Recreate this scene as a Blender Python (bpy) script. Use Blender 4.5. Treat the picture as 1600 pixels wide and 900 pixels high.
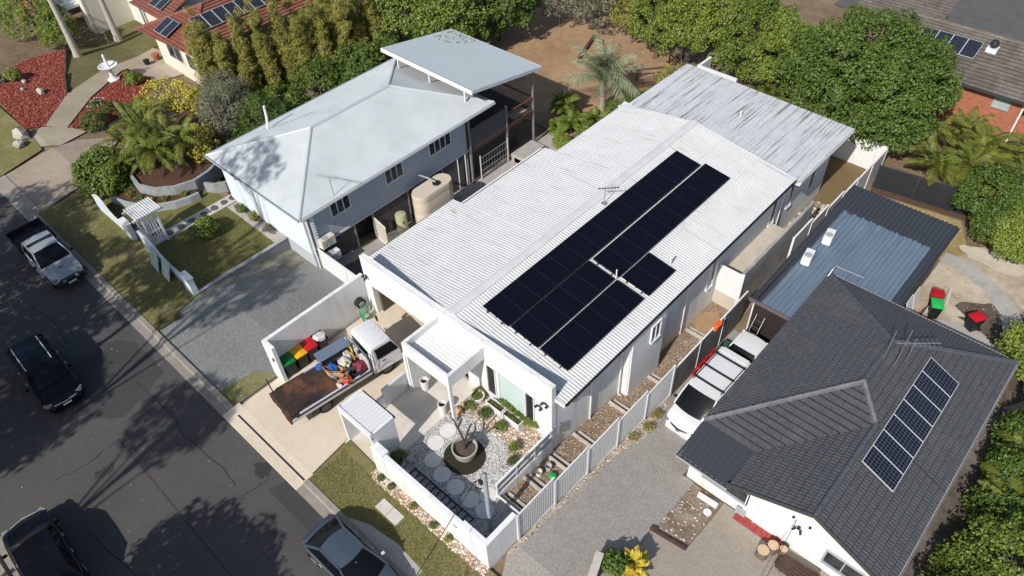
import bpy, bmesh, math, random
import numpy as np
from mathutils import Vector, Matrix
random.seed(7); np.random.seed(7)
R = math.radians
sc = bpy.context.scene
for o in list(bpy.data.objects): bpy.data.objects.remove(o)
COL = sc.collection

# ------------------------------------------------------------------ camera, sky, sun, exposure
def look(pitch, roll, yaw):
    p, r, y = R(pitch), R(roll), R(yaw)
    f = Vector((math.sin(y)*math.cos(p), math.cos(y)*math.cos(p), -math.sin(p)))
    rt = Vector((math.cos(y), -math.sin(y), 0)); dn = f.cross(rt)
    a = math.cos(r)*rt + math.sin(r)*dn; b = -math.sin(r)*rt + math.cos(r)*dn
    m = Matrix((( a.x, -b.x, -f.x), (a.y, -b.y, -f.y), (a.z, -b.z, -f.z)))
    return m.to_4x4()
cam = bpy.data.cameras.new('camera'); camo = bpy.data.objects.new('camera', cam); COL.objects.link(camo)
cam.lens = 36*1150.8/1600; cam.sensor_width = 36; cam.clip_end = 3000; cam.clip_start = .5
camo.matrix_world = Matrix.Translation((0, 0, 29)) @ look(45.44, 3.12, -44.67)
sc.camera = camo
SUN = Vector((.2, -1.18, 1.0)).normalized()
W = bpy.data.worlds.new('World'); sc.world = W; W.use_nodes = True
nt = W.node_tree; sky = nt.nodes.new('ShaderNodeTexSky'); sky.sky_type = 'NISHITA'; sky.sun_disc = False
sky.sun_elevation = math.asin(SUN.z); sky.sun_rotation = math.atan2(SUN.x, SUN.y); sky.air_density = 1.0; sky.dust_density = 1.6; sky.ozone_density = 1.0
nt.links.new(sky.outputs[0], nt.nodes['Background'].inputs[0]); nt.nodes['Background'].inputs[1].default_value = .105
sl = bpy.data.lights.new('sun', 'SUN'); sl.energy = 4.5; sl.angle = R(.65); sl.color = (1, .955, .89)
so = bpy.data.objects.new('sun', sl); COL.objects.link(so); so.rotation_euler = SUN.to_track_quat('Z', 'Y').to_euler(); so.location = (5, -40, 60)
sc.view_settings.view_transform = 'Standard'; sc.view_settings.look = 'None'; sc.view_settings.gamma = 1
sc.view_settings.exposure = .12; sc.view_settings.use_curve_mapping = False
sc.render.engine = 'CYCLES'

# ------------------------------------------------------------------ materials
MATS = {}
def mix(a, b, t): return tuple(a[i]*(1-t)+b[i]*t for i in range(3))
def nodes(name):
    m = bpy.data.materials.new(name); m.use_nodes = True; t = m.node_tree
    b = t.nodes['Principled BSDF']; return m, t, b
def rgba(c): return (c[0], c[1], c[2], 1)
def noise(t, vec, scale, detail=4, rough=.6, out='Fac'):
    n = t.nodes.new('ShaderNodeTexNoise'); n.inputs['Scale'].default_value = scale; n.inputs['Detail'].default_value = detail
    n.inputs['Roughness'].default_value = rough; t.links.new(vec, n.inputs['Vector']); return n.outputs[out]
def ramp(t, fac, stops, interp='LINEAR'):
    r = t.nodes.new('ShaderNodeValToRGB'); e = r.color_ramp; e.interpolation = interp
    while len(e.elements) > 1: e.elements.remove(e.elements[-1])
    e.elements[0].position = stops[0][0]; e.elements[0].color = rgba(stops[0][1]) if len(stops[0][1]) == 3 else stops[0][1]
    for p, c in stops[1:]:
        k = e.elements.new(p); k.color = rgba(c)
    t.links.new(fac, r.inputs[0]); return r.outputs[0]
def mixc(t, fac, a, b, mode='MIX'):
    n = t.nodes.new('ShaderNodeMix'); n.data_type = 'RGBA'; n.blend_type = mode
    for k, v in ((6, a), (7, b)):
        if isinstance(v, tuple): n.inputs[k].default_value = rgba(v)
        else: t.links.new(v, n.inputs[k])
    if isinstance(fac, (int, float)): n.inputs[0].default_value = fac
    else: t.links.new(fac, n.inputs[0])
    return n.outputs[2]
def pos(t, sx=1, sy=1, sz=1, obj=False):
    if obj: src = t.nodes.new('ShaderNodeTexCoord').outputs['Object']
    else: src = t.nodes.new('ShaderNodeNewGeometry').outputs['Position']
    m = t.nodes.new('ShaderNodeMapping'); m.inputs['Scale'].default_value = (sx, sy, sz); t.links.new(src, m.inputs['Vector']); return m.outputs[0]
def bump(t, b, h, strength=.3, dist=.02):
    n = t.nodes.new('ShaderNodeBump'); n.inputs['Strength'].default_value = strength; n.inputs['Distance'].default_value = dist
    t.links.new(h, n.inputs['Height']); t.links.new(n.outputs[0], b.inputs['Normal'])
def M(name, col, rough=.6, var=.12, scale=1.3, metal=0, bmp=0, bscale=40, spec=.4, dirt=None, dscale=.8, dth=(.5, .75), coat=0):
    "plain procedural material: colour mottled by noise, optional dirt patches"
    if name in MATS: return MATS[name]
    m, t, b = nodes(name); p = pos(t)
    n = noise(t, p, scale, 6, .65)
    c = ramp(t, n, [(.3, mix(col, (0, 0, 0), var)), (.7, tuple(min(1, k*(1+var*.6)) for k in col))])
    if dirt:
        d = ramp(t, noise(t, p, dscale, 8, .7), [(dth[0], (0, 0, 0)), (dth[1], (1, 1, 1))]); c = mixc(t, d, c, dirt)
    t.links.new(c, b.inputs['Base Color']); b.inputs['Roughness'].default_value = rough; b.inputs['Metallic'].default_value = metal
    b.inputs['Specular IOR Level'].default_value = spec
    if coat: b.inputs['Coat Weight'].default_value = coat; b.inputs['Coat Roughness'].default_value = .06
    if bmp: bump(t, b, noise(t, p, bscale, 4), bmp)
    MATS[name] = m; return m
def GROUND(name, stops, scales=(.35, 3, 40), w=(.5, .3, .2), rough=.95, bmp=.4, bdist=.03, spot=None):
    "layered noise ground with three scales through a colour ramp"
    m, t, b = nodes(name); p = pos(t); acc = None
    for s, k in zip(scales, w):
        n = noise(t, p, s, 5, .6)
        mu = t.nodes.new('ShaderNodeMath'); mu.operation = 'MULTIPLY'; mu.inputs[1].default_value = k; t.links.new(n, mu.inputs[0])
        if acc is None: acc = mu.outputs[0]
        else:
            ad = t.nodes.new('ShaderNodeMath'); t.links.new(acc, ad.inputs[0]); t.links.new(mu.outputs[0], ad.inputs[1]); acc = ad.outputs[0]
    c = ramp(t, acc, stops)
    if spot:
        v = t.nodes.new('ShaderNodeTexVoronoi'); v.inputs['Scale'].default_value = spot[0]; t.links.new(p, v.inputs['Vector'])
        f = ramp(t, v.outputs['Color'], [(0, (.0, 0, 0)), (1, (1, 1, 1))])
        g = t.nodes.new('ShaderNodeRGBToBW'); t.links.new(f, g.inputs[0])
        c = mixc(t, spot[2], c, ramp(t, g.outputs[0], spot[1]))
    t.links.new(c, b.inputs['Base Color']); b.inputs['Roughness'].default_value = rough; b.inputs['Specular IOR Level'].default_value = .25
    bump(t, b, noise(t, p, scales[2], 4), bmp, bdist); MATS[name] = m; return m
def LEAF(name, stops, trans=.22, rough=.5):
    stops = [(stops[0][0], tuple(k*.55 for k in stops[0][1]))]+list(stops[1:])
    m = bpy.data.materials.new(name); m.use_nodes = True; t = m.node_tree; t.nodes.remove(t.nodes['Principled BSDF'])
    g = t.nodes.new('ShaderNodeNewGeometry'); c = ramp(t, g.outputs['Random Per Island'], stops)
    p = pos(t); n = noise(t, p, .5, 3); c = mixc(t, ramp(t, n, [(.4, (0, 0, 0)), (.65, (.45, .45, .45))]), c, stops[-1][1])
    d = t.nodes.new('ShaderNodeBsdfPrincipled'); t.links.new(c, d.inputs['Base Color']); d.inputs['Roughness'].default_value = rough; d.inputs['Specular IOR Level'].default_value = .35
    tr = t.nodes.new('ShaderNodeBsdfTranslucent'); t.links.new(c, tr.inputs[0])
    mx = t.nodes.new('ShaderNodeMixShader'); mx.inputs[0].default_value = trans; t.links.new(d.outputs[0], mx.inputs[1]); t.links.new(tr.outputs[0], mx.inputs[2])
    t.links.new(mx.outputs[0], t.nodes['Material Output'].inputs[0]); MATS[name] = m; return m

def roofmat(name, base, streak, axis, amount, base2=None, rough=.6, long=.35, cross=9, spec=.3, lo=.56, hi=.66):
    "painted corrugated sheet: grime in short dashes stretched along the ribs (axis 0: X, 1: Y)"
    m, t, b = nodes(name)
    p = pos(t, *((long, cross, 1) if axis == 0 else (cross, long, 1))); q = pos(t)
    n = noise(t, p, 1.0, 6, .75); a = ramp(t, n, [(lo, (0, 0, 0)), (hi, (1, 1, 1))])
    big = ramp(t, noise(t, q, .22, 4), [(.35, (.25, .25, .25)), (.68, (1, 1, 1))])
    f = mixc(t, 1.0, a, big, 'MULTIPLY')
    sp = ramp(t, noise(t, q, 9, 3, .5), [(.66, (0, 0, 0)), (.73, (.75, .75, .75))])
    f2 = mixc(t, 1.0, f, sp, 'LIGHTEN')
    c0 = ramp(t, noise(t, q, .8, 5), [(.3, base2 or mix(base, (0, 0, 0), .07)), (.7, base)])
    s = mixc(t, 1.0, f2, (amount, amount, amount), 'MULTIPLY')
    t.links.new(mixc(t, s, c0, streak), b.inputs['Base Color']); b.inputs['Roughness'].default_value = rough; b.inputs['Specular IOR Level'].default_value = spec
    MATS[name] = m; return m

def rendermat():
    m, t, b = nodes('white_render'); p = pos(t); n = noise(t, p, .8, 5)
    c = ramp(t, n, [(.3, (.665, .67, .665)), (.7, (.72, .725, .72))])
    d = ramp(t, noise(t, pos(t, 2.2, 2.2, .25), 1, 6, .7), [(.5, (0, 0, 0)), (.78, (.7, .7, .7))]); c = mixc(t, d, c, (.44, .43, .41))
    sp = ramp(t, noise(t, p, 5, 6, .7), [(.6, (0, 0, 0)), (.75, (.25, .25, .25))]); c = mixc(t, sp, c, (.42, .40, .37))
    t.links.new(c, b.inputs['Base Color']); b.inputs['Roughness'].default_value = .75; b.inputs['Specular IOR Level'].default_value = .3; bump(t, b, noise(t, p, 60, 4), .12, .01); return m
WHITE = rendermat()
WHITEP = M('white_paint', (.68, .685, .69), .45, .03)
CREAM = M('cream_paint', (.72, .68, .58), .5, .05)
GREYP = M('grey_paint', (.33, .35, .36), .6, .06)
BLUEGREY = M('bluegrey_boards', (.40, .45, .49), .6, .05, .6)
DARK = M('dark_metal', (.02, .02, .022), .45, .2)
BLACK = M('black_plastic', (.015, .015, .016), .5, .2)
GLASS = M('dark_glass', (.006, .007, .009), .08, .2, spec=.22)
FROST = M('frosted_glass', (.50, .61, .585), .2, .06, .9, spec=.6)
CONC = GROUND('concrete_cream', [(.3, (.50, .42, .32)), (.55, (.60, .52, .41)), (.75, (.66, .58, .47))], (.5, 3, 30), rough=.8, bmp=.1)
CONCG = GROUND('concrete_grey', [(.3, (.26, .25, .23)), (.5, (.36, .345, .32)), (.7, (.44, .42, .39))], (.9, 4, 30), rough=.85, bmp=.15)
KERB = GROUND('kerb_concrete', [(.3, (.17, .155, .135)), (.5, (.26, .235, .205)), (.7, (.36, .33, .285))], (.6, 5, 40), rough=.9, bmp=.2)
ASPH = GROUND('asphalt', [(.30, (.052, .052, .052)), (.45, (.068, .066, .064)), (.58, (.082, .079, .075)), (.75, (.10, .096, .091))], (.16, 2.2, 70), (.55, .25, .2), rough=.9, bmp=.35, bdist=.01)
PATCH = GROUND('asphalt_patch', [(.3, (.042, .042, .043)), (.7, (.062, .061, .06))], (.3, 3, 70), rough=.92, bmp=.35, bdist=.01)
SOIL = GROUND('dry_ground', [(.3, (.10, .075, .05)), (.5, (.20, .145, .09)), (.7, (.29, .22, .14))], (.25, 2, 25), bmp=.6)
GRASS = GROUND('verge_grass', [(.32, (.10, .11, .030)), (.44, (.165, .165, .052)), (.54, (.22, .195, .085)), (.68, (.30, .245, .145))], (.42, 3.2, 45), (.5, .3, .2), bmp=.8, bdist=.05)
LAWN = GROUND('lawn_grass', [(.32, (.085, .098, .026)), (.48, (.14, .145, .042)), (.60, (.19, .165, .07)), (.74, (.26, .205, .11))], (.5, 3.2, 45), (.5, .3, .2), bmp=.8, bdist=.05)
BROWN = GROUND('bare_yard', [(.3, (.22, .135, .075)), (.5, (.33, .215, .125)), (.7, (.42, .30, .19))], (.2, 1.6, 30), bmp=.5)
PALE = GROUND('pale_dirt', [(.3, (.24, .18, .12)), (.5, (.42, .35, .26)), (.7, (.58, .52, .42))], (.5, 2.5, 30), bmp=.5)
MULCH = GROUND('red_mulch', [(.3, (.11, .022, .014)), (.5, (.25, .045, .027)), (.7, (.36, .10, .065))], (.7, 6, 40), (.45, .3, .25), bmp=1, bdist=.08)
BARK = GROUND('brown_mulch', [(.3, (.05, .025, .014)), (.5, (.11, .06, .035)), (.7, (.18, .11, .07))], (1.2, 9, 40), (.3, .35, .35), bmp=1, bdist=.08)
GRAVELG = GROUND('blue_gravel', [(.3, (.105, .118, .115)), (.5, (.185, .203, .195)), (.7, (.29, .295, .275))], (.35, 3, 50), (.45, .25, .3), bmp=.8, bdist=.04, spot=(28, [(0, (.12, .12, .12)), (.5, (.25, .26, .25)), (1, (.45, .44, .41))], .35))
AGG = GROUND('exposed_aggregate', [(.3, (.235, .215, .195)), (.5, (.335, .31, .285)), (.7, (.42, .395, .36))], (.3, 2, 40), (.4, .3, .3), bmp=.6, bdist=.02, spot=(22, [(0, (.10, .095, .09)), (.45, (.27, .25, .23)), (1, (.50, .47, .43))], .4))
AGG2 = GROUND('aggregate_tan', [(.3, (.26, .225, .18)), (.5, (.35, .31, .25)), (.7, (.42, .38, .32))], (.3, 2, 40), (.4, .3, .3), bmp=.6, bdist=.02, spot=(26, [(0, (.12, .10, .08)), (.45, (.33, .29, .24)), (1, (.5, .46, .4))], .35))
PEBW = GROUND('white_pebble_ground', [(.3, (.28, .275, .265)), (.5, (.40, .395, .38)), (.7, (.54, .53, .515))], (.8, 4, 30), (.3, .3, .4), bmp=.9, bdist=.06, spot=(11, [(0, (.12, .115, .11)), (.3, (.36, .355, .345)), (1, (.70, .69, .67))], .6))
BARKCHIP = GROUND('brown_chip', [(.3, (.20, .14, .095)), (.5, (.32, .235, .165)), (.7, (.43, .34, .25))], (.8, 4, 30), (.3, .3, .4), bmp=1, bdist=.07, spot=(9, [(0, (.10, .06, .04)), (.5, (.3, .2, .13)), (1, (.52, .42, .32))], .5))
ROOFW = roofmat('white_roof_sheet', (.60, .605, .60), (.10, .10, .10), 0, .72, (.535, .54, .535), lo=.575, hi=.66)
ROOFR = roofmat('weathered_rear_roof', (.56, .585, .595), (.075, .075, .08), 1, 1.0, (.46, .485, .50), cross=6, long=.16, lo=.53, hi=.60)
ROOFP = roofmat('porch_roof_sheet', (.76, .74, .70), (.3, .28, .26), 0, .3)
ROOFL = M('pale_blue_roof', (.50, .535, .545), .5, .05, .35, metal=.0, spec=.3, dirt=(.40, .435, .445), dscale=.45, dth=(.46, .74))
ROOFL2 = M('skillion_roof', (.44, .50, .515), .5, .04, .35, spec=.3)
RIDGEM = M('ridge_flashing', (.42, .47, .50), .45, .05)
CHAR = M('charcoal_sheet', (.045, .05, .06), .5, .12, .5)
TILEG = M('grey_roof_tile', (.070, .075, .082), .6, .32, 7, spec=.25, bmp=.2, dirt=(.105, .105, .10), dscale=.5, dth=(.5, .8))
TILER = M('red_roof_tile', (.22, .072, .046), .7, .3, 2.5, dirt=(.20, .10, .075), dscale=.6, dth=(.45, .7))
TILEB = M('brown_roof_tile', (.13, .11, .095), .8, .25, 2, dirt=(.21, .19, .17), dscale=.5, dth=(.45, .75))
WOOD = M('sleeper_wood', (.50, .46, .40), .85, .3, 3, dirt=(.14, .11, .08), dscale=1.5)
WOODD = M('dark_timber', (.075, .045, .03), .8, .3, 3)
TIMBER = M('grey_batten', (.11, .10, .095), .8, .3, 3)
STONE = M('pale_stone', (.42, .39, .34), .85, .2, 3)
RUST = GROUND('rusty_deck', [(.34, (.018, .016, .016)), (.49, (.040, .026, .022)), (.58, (.11, .05, .03)), (.72, (.17, .085, .05))], (.9, 3, 20), (.55, .3, .15), rough=.7, bmp=.2)
ALU = M('aluminium', (.62, .63, .64), .28, .06, metal=1)
STEEL = M('galvanised', (.40, .42, .43), .45, .1, metal=.7)
BRICK = None
BLKPANEL = M('black_solar_glass', (.0045, .0055, .011), .22, .1, .5, spec=.12)
GREEN = M('lid_green', (.005, .16, .035), .4, .05); YELL = M('lid_yellow', (.70, .36, .01), .4, .05); RED = M('lid_red', (.45, .008, .015), .4, .05)
BIN = M('bin_body', (.012, .017, .014), .5, .1)
TANK = M('beige_poly', (.55, .48, .39), .5, .06, .7)
SKINS = {}

def cellmat():
    m, t, b = nodes('solar_cells'); p = t.nodes.new('ShaderNodeTexCoord').outputs['Object']
    sx = t.nodes.new('ShaderNodeSeparateXYZ'); t.links.new(p, sx.inputs[0]); last = None
    for k in (0, 1):
        d = t.nodes.new('ShaderNodeMath'); d.operation = 'DIVIDE'; d.inputs[1].default_value = .163; t.links.new(sx.outputs[k], d.inputs[0])
        f = t.nodes.new('ShaderNodeMath'); f.operation = 'FRACT'; t.links.new(d.outputs[0], f.inputs[0])
        l = t.nodes.new('ShaderNodeMath'); l.operation = 'LESS_THAN'; l.inputs[1].default_value = .10; t.links.new(f.outputs[0], l.inputs[0])
        if last is None: last = l.outputs[0]
        else:
            mx = t.nodes.new('ShaderNodeMath'); mx.operation = 'MAXIMUM'; t.links.new(last, mx.inputs[0]); t.links.new(l.outputs[0], mx.inputs[1]); last = mx.outputs[0]
    t.links.new(mixc(t, last, (.006, .008, .018), (.10, .11, .13)), b.inputs['Base Color']); b.inputs['Roughness'].default_value = .12
    return m
CELLS = cellmat()
def brickmat():
    m, t, b = nodes('orange_brick'); p = pos(t); mp = t.nodes.new('ShaderNodeMapping'); mp.inputs['Rotation'].default_value = (R(90), 0, 0); t.links.new(p, mp.inputs['Vector'])
    br = t.nodes.new('ShaderNodeTexBrick'); t.links.new(mp.outputs[0], br.inputs['Vector']); br.inputs['Scale'].default_value = 1
    br.inputs['Brick Width'].default_value = .25; br.inputs['Row Height'].default_value = .086; br.inputs['Mortar Size'].default_value = .008
    br.inputs['Color1'].default_value = (.42, .13, .055, 1); br.inputs['Color2'].default_value = (.30, .085, .04, 1); br.inputs['Mortar'].default_value = (.33, .22, .16, 1)
    t.links.new(mixc(t, ramp(t, noise(t, p, 6, 3), [(.5, (0, 0, 0)), (.7, (.5, .5, .5))]), br.outputs[0], (.17, .05, .03)), b.inputs['Base Color']); b.inputs['Roughness'].default_value = .9
    return m
BRICK = brickmat()
def shedmat():
    "charcoal sheeting with a faded blue coat over most of it, its edge worn along the ribs"
    m, t, b = nodes('faded_blue_sheet'); g = pos(t); s = t.nodes.new('ShaderNodeSeparateXYZ'); t.links.new(g, s.inputs[0])
    n = noise(t, pos(t, 6, .5, 1), 1, 4)
    def edge(sock, val, sign, wob):
        a = t.nodes.new('ShaderNodeMath'); a.operation = 'MULTIPLY_ADD'; a.inputs[1].default_value = wob; t.links.new(n, a.inputs[0]); t.links.new(sock, a.inputs[2])
        c = t.nodes.new('ShaderNodeMath'); c.operation = 'LESS_THAN' if sign < 0 else 'GREATER_THAN'; t.links.new(a.outputs[0], c.inputs[0]); c.inputs[1].default_value = val+wob*.5; return c.outputs[0]
    acc = None
    for e in (edge(s.outputs[0], -8.98, 1, .1), edge(s.outputs[0], -4.0, -1, .1), edge(s.outputs[1], 36.8, -1, .8)):
        if acc is None: acc = e
        else:
            k = t.nodes.new('ShaderNodeMath'); k.operation = 'MULTIPLY'; t.links.new(acc, k.inputs[0]); t.links.new(e, k.inputs[1]); acc = k.outputs[0]
    blue = ramp(t, noise(t, pos(t, 5, .4, 1), 1, 5), [(.3, (.105, .145, .195)), (.7, (.15, .20, .26))])
    t.links.new(mixc(t, acc, (.040, .045, .053), blue), b.inputs['Base Color']); b.inputs['Roughness'].default_value = .45
    return m
SHEDM = shedmat()
L_DARK = LEAF('leaf_dark', [(0, (.036, .072, .010)), (.5, (.070, .122, .017)), (1, (.13, .19, .03))])
L_MID = LEAF('leaf_mid', [(0, (.05, .085, .010)), (.5, (.105, .165, .02)), (1, (.19, .25, .038))])
L_LIME = LEAF('leaf_lime', [(0, (.072, .115, .014)), (.5, (.135, .205, .024)), (1, (.24, .30, .046))])
L_YEL = LEAF('leaf_yellow', [(0, (.22, .20, .02)), (.5, (.46, .41, .05)), (1, (.62, .54, .09))])
L_BAM = LEAF('leaf_bamboo', [(0, (.11, .115, .018)), (.5, (.21, .21, .036)), (1, (.34, .31, .07))])
L_SILV = LEAF('leaf_silver', [(0, (.12, .15, .08)), (.5, (.21, .25, .14)), (1, (.33, .37, .23))], .2)
L_GREY = LEAF('leaf_grey', [(0, (.08, .09, .05)), (.5, (.14, .15, .09)), (1, (.22, .22, .14))], .2)
L_PALM = LEAF('leaf_palm', [(0, (.045, .075, .010)), (.5, (.11, .15, .02)), (1, (.22, .23, .04))])
L_CROT = LEAF('leaf_croton', [(0, (.30, .20, .01)), (.6, (.55, .40, .03)), (1, (.65, .52, .08))])
L_EUC = LEAF('leaf_street', [(0, (.03, .05, .015)), (1, (.08, .10, .03))], .2)
PINK = M('pink_flower', (.62, .02, .30), .6, .2)
TRUNK = M('trunk_bark', (.16, .12, .085), .9, .35, 4, bmp=.5, bscale=15)
GREYTRUNK = M('grey_bark', (.30, .27, .23), .9, .3, 4, bmp=.3, bscale=15)

# ------------------------------------------------------------------ builders
def tag(o, label=None, cat=None, group=None, kind=None):
    for k, v in (('label', label), ('category', cat), ('group', group), ('kind', kind)):
        if v: o[k] = v
    return o
def thing(name, label, cat, loc=(0, 0, 0), rz=0, group=None):
    o = bpy.data.objects.new(name, None); COL.objects.link(o); o.location = loc; o.rotation_euler = (0, 0, rz); o.empty_display_size = .3
    return tag(o, label, cat, group)
def link(name, me, mat, parent=None, loc=None, rot=None):
    o = bpy.data.objects.new(name, me); COL.objects.link(o)
    if mat and not me.materials: me.materials.append(mat)
    if parent: o.parent = parent
    if loc is not None: o.location = loc
    if rot is not None: o.rotation_euler = rot
    return o
def origin(parent):
    v = Vector((0, 0, 0))
    while parent: v += parent.location; parent = parent.parent
    return v
class MB:
    "collects shapes in one mesh; coordinates are world ones (or the parent's own with local=True)"
    def __init__(s): s.v = []; s.f = []
    def add(s, vs, fs): n = len(s.v); s.v += [tuple(p) for p in vs]; s.f += [tuple(i+n for i in f) for f in fs]; return s
    def box(s, x0, x1, y0, y1, z0, z1):
        return s.add([(x0, y0, z0), (x1, y0, z0), (x1, y1, z0), (x0, y1, z0), (x0, y0, z1), (x1, y0, z1), (x1, y1, z1), (x0, y1, z1)],
                     [(0, 3, 2, 1), (4, 5, 6, 7), (0, 1, 5, 4), (1, 2, 6, 5), (2, 3, 7, 6), (3, 0, 4, 7)])
    def obox(s, c, size, rz=0, rx=0, ry=0):
        m = Matrix.Rotation(rz, 3, 'Z') @ Matrix.Rotation(ry, 3, 'Y') @ Matrix.Rotation(rx, 3, 'X'); h = [k/2 for k in size]; b = MB().box(-h[0], h[0], -h[1], h[1], -h[2], h[2])
        return s.add([Vector(c)+m @ Vector(p) for p in b.v], b.f)
    def prism(s, poly, z0, z1):
        n = len(poly); a = [(p[0], p[1], z0) for p in poly]+[(p[0], p[1], z1) for p in poly]
        ar = sum(poly[i][0]*poly[(i+1) % n][1]-poly[(i+1) % n][0]*poly[i][1] for i in range(n))
        fs = [tuple(range(n-1, -1, -1)), tuple(range(n, 2*n))]+[(i, (i+1) % n, n+(i+1) % n, n+i) for i in range(n)]
        if ar < 0: fs = [f[::-1] for f in fs]
        return s.add(a, fs)
    def extr(s, poly, d):
        "planar 3D polygon extruded by vector d"
        n = len(poly); a = [Vector(p) for p in poly]; d = Vector(d); a = a+[p+d for p in a]
        return s.add(a, [tuple(range(n-1, -1, -1)), tuple(range(n, 2*n))]+[(i, (i+1) % n, n+(i+1) % n, n+i) for i in range(n)])
    def tube(s, path, r, n=8, cap=True):
        path = [Vector(p) for p in path]; k = len(path); r = [r]*k if not hasattr(r, '__len__') else r; vs = []; up = Vector((0, 0, 1))
        for i, p in enumerate(path):
            d = (path[min(i+1, k-1)]-path[max(i-1, 0)]).normalized(); a = d.cross(up)
            if a.length < .05: a = d.cross(Vector((1, 0, 0)))
            a.normalize(); b = a.cross(d)
            vs += [p+(a*math.cos(2*math.pi*j/n)+b*math.sin(2*math.pi*j/n))*r[i] for j in range(n)]
        fs = [(i*n+j, i*n+(j+1) % n, (i+1)*n+(j+1) % n, (i+1)*n+j) for i in range(k-1) for j in range(n)]
        if cap: fs += [tuple(range(n-1, -1, -1)), tuple(range((k-1)*n, k*n))]
        return s.add(vs, fs)
    def lathe(s, c, prof, n=20):
        vs = [(c[0]+r*math.cos(2*math.pi*j/n), c[1]+r*math.sin(2*math.pi*j/n), c[2]+z) for r, z in prof for j in range(n)]; k = len(prof)
        return s.add(vs, [(i*n+j, i*n+(j+1) % n, (i+1)*n+(j+1) % n, (i+1)*n+j) for i in range(k-1) for j in range(n)]+[tuple(range(n-1, -1, -1)), tuple(range((k-1)*n, k*n))])
    def grid(s, rows):
        n = len(rows[0]); return s.add([p for r in rows for p in r], [(i*n+j, i*n+j+1, (i+1)*n+j+1, (i+1)*n+j) for i in range(len(rows)-1) for j in range(n-1)])
    def mesh(s, name, off=(0, 0, 0), smooth=False, bevel=0, seg=1):
        me = bpy.data.meshes.new(name); o = Vector(off); me.from_pydata([Vector(p)-o for p in s.v], [], s.f)
        if bevel:
            bm = bmesh.new(); bm.from_mesh(me); bmesh.ops.remove_doubles(bm, verts=bm.verts, dist=1e-5)
            bmesh.ops.bevel(bm, geom=[e for e in bm.edges if e.calc_face_angle(0) > .5], offset=bevel, segments=seg, affect='EDGES', clamp_overlap=True); bm.to_mesh(me); bm.free()
        if smooth:
            me.polygons.foreach_set('use_smooth', [True]*len(me.polygons)); me.set_sharp_from_angle(angle=R(40))
        return me
    def build(s, name, mat, parent=None, local=False, smooth=False, bevel=0, seg=1):
        me = s.mesh(name, (0, 0, 0) if local or not parent else origin(parent), smooth, bevel, seg); return link(name, me, mat, parent)
def G(y): return float(np.interp(y, [-400, 9.5, 21.5, 45, 60, 120, 600], [0, 0, -1.9, -2.4, -2.6, -2.8, -3]))
KNOTS = [9.5, 21.5, 45, 60, 120]
def drape(name, poly, off, mat, kind='structure', sub=0):
    "flat polygon laid on the sloping ground, cut where the slope changes"
    bm = bmesh.new(); f = bm.faces.new([bm.verts.new((x, y, 0)) for x, y in poly])
    for k in KNOTS:
        bmesh.ops.bisect_plane(bm, geom=bm.faces[:]+bm.edges[:]+bm.verts[:], plane_co=(0, k, 0), plane_no=(0, 1, 0))
    for v in bm.verts: v.co.z = G(v.co.y)+off
    bmesh.ops.recalc_face_normals(bm, faces=bm.faces)
    if sum(f.normal.z for f in bm.faces) < 0: bmesh.ops.reverse_faces(bm, faces=bm.faces)
    me = bpy.data.meshes.new(name); bm.to_mesh(me); bm.free(); o = link(name, me, mat); return tag(o, kind=kind)
def clip(bm, poly, nrm):
    c = sum((Vector(p) for p in poly), Vector())/len(poly)
    for i in range(len(poly)):
        a, b = Vector(poly[i]), Vector(poly[(i+1) % len(poly)]); n = (b-a).cross(nrm).normalized()
        if (c-a).dot(n) > 0: n = -n
        bmesh.ops.bisect_plane(bm, geom=bm.faces[:]+bm.edges[:]+bm.verts[:], plane_co=a, plane_no=n, clear_outer=True)
def frame_of(poly, down):
    P = [Vector(p) for p in poly]; nrm = (P[1]-P[0]).cross(P[2]-P[0]).normalized(); nrm = nrm if nrm.z > 0 else -nrm
    d = Vector(down); d = (d-nrm*d.dot(nrm)).normalized(); u = nrm.cross(d).normalized(); o = P[0]
    us = [(p-o).dot(u) for p in P]; ds = [(p-o).dot(d) for p in P]; return nrm, d, u, o, us, ds
def finish(bm, name, mat, parent, smooth=False):
    off = origin(parent) if parent else Vector()
    me = bpy.data.meshes.new(name); bmesh.ops.translate(bm, verts=bm.verts, vec=-off); bm.to_mesh(me); bm.free()
    if smooth: me.polygons.foreach_set('use_smooth', [True]*len(me.polygons))
    return link(name, me, mat, parent)
def corr(name, poly, down, pitch, amp, mat, parent, seg=6, shape='sine', thick=True, lap=0):
    "corrugated sheet over a convex roof polygon, ribs running down the slope, laps every `lap` metres"
    nrm, d, u, o, us, ds = frame_of(poly, down); bm = bmesh.new()
    u0 = math.floor(min(us)/pitch)*pitch; n = int((max(us)-u0)/pitch*seg)+2; d0, d1 = min(ds)-.01, max(ds)+.01
    cuts = [d0]
    if lap:
        k = d1-lap
        while k > d0+.3: cuts.insert(1, k); k -= lap
    cuts.append(d1)
    for ci in range(len(cuts)-1):
        rows = []
        for j in range(n):
            w = j/seg % 1
            if shape == 'sine': h = amp*math.sin(2*math.pi*w)
            else: h = amp*(1 if w < .2 else 0)
            p = o+u*(u0+j*pitch/seg)+nrm*(h+amp)
            rows.append((bm.verts.new(p+d*cuts[ci]+nrm*(0 if ci else 0)), bm.verts.new(p+d*cuts[ci+1]+nrm*(.012 if lap else 0))))
        for j in range(n-1): bm.faces.new((rows[j][0], rows[j][1], rows[j+1][1], rows[j+1][0]))
    clip(bm, poly, nrm); bmesh.ops.recalc_face_normals(bm, faces=bm.faces)
    if sum(f.normal.dot(nrm) for f in bm.faces) < 0: bmesh.ops.reverse_faces(bm, faces=bm.faces)
    return finish(bm, name, mat, parent, smooth=shape == 'sine')
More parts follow.
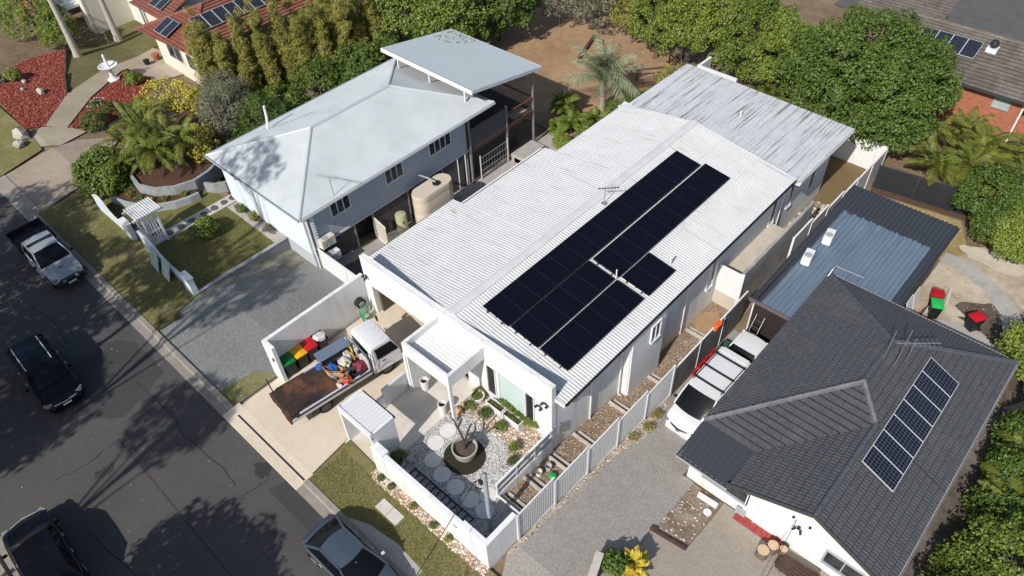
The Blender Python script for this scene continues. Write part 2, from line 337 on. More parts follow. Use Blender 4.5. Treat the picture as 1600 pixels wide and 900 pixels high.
def tiles(name, poly, down, mat, parent, course=.33, width=.165, step=.05, roll=.02):
    "overlapping roof tiles over a convex roof polygon"
    nrm, d, u, o, us, ds = frame_of(poly, down); bm = bmesh.new(); cols = 4
    u0 = math.floor(min(us)/width)*width; n = int((max(us)-u0)/width*cols)+2; dmax = max(ds); k = 0; rr = random.Random(3)
    while dmax-k*course > min(ds)-.01:
        a, b = dmax-(k+1)*course, dmax-k*course; sh = 0; A = []; A2 = []; B = []; C = []
        for j in range(n+cols):
            w = (j % cols)/cols; h = (roll if w == 0 else (roll*.4 if w in (.25, .75) else 0)); q = u0-width+j*width/cols+sh
            jt = rr.uniform(0, .006)
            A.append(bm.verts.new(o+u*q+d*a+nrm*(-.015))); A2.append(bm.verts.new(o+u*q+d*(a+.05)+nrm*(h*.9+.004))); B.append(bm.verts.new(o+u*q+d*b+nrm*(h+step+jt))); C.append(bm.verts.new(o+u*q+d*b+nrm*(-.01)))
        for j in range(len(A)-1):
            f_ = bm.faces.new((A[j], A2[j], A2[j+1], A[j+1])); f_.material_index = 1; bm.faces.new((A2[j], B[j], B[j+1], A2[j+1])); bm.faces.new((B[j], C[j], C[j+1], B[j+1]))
        k += 1
    clip(bm, poly, nrm); bmesh.ops.recalc_face_normals(bm, faces=bm.faces)
    if sum(f.normal.dot(nrm) for f in bm.faces) < 0: bmesh.ops.reverse_faces(bm, faces=bm.faces)
    ob = finish(bm, name, mat, parent); ob.data.materials.append(SHADE_LINE[mat.name]); tag(ob, kind='stuff'); return ob
SHADE_LINE = {'grey_roof_tile': M('shade_line_grey', (.022, .024, .027), .9), 'red_roof_tile': M('shade_line_red', (.07, .02, .012), .9), 'brown_roof_tile': M('shade_line_brown', (.05, .042, .036), .9)}  # shadow line under each tile course, painted as a darker strip
def caps(name, a, b, mat, parent, r=.11, piece=.42):
    "row of ridge cap tiles from a to b, each a piece of its own"
    a, b = Vector(a), Vector(b); n = max(1, int((b-a).length/piece)); d = (b-a)/n; L = d.length; root = None
    prof = [(-r, -.05), (-r*.7, .06), (0, .10), (r*.7, .06), (r, -.05)]; m = MB()
    m.grid([[(0, y, z) for y, z in prof], [(L*1.06, y*1.12, z+.03) for y, z in prof]]); m.add([(L*1.06, y*1.12, z+.03) for y, z in prof], [(0, 1, 2, 3, 4)])
    me = m.mesh(name); me.materials.append(mat); q = d.to_track_quat('X', 'Z').to_euler(); off = origin(parent)
    for i in range(n): link(name, me, None, parent, a+d*i-off, q)
def gable_wall(m, x0, x1, y, th, zb, ze, xr, zr): m.extr([(x0, y, zb), (x1, y, zb), (x1, y, ze), (xr, y, zr), (x0, y, ze)], (0, th, 0))

# ------------------------------------------------------------------ the setting: ground, road, kerbs, paths, yards
m = MB(); ys = [-400, -120, -40, 9.5, 21.5, 45, 60, 120, 600]; m.grid([[(x, y, G(y)-.06) for x in (-500, -200, -100, -50, 0, 50, 100, 200, 500)] for y in ys])
tag(m.build('ground', SOIL), kind='structure')
def strip(name, x0, x1, y0, y1, z0, z1, mat, bevel=0): return tag(MB().box(x0, x1, y0, y1, z0, z1).build(name, mat, bevel=bevel), kind='structure')
drape('road', [(-160, -5.2), (120, -5.2), (120, 5.25), (-160, 5.25)], 0.0, ASPH)
def wobble(cx, cy, rx, ry, n=18, s=1, j=.12):
    rr = random.Random(s); return [(cx+rx*(1+rr.uniform(-j, j))*math.cos(2*math.pi*i/n), cy+ry*(1+rr.uniform(-j, j))*math.sin(2*math.pi*i/n)) for i in range(n)]
drape('road_patch', wobble(-31.2, 2.5, 2.6, 2.2, 20, 4), .004, PATCH)
drape('road_patch', [(-19.9, 4.1), (-12, 4.25), (-12, 5.2), (-19.5, 5.2)], .004, PATCH)
drape('road_dark_line', [(-27.5, .9), (-8, .72), (-8, .80), (-27.5, 1.0)], .004, PATCH)  # thin darker line running along the asphalt
for k, pts in enumerate(([(-30, 3.2), (-27, 3.35), (-25.2, 3.1), (-22.5, 3.4), (-20.4, 3.2)], [(-24, -2.2), (-21, -1.7), (-18.5, -2.0), (-15, -1.6)], [(-40, 1.9), (-37, 2.2), (-34.5, 1.8)], [(-20.5, 3.2), (-20.3, 4.2), (-20.6, 5.0)], [(-27.5, .95), (-27.3, -.8), (-27.8, -2.6)])):
    L_ = []; R_ = []; q = []
    for a, b in zip(pts, pts[1:]): q += [(a[0]+(b[0]-a[0])*u/6+random.uniform(-.06, .06), a[1]+(b[1]-a[1])*u/6+random.uniform(-.06, .06)) for u in range(6)]
    for i in range(len(q)-1): d = Vector((q[i+1][0]-q[i][0], q[i+1][1]-q[i][1])).normalized(); w = random.uniform(.012, .028); L_.append((q[i][0]-d.y*w, q[i][1]+d.x*w)); R_.append((q[i][0]+d.y*w, q[i][1]-d.x*w))
    m = MB(); m.grid([[(x, y, .0045) for x, y in L_], [(x, y, .0045) for x, y in R_]]); tag(m.build('road_crack', M('crack_tar', (.022, .022, .023), .8)), kind='structure')
for i, (x, y, rx, ry) in enumerate(((-20.9, 4.55, .5, .35), (-17.6, 3.2, .35, .25), (-26.3, -.4, .3, .5), (-15.2, .6, .4, .3))): drape('oil_stain', wobble(x, y, rx, ry, 16, 30+i, .3), .0055+i*.0001, M('oil_dark', (.035, .035, .036), .75, .3, 4))
# kerb and gutter, broken at the driveways
def kerb(x0, x1, y, s):
    g = MB().box(x0, x1, min(y, y-s*.38), max(y, y-s*.38), -.1, .012).build('gutter', KERB); tag(g, kind='structure')
    n = max(1, round((x1-x0)/2.4)); w = (x1-x0)/n; root = bpy.data.objects.new('kerb', None); COL.objects.link(root); root.location = (x0, y, 0); tag(root, kind='structure')
    me = MB().extr([(0, 0, -.1), (0, s*.30, -.1), (0, s*.30, .13), (0, s*.07, .13), (0, 0, .05)], (w-.012, 0, 0)).mesh('kerb_stone'); me.materials.append(KERB)
    for i in range(n): link('kerb_stone', me, None, root, (i*w, 0, 0))
for a, b in ((-120, -53.6), (-47.6, -24.9), (-18.9, -8.6), (2, 60)): kerb(a, b, 5.3, 1)
kerb(-120, 60, -5.2, -1)
for a, b in ((-53.6, -47.6), (-24.9, -18.9), (-8.6, 2)):
    tag(MB().extr([(a, 4.92, -.05), (a, 5.9, -.05), (a, 5.9, .075), (a, 5.3, .03), (a, 4.92, .012)], (b-a, 0, 0)).build('kerb_crossing', KERB if a < -30 else CONC), kind='structure')
strip('driveway_slot', -24.3, -19.0, 5.42, 5.5, .03, .055, DARK)
drape('verge', [(-47.6, 5.58), (-32.3, 5.58), (-32.7, 6.7), (-33.1, 8.6), (-47.6, 8.6)], .09, GRASS)
drape('verge', [(-18.9, 5.58), (-8.6, 5.58), (-9.4, 8.0), (-17.0, 8.0), (-19.1, 8.1)], .09, GRASS)
drape('verge', [(-120, 5.58), (-53.6, 5.58), (-54.6, 8.9), (-57.6, 9.2), (-120, 9.4)], .09, GRASS)
drape('verge', [(-120, -5.5), (60, -5.5), (60, -60), (-120, -60)], .05, GRASS)
drape('verge', [(2, 5.58), (60, 5.58), (60, 9), (2, 9)], .09, GRASS)
drape('concrete_pad', [(-19.0, 5.6), (-16.2, 5.6), (-15.2, 6.0), (-14.6, 5.95), (-14.4, 5.6)], .094, CONCG)
drape('concrete_pad', [(-16.0, 5.6), (-12.0, 5.6), (-12.0, 6.15), (-13.6, 6.25), (-15.2, 6.02)], .098, CONCG)
drape('gravel_driveway', [(-32.3, 5.58), (-24.9, 5.58), (-24.95, 15.0), (-33.3, 15.0), (-33.1, 8.6), (-32.7, 6.7)], .03, GRAVELG)
drape('weedy_strip', [(-33.1, 8.7), (-32.7, 8.8), (-32.75, 9.8), (-32.3, 10.6), (-32.5, 11.6), (-31.9, 12.3), (-32.0, 13.1), (-31.3, 13.5), (-31.2, 14.3), (-30.7, 14.7), (-33.2, 14.8)], .036, GROUND('weedy_gravel', [(.3, (.10, .095, .06)), (.48, (.2, .19, .15)), (.6, (.27, .26, .235)), (.75, (.33, .325, .31))], (1.2, 6, 40), (.4, .35, .25)))
drape('weedy_strip', [(-26.3, 5.6), (-24.95, 5.6), (-24.95, 8.2), (-26.0, 7.6)], .036, GRASS)
tag(MB().prism([(-24.7, 5.85), (-19.0, 5.85), (-19.25, 8.1), (-19.25, 14.3), (-24.7, 14.3)], -1.4, .07).build('driveway', CONC), kind='structure')
strip('front_yard', -19.25, -12.0, 8.1, 14.3, -1.4, 0, CONCG)
# yard finishes
def sheet(name, poly, z, mat, kind='structure'):
    me = bpy.data.meshes.new(name); me.from_pydata([(x, y, z) for x, y in poly], [], [tuple(range(len(poly)))]); o = link(name, me, mat)
    if me.polygons[0].normal.z < 0: me.flip_normals()
    return tag(o, kind=kind)
PAVE = GROUND('porch_paving', [(.3, (.44, .41, .37)), (.5, (.56, .525, .475)), (.7, (.65, .61, .56))], (.7, 3.5, 30), rough=.85, bmp=.1)
sheet('paving', [(-19.25, 8.15), (-16.78, 9.3), (-16.75, 12.6), (-16.65, 14.2), (-19.25, 14.2)], .006, PAVE)
sheet('paving', [(-19.25, 7.9), (-16.95, 7.95), (-16.78, 9.3), (-19.25, 8.15)], .012, CONC)
sheet('white_pebble_garden', [(-16.73, 8.2), (-12.05, 8.2), (-12.05, 14.2), (-16.6, 14.2), (-16.73, 12.6)], .010, PEBW)
BED = GROUND('tan_pebbles', [(.3, (.30, .22, .16)), (.5, (.45, .36, .28)), (.7, (.58, .50, .42))], (.8, 6, 30), (.3, .3, .4), bmp=1, bdist=.07, spot=(9, [(0, (.22, .13, .08)), (.5, (.46, .36, .27)), (1, (.72, .66, .58))], .6))
sheet('white_pebble_garden', [(-12.05, 8.2), (-10.29, 8.2), (-10.29, 10.5), (-12.05, 10.5)], .010, PEBW)
sheet('garden_bed', [(-16.7, 12.7), (-15.9, 12.75), (-14.6, 12.75), (-13.4, 12.75), (-12.75, 12.2), (-12.4, 11.7), (-12.06, 11.75), (-12.06, 14.19), (-16.6, 14.19)], .022, BED)
sheet('dark_ring', wobble(-14.5, 11.05, .98, .95, 28, 2, .02), .024, GROUND('dark_chip', [(.3, (.02, .017, .012)), (.5, (.04, .036, .022)), (.7, (.065, .07, .035))], (2, 9, 40), (.3, .35, .35), bmp=1, bdist=.07))
sheet('pebble_border', [(-17.0, 7.62), (-16.5, 7.5), (-14.04, 7.56), (-12.0, 7.55), (-10.0, 7.62), (-10.0, 7.99), (-17.0, 7.99)], .11, BED)
sheet('pebble_border', [(-16.7, 8.24), (-15.9, 8.24), (-15.9, 8.6), (-16.2, 9.3), (-16.7, 9.4)], .018, GROUND('grey_cobble', [(.3, (.1, .1, .1)), (.7, (.3, .29, .28))], (2, 9, 30)))
strip('lawn_terrace', -47.4, -33.15, 8.7, 14.75, -1.3, .0, SOIL)
sheet('lawn', [(-47.3, 8.75), (-33.35, 8.75), (-33.35, 14.2), (-38.6, 14.2), (-47.3, 14.7)], .012, LAWN)
sheet('stone_path', [(-39.75, 9.2), (-38.85, 9.15), (-38.8, 15.0), (-39.7, 15.0)], .022, M('pale_path', (.50, .47, .44), .9, .2, 3, bmp=.4, bscale=25))
sheet('garden_bed', [(-38.7, 13.9), (-33.4, 13.9), (-33.4, 14.75), (-38.7, 14.75)], .024, GROUND('pale_pebbles', [(.3, (.3, .28, .25)), (.7, (.55, .52, .48))], (1, 6, 30), bmp=1))
drape('side_path', [(-30.6, 14.9), (-25.2, 14.9), (-23.2, 30), (-23.0, 36), (-30.4, 36), (-30.6, 27)], .02, CONCG)
drape('main_side_yard', [(-12.2, 9.7), (-10.1, 9.7), (-10.1, 44), (-12.2, 44)], .0, BARKCHIP)
drape('aggregate_driveway', [(-8.6, 5.85), (2, 5.85), (2, 11.3), (-6.3, 11.4), (-6.25, 14.0), (-6.3, 17.4), (-6.9, 17.4), (-6.9, 27.3), (-9.95, 27.3), (-10.0, 9.0), (-9.4, 8.0)], .02, AGG)
drape('aggregate_path', [(-6.25, 11.4), (2.0, 11.3), (2.0, 17.4), (-4.75, 17.4), (-4.75, 14.2), (-6.25, 14.0)], .03, AGG2)
drape('rubble_bed', [(-6.25, 14.1), (-4.78, 14.3), (-4.78, 17.35), (-6.3, 17.35)], .026, GROUND('brown_rubble', [(.3, (.12, .085, .06)), (.48, (.22, .165, .12)), (.6, (.33, .27, .21)), (.75, (.5, .44, .37))], (1.5, 5, 30), bmp=.9))
drape('fence_edge_soil', [(-10.0, 9.0), (-9.85, 9.0), (-9.78, 12), (-9.85, 14), (-9.7, 16.4), (-9.35, 18.2), (-9.6, 19.6), (-10.0, 20)], .026, PALE)
drape('bare_backyard', [(-50, 36), (-29, 36), (-26.8, 46), (-29, 51), (-34, 54), (-50, 54)], .01, BROWN)
drape('rear_lawn', [(-12.2, 38.5), (-10.1, 38.5), (-10.1, 46.3), (-12.2, 46.3), (-14, 46.3), (-14, 42)], .03, GROUND('rear_brown_lawn', [(.3, (.13, .085, .04)), (.5, (.19, .13, .065)), (.7, (.16, .15, .05))], (.4, 3, 40)))
drape('pale_dirt_yard', [(-3.6, 31.4), (3.5, 31.4), (4, 40), (-1, 44), (-3.6, 42)], .006, PALE)
drape('dry_grass_strip', [(-9.6, 39.0), (-3.4, 40.3), (-2.6, 42.0), (-4.0, 44.8), (-9.6, 43.9)], .012, GROUND('straw_grass', [(.3, (.20, .15, .06)), (.5, (.33, .26, .12)), (.7, (.44, .36, .20))], (.5, 3, 40), bmp=.8))
drape('concrete_path', [(-3.6, 41.2), (-2.2, 41.3), (-.2, 40.2), (1.4, 38.6), (2.4, 36.0), (1.4, 35.8), (.5, 37.9), (-.8, 39.3), (-2.4, 40.1), (-3.6, 40.1)], .02, CONCG)
drape('sand_heap', wobble(-11.35, 26.7, .55, 1.1, 16, 11, .25), .03, GROUND('tan_sand', [(.3, (.28, .17, .09)), (.7, (.42, .28, .16))], (1, 5, 30)))
drape('dark_soil_patch', wobble(.6, 37.0, 1.9, 1.5, 22, 6, .25), .012, GROUND('damp_soil', [(.3, (.05, .04, .03)), (.5, (.11, .085, .06)), (.7, (.2, .165, .12))], (.9, 4, 30), bmp=.8))
drape('dark_soil_patch', wobble(1.9, 33.2, 1.3, 2.0, 22, 8, .25), .014, MATS['damp_soil'])
drape('white_sand_patch', wobble(-1.3, 42.3, 1.9, .8, 20, 9, .2), .015, GROUND('pale_sand', [(.3, (.42, .37, .29)), (.7, (.62, .57, .48))], (.9, 4, 30)))
drape('slab', [(-1.9, 33.0), (.9, 33.0), (.7, 35.6), (-.3, 36.1), (-1.9, 35.3)], .02, CONCG)
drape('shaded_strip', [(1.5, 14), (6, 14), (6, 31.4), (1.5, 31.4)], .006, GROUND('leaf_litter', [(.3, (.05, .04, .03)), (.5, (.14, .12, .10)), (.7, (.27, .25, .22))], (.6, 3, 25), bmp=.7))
# far left garden, drive and paths
drape('far_driveway', [(-53.6, 5.85), (-47.6, 5.85), (-48.3, 8.6), (-50.4, 11.5), (-53.0, 13.6), (-54.4, 11.2), (-54.2, 8.6)], .03, GROUND('tan_drive', [(.3, (.24, .19, .145)), (.5, (.33, .27, .21)), (.7, (.40, .335, .27))], (.4, 3, 40), rough=.9))
drape('red_mulch_bed', [(-58.3, 9.2), (-63.9, 9.5), (-69, 11.2), (-71, 14.2), (-71.2, 17.5), (-66.0, 15.2), (-63.4, 14.2), (-62.3, 13.8), (-57.9, 10.4)], .03, MULCH)
drape('red_mulch_bed', [(-56.5, 11.5), (-60.3, 14.8), (-63.9, 19.4), (-60.4, 20.2), (-57.4, 17.0), (-55.4, 13.6)], .03, MULCH)
drape('garden_path', [(-57.9, 10.4), (-62.3, 13.8), (-65.1, 17.8), (-66.6, 23.1), (-65.1, 23.3), (-64.0, 18.9), (-60.6, 14.9), (-56.6, 11.4)], .036, GROUND('tan_path', [(.3, (.27, .23, .16)), (.7, (.42, .37, .28))], (.6, 4, 40)))
drape('garden_step', [(-56.7, 8.8), (-57.9, 10.2), (-56.4, 11.7), (-55.2, 12.2), (-54.3, 10.0), (-55.4, 8.6)], .044, GROUND('tan_slab', [(.3, (.30, .25, .18)), (.7, (.45, .39, .30))], (.6, 4, 40)))
drape('side_lawn', [(-71.2, 17.6), (-66, 15.3), (-63.5, 14.3), (-62.5, 14.2), (-66.6, 23.2), (-66, 28), (-75, 26)], .02, GROUND('olive_lawn', [(.3, (.075, .08, .025)), (.5, (.13, .125, .05)), (.7, (.20, .17, .085))], (.5, 3, 40), bmp=.8))
drape('flagstone_patio', [(-64.9, 19.4), (-60.5, 20.2), (-60, 22.5), (-65, 23.4)], .03, GROUND('flagging', [(.3, (.30, .25, .19)), (.7, (.46, .40, .33))], (1, 5, 30)))
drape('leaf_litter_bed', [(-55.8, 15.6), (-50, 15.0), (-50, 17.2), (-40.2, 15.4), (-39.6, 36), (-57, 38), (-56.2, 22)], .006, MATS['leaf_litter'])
drape('rear_street', [(-24, 69), (60, 62), (60, 96), (-24, 100)], .03, M('rear_asphalt', (.10, .098, .095), .9, .15))
drape('rear_verge', [(-12.4, 66.3), (-4.4, 66.0), (-5, 68.6), (-11.6, 72.4)], .07, GROUND('lime_verge', [(.3, (.16, .17, .03)), (.7, (.28, .26, .07))], (.5, 3, 40)))
drape('rear_lawn', [(-28, 54), (-17, 54), (-17, 64), (-28, 64)], .02, GROUND('bright_lawn', [(.3, (.06, .10, .02)), (.7, (.20, .20, .07))], (.4, 3, 40)))

# ------------------------------------------------------------------ shared building parts
WGLASS = M('window_glass', (.035, .042, .05), .12, .85, 2.2, spec=.3)  # mottled colour imitates interior reflections and curtains in the panes
def window(parent, axis, c, sgn, a0, a1, z0, z1, n=1, fm=None, gm=None, t=.06, rows=1):
    "frame with panes set back in it; axis 'x': the wall is the plane x=c facing sgn"
    fm = fm or WHITEP; gm = gm or WGLASS; m = MB(); g = MB(); d = .08
    def bx(mb, a, b, za, zb, q0, q1):
        lo, hi = sorted((c+sgn*q0, c+sgn*q1)); mb.box(*((lo, hi, a, b) if axis == 'x' else (a, b, lo, hi)), za, zb)
    bx(m, a0-t, a1+t, z1, z1+t, -.02, d); bx(m, a0-t, a1+t, z0-t, z0, -.02, d+.04); bx(m, a0-t, a0, z0, z1, -.02, d); bx(m, a1, a1+t, z0, z1, -.02, d)
    for i in range(1, n): q = a0+(a1-a0)*i/n; bx(m, q-t*.4, q+t*.4, z0, z1, -.02, d-.01)
    w = m.build('window', fm, parent)
    for i in range(n):
        g = MB(); bx(g, a0+(a1-a0)*i/n+.005, a0+(a1-a0)*(i+1)/n-.005, z0, z1, -.01, .025); g.build('pane', gm, w)
    return w
def gutter(parent, a, b, mat, s=.12):
    "box gutter along a roof edge from a to b (outer top edge), a hollow channel"
    a, b = Vector(a), Vector(b); d = (b-a).normalized(); o = Vector((d.y, -d.x, 0)); m = MB()
    for (p, q, h0, h1) in ((0, .012, -s, 0), (-s, -s+.012, -s, 0), (-s, 0, -s, -s+.012)):
        A = a+o*p; B = a+o*q; m.extr([A+Vector((0, 0, h0)), B+Vector((0, 0, h0)), B+Vector((0, 0, h1)), A+Vector((0, 0, h1))], b-a)
    return m.build('gutter', mat, parent)
def pipe(parent, pts, r, mat, name='downpipe'): return MB().tube(pts, r, 8).build(name, mat, parent, smooth=True)

# ------------------------------------------------------------------ main white house
H = thing('white_house', 'long white rendered house with ribbed white roof and flat parapet front', 'house', (-18.4, 14.2, 0))
EX0, EX1, RX, EZ, RZ = -25.26, -11.53, -18.4, 3.0, 4.0
sl_ = (RZ-EZ)/(EX1-RX)
def rz(x): return RZ-sl_*abs(x-RX)
m = MB()
m.box(-24.75, -24.25, 14.2, 14.5, -.9, 3.98); m.box(-24.25, -19.4, 14.2, 14.5, 2.15, 3.98); m.box(-19.4, -18.35, 14.2, 14.5, -.9, 3.98); m.box(-18.35, -17.35, 14.2, 14.5, 2.15, 3.98)
m.box(-17.35, -12.03, 14.2, 14.5, -.9, 3.98)
m.build('front_parapet', WHITE, H, bevel=.012)
MB().box(-18.35, -17.35, 14.36, 14.42, 0, 2.15).build('front_door', DARK, H)
m = MB(); m.box(-24.75, -24.5, 14.5, 28.2, -2.4, 2.98); m.box(-23.4, -23.2, 28.2, 41.6, -2.6, 2.7); m.box(-24.5, -23.2, 28.1, 28.3, -2.4, 2.9)
m.build('side_wall', WHITE, H)
m = MB(); m.box(-12.28, -12.05, 14.5, 19.55, -1.9, 2.99); m.box(-12.28, -11.55, 19.55, 22.25, -2.2, 2.96); m.box(-12.28, -12.05, 22.25, 41.6, -2.6, 2.7); m.box(-23.2, -12.28, 41.35, 41.6, -2.7, 2.6)
m.build('side_wall', WHITE, H)
m = MB(); m.box(-24.5, -19.2, 20.2, 20.4, -.1, 3.2); m.box(-19.4, -19.2, 14.5, 20.2, -.1, 3.2); m.build('garage_lining', M('garage_grey', (.45, .43, .40), .8), H)
MB().box(-24.5, -19.4, 14.3, 20.2, -.3, .055).build('garage_floor', CONC, H)
MB().box(-24.25, -24.1, 14.5, 15.4, .055, 2.15).build('garage_door_leaf', M('brown_panel', (.10, .08, .065), .6), H)
# corrugated roof: left slope in three steps, right slope in one run
P = lambda x, y: (x, y, rz(x))
for i, (xe, ya, yb) in enumerate(((-25.26, 14.48, 21.2), (-24.42, 21.2, 28.2), (-23.5, 28.2, 35.0))):
    corr('roof_sheet', [P(xe, ya), P(RX, ya), P(RX, yb), P(xe, yb)], (-1, 0, -sl_), 0.165, .015, ROOFW, H, lap=2.4)
corr('roof_sheet', [P(RX, 14.48), P(EX1, 14.48), P(EX1, 35.0), P(RX, 35.0)], (1, 0, -sl_), 0.165, .015, ROOFW, H, lap=2.4)
m = MB(); prof = [(-.27, -.02), (-.24, .035), (-.08, .068), (.08, .068), (.24, .035), (.27, -.02)]
m.grid([[(RX+a, y, RZ+b) for a, b in prof] for y in (14.5, 35.02)]); m.build('ridge_cap', M('ridge_white', (.57, .575, .57), .65, .10, 1.2, dirt=(.40, .40, .40), dscale=2, dth=(.55, .8)), H)
corr('rear_roof_sheet', [(-23.3, 34.9, 3.28), (-11.25, 34.9, 2.98), (-11.25, 41.95, 2.86), (-23.3, 41.95, 3.16)], (0, 1, -.017), .165, .024, ROOFR, H, lap=2.2)
MB().extr([(-23.9, 34.86, 3.05), (RX, 34.86, 3.95), (-11.53, 34.86, 2.95), (-11.53, 34.86, 2.8), (-23.9, 34.86, 2.8)], (0, .1, 0)).build('rear_gable_fascia', WHITEP, H)
m = MB(); m.grid([[(-23.62+(12.1*i/20), 34.7, rz(-23.62+12.1*i/20)+.05), ][0:1]+[(-23.62+12.1*i/20, 35.12, 3.29-.30*i/20+.05)] for i in range(21)]); m.build('apron_flashing', M('pale_flashing', (.60, .63, .64), .5), H)
gutter(H, (EX1+.06, 14.55, 3.0), (EX1+.06, 34.95, 3.0), DARK); gutter(H, (-25.32, 21.1, 3.0), (-25.32, 14.6, 3.0), DARK)
gutter(H, (-24.5, 28.1, 3.12), (-24.5, 21.3, 3.12), DARK); gutter(H, (-23.56, 34.9, 3.25), (-23.56, 28.3, 3.25), WHITEP); gutter(H, (-11.2, 35, 2.96), (-11.2, 41.9, 2.84), WHITEP)
MB().box(-12.03, -11.5, 14.42, 14.46, 2.86, 3.06).build('barge_end', WHITEP, H)
m = MB(); m.box(-25.2, -11.62, 14.52, 21.15, 2.86, 2.89); m.box(-24.36, -11.62, 21.16, 28.15, 2.86, 2.89); m.box(-23.45, -11.62, 28.16, 34.9, 2.86, 2.89); m.build('soffit', WHITEP, H)
m = MB(); m.box(-12.0, -11.22, 34.9, 41.9, 2.70, 2.74); m.build('soffit', WHITEP, H)
m = MB(); m.box(-24.6, -12.1, 14.5, 14.9, 3.0, 3.12); m.build('box_gutter', M('lead_grey', (.16, .16, .165), .6, .4, 3), H)
window(H, 'y', 14.2, -1, -15.9, -15.42, .5, 2.55, fm=WHITEP, gm=DARK, t=.05); window(H, 'y', 14.2, -1, -15.14, -13.62, .3, 2.6, gm=FROST, t=.05); window(H, 'y', 14.2, -1, -13.5, -13.05, .45, 2.55, gm=DARK, t=.05)
window(H, 'x', -11.55, 1, 21.05, 21.75, 1.25, 2.35, 2); window(H, 'x', -12.05, 1, 27.2, 27.75, -.2, 2.0); window(H, 'x', -12.05, 1, 33.9, 34.4, .0, 1.9); window(H, 'x', -12.05, 1, 36.0, 36.5, .0, 1.9); window(H, 'x', -12.05, 1, 38.9, 39.5, -.3, 1.9)
MB().box(-12.10, -11.62, 19.5, 19.54, -1.8, 2.9).build('corner_pier', WHITEP, H)
pipe(H, [(-11.95, 19.3, 2.8), (-11.95, 19.3, -1.5), (-11.8, 19.35, -1.62)], .05, WHITEP); pipe(H, [(-11.98, 17.0, 2.8), (-11.98, 17.0, -1.2)], .05, WHITEP); pipe(H, [(-11.98, 25.0, 2.8), (-11.98, 25.0, -1.9)], .04, WHITEP)
pipe(H, [(-11.95, 35.0, 2.7), (-11.95, 35.0, -2.2)], .04, WHITEP)
def seclight(x, y, z):
    s = MB().box(x-.05, x+.05, y-.06, y, z-.05, z+.05).build('security_light', DARK, H)
    MB().tube([(x-.12, y-.06, z+.02), (x-.14, y-.2, z-.04)], [.05, .07], 8).build('lamp_head', BLACK, s); MB().tube([(x+.12, y-.06, z+.02), (x+.14, y-.2, z-.04)], [.05, .07], 8).build('lamp_head', BLACK, s)
seclight(-24.5, 14.2, 2.75); seclight(-12.7, 14.2, 2.2); seclight(-12.35, 14.2, 2.7)
MB().box(-12.05, -11.98, 15.6, 15.95, 1.5, 1.8).build('meter_box', GREYP, H); MB().box(-12.05, -11.9, 14.6, 14.75, .2, .9).build('tap_stand', STEEL, H)
pipe(H, [(-12.9, 24.4, 3.3), (-12.9, 24.4, 3.8)], .05, WHITEP, 'vent_pipe'); pipe(H, [(-17.2, 38.6, 3.0), (-17.2, 38.6, 3.45)], .05, WHITEP, 'vent_pipe')
pipe(H, [(-14.2, 21.62, 3.5), (-14.2, 21.62, 4.1)], .035, WHITEP, 'vent_pipe')
MB().box(-16.3, -12.2, 21.52, 21.66, 3.62, 3.64).v and None
# side landing with concrete wall and white gate
m = MB(); m.box(-12.05, -10.72, 28.4, 34.4, -2.3, -.12); m.build('side_landing', M('landing_tan', (.50, .45, .38), .8), H)
MB().box(-10.72, -10.55, 28.4, 36.4, -2.5, 1.0).build('landing_wall', M('raw_concrete', (.33, .33, .32), .85, .3, 1.2, dirt=(.2, .2, .2), dscale=.8), H)
m = MB(); m.box(-12.0, -10.55, 28.3, 28.4, -.95, -.8); m.box(-12.0, -11.9, 28.3, 28.4, -.8, .98); m.box(-10.68, -10.5, 28.28, 28.4, -2.2, 1.0); m.box(-11.9, -10.68, 28.33, 28.37, -.8, .95); m.build('landing_gate', WHITEP, H)
MB().box(-11.9, -10.7, 28.5, 28.6, -2.2, -.95).build('under_landing', CONCG, H)
# porch box
m = MB(); zt, zb_ = 3.6, 2.78
m.box(-19.1, -16.05, 11.95, 12.1, zb_, zt); m.box(-16.2, -16.05, 12.1, 14.2, zb_, zt); m.box(-19.1, -18.95, 12.1, 14.2, zb_, zt)
m.box(-19.1, -18.95, 12.0, 14.2, 0, zb_); m.build('porch_fascia', WHITE, H, bevel=.01)
MB().box(-16.21, -16.06, 11.96, 12.11, 0, zb_).build('porch_column', WHITEP, H); MB().box(-19.2, -19.02, 11.94, 12.0, 0, zb_).build('porch_column', WHITEP, H)
corr('porch_roof', [(-18.95, 12.3, 3.12), (-16.2, 12.3, 3.12), (-16.2, 13.85, 3.2), (-18.95, 13.85, 3.2)], (1, 0, 0), .19, .03, ROOFP, H, shape='box')
m = MB(); m.box(-18.95, -16.2, 12.1, 12.3, 3.0, 3.03); m.build('porch_gutter', M('gutter_dark', (.12, .12, .12), .6), H)
MB().box(-18.95, -16.2, 13.85, 14.2, 3.2, 3.24).build('porch_flashing', WHITEP, H); MB().box(-18.95, -16.2, 12.1, 14.2, 2.80, 2.83).build('porch_ceiling', WHITEP, H)
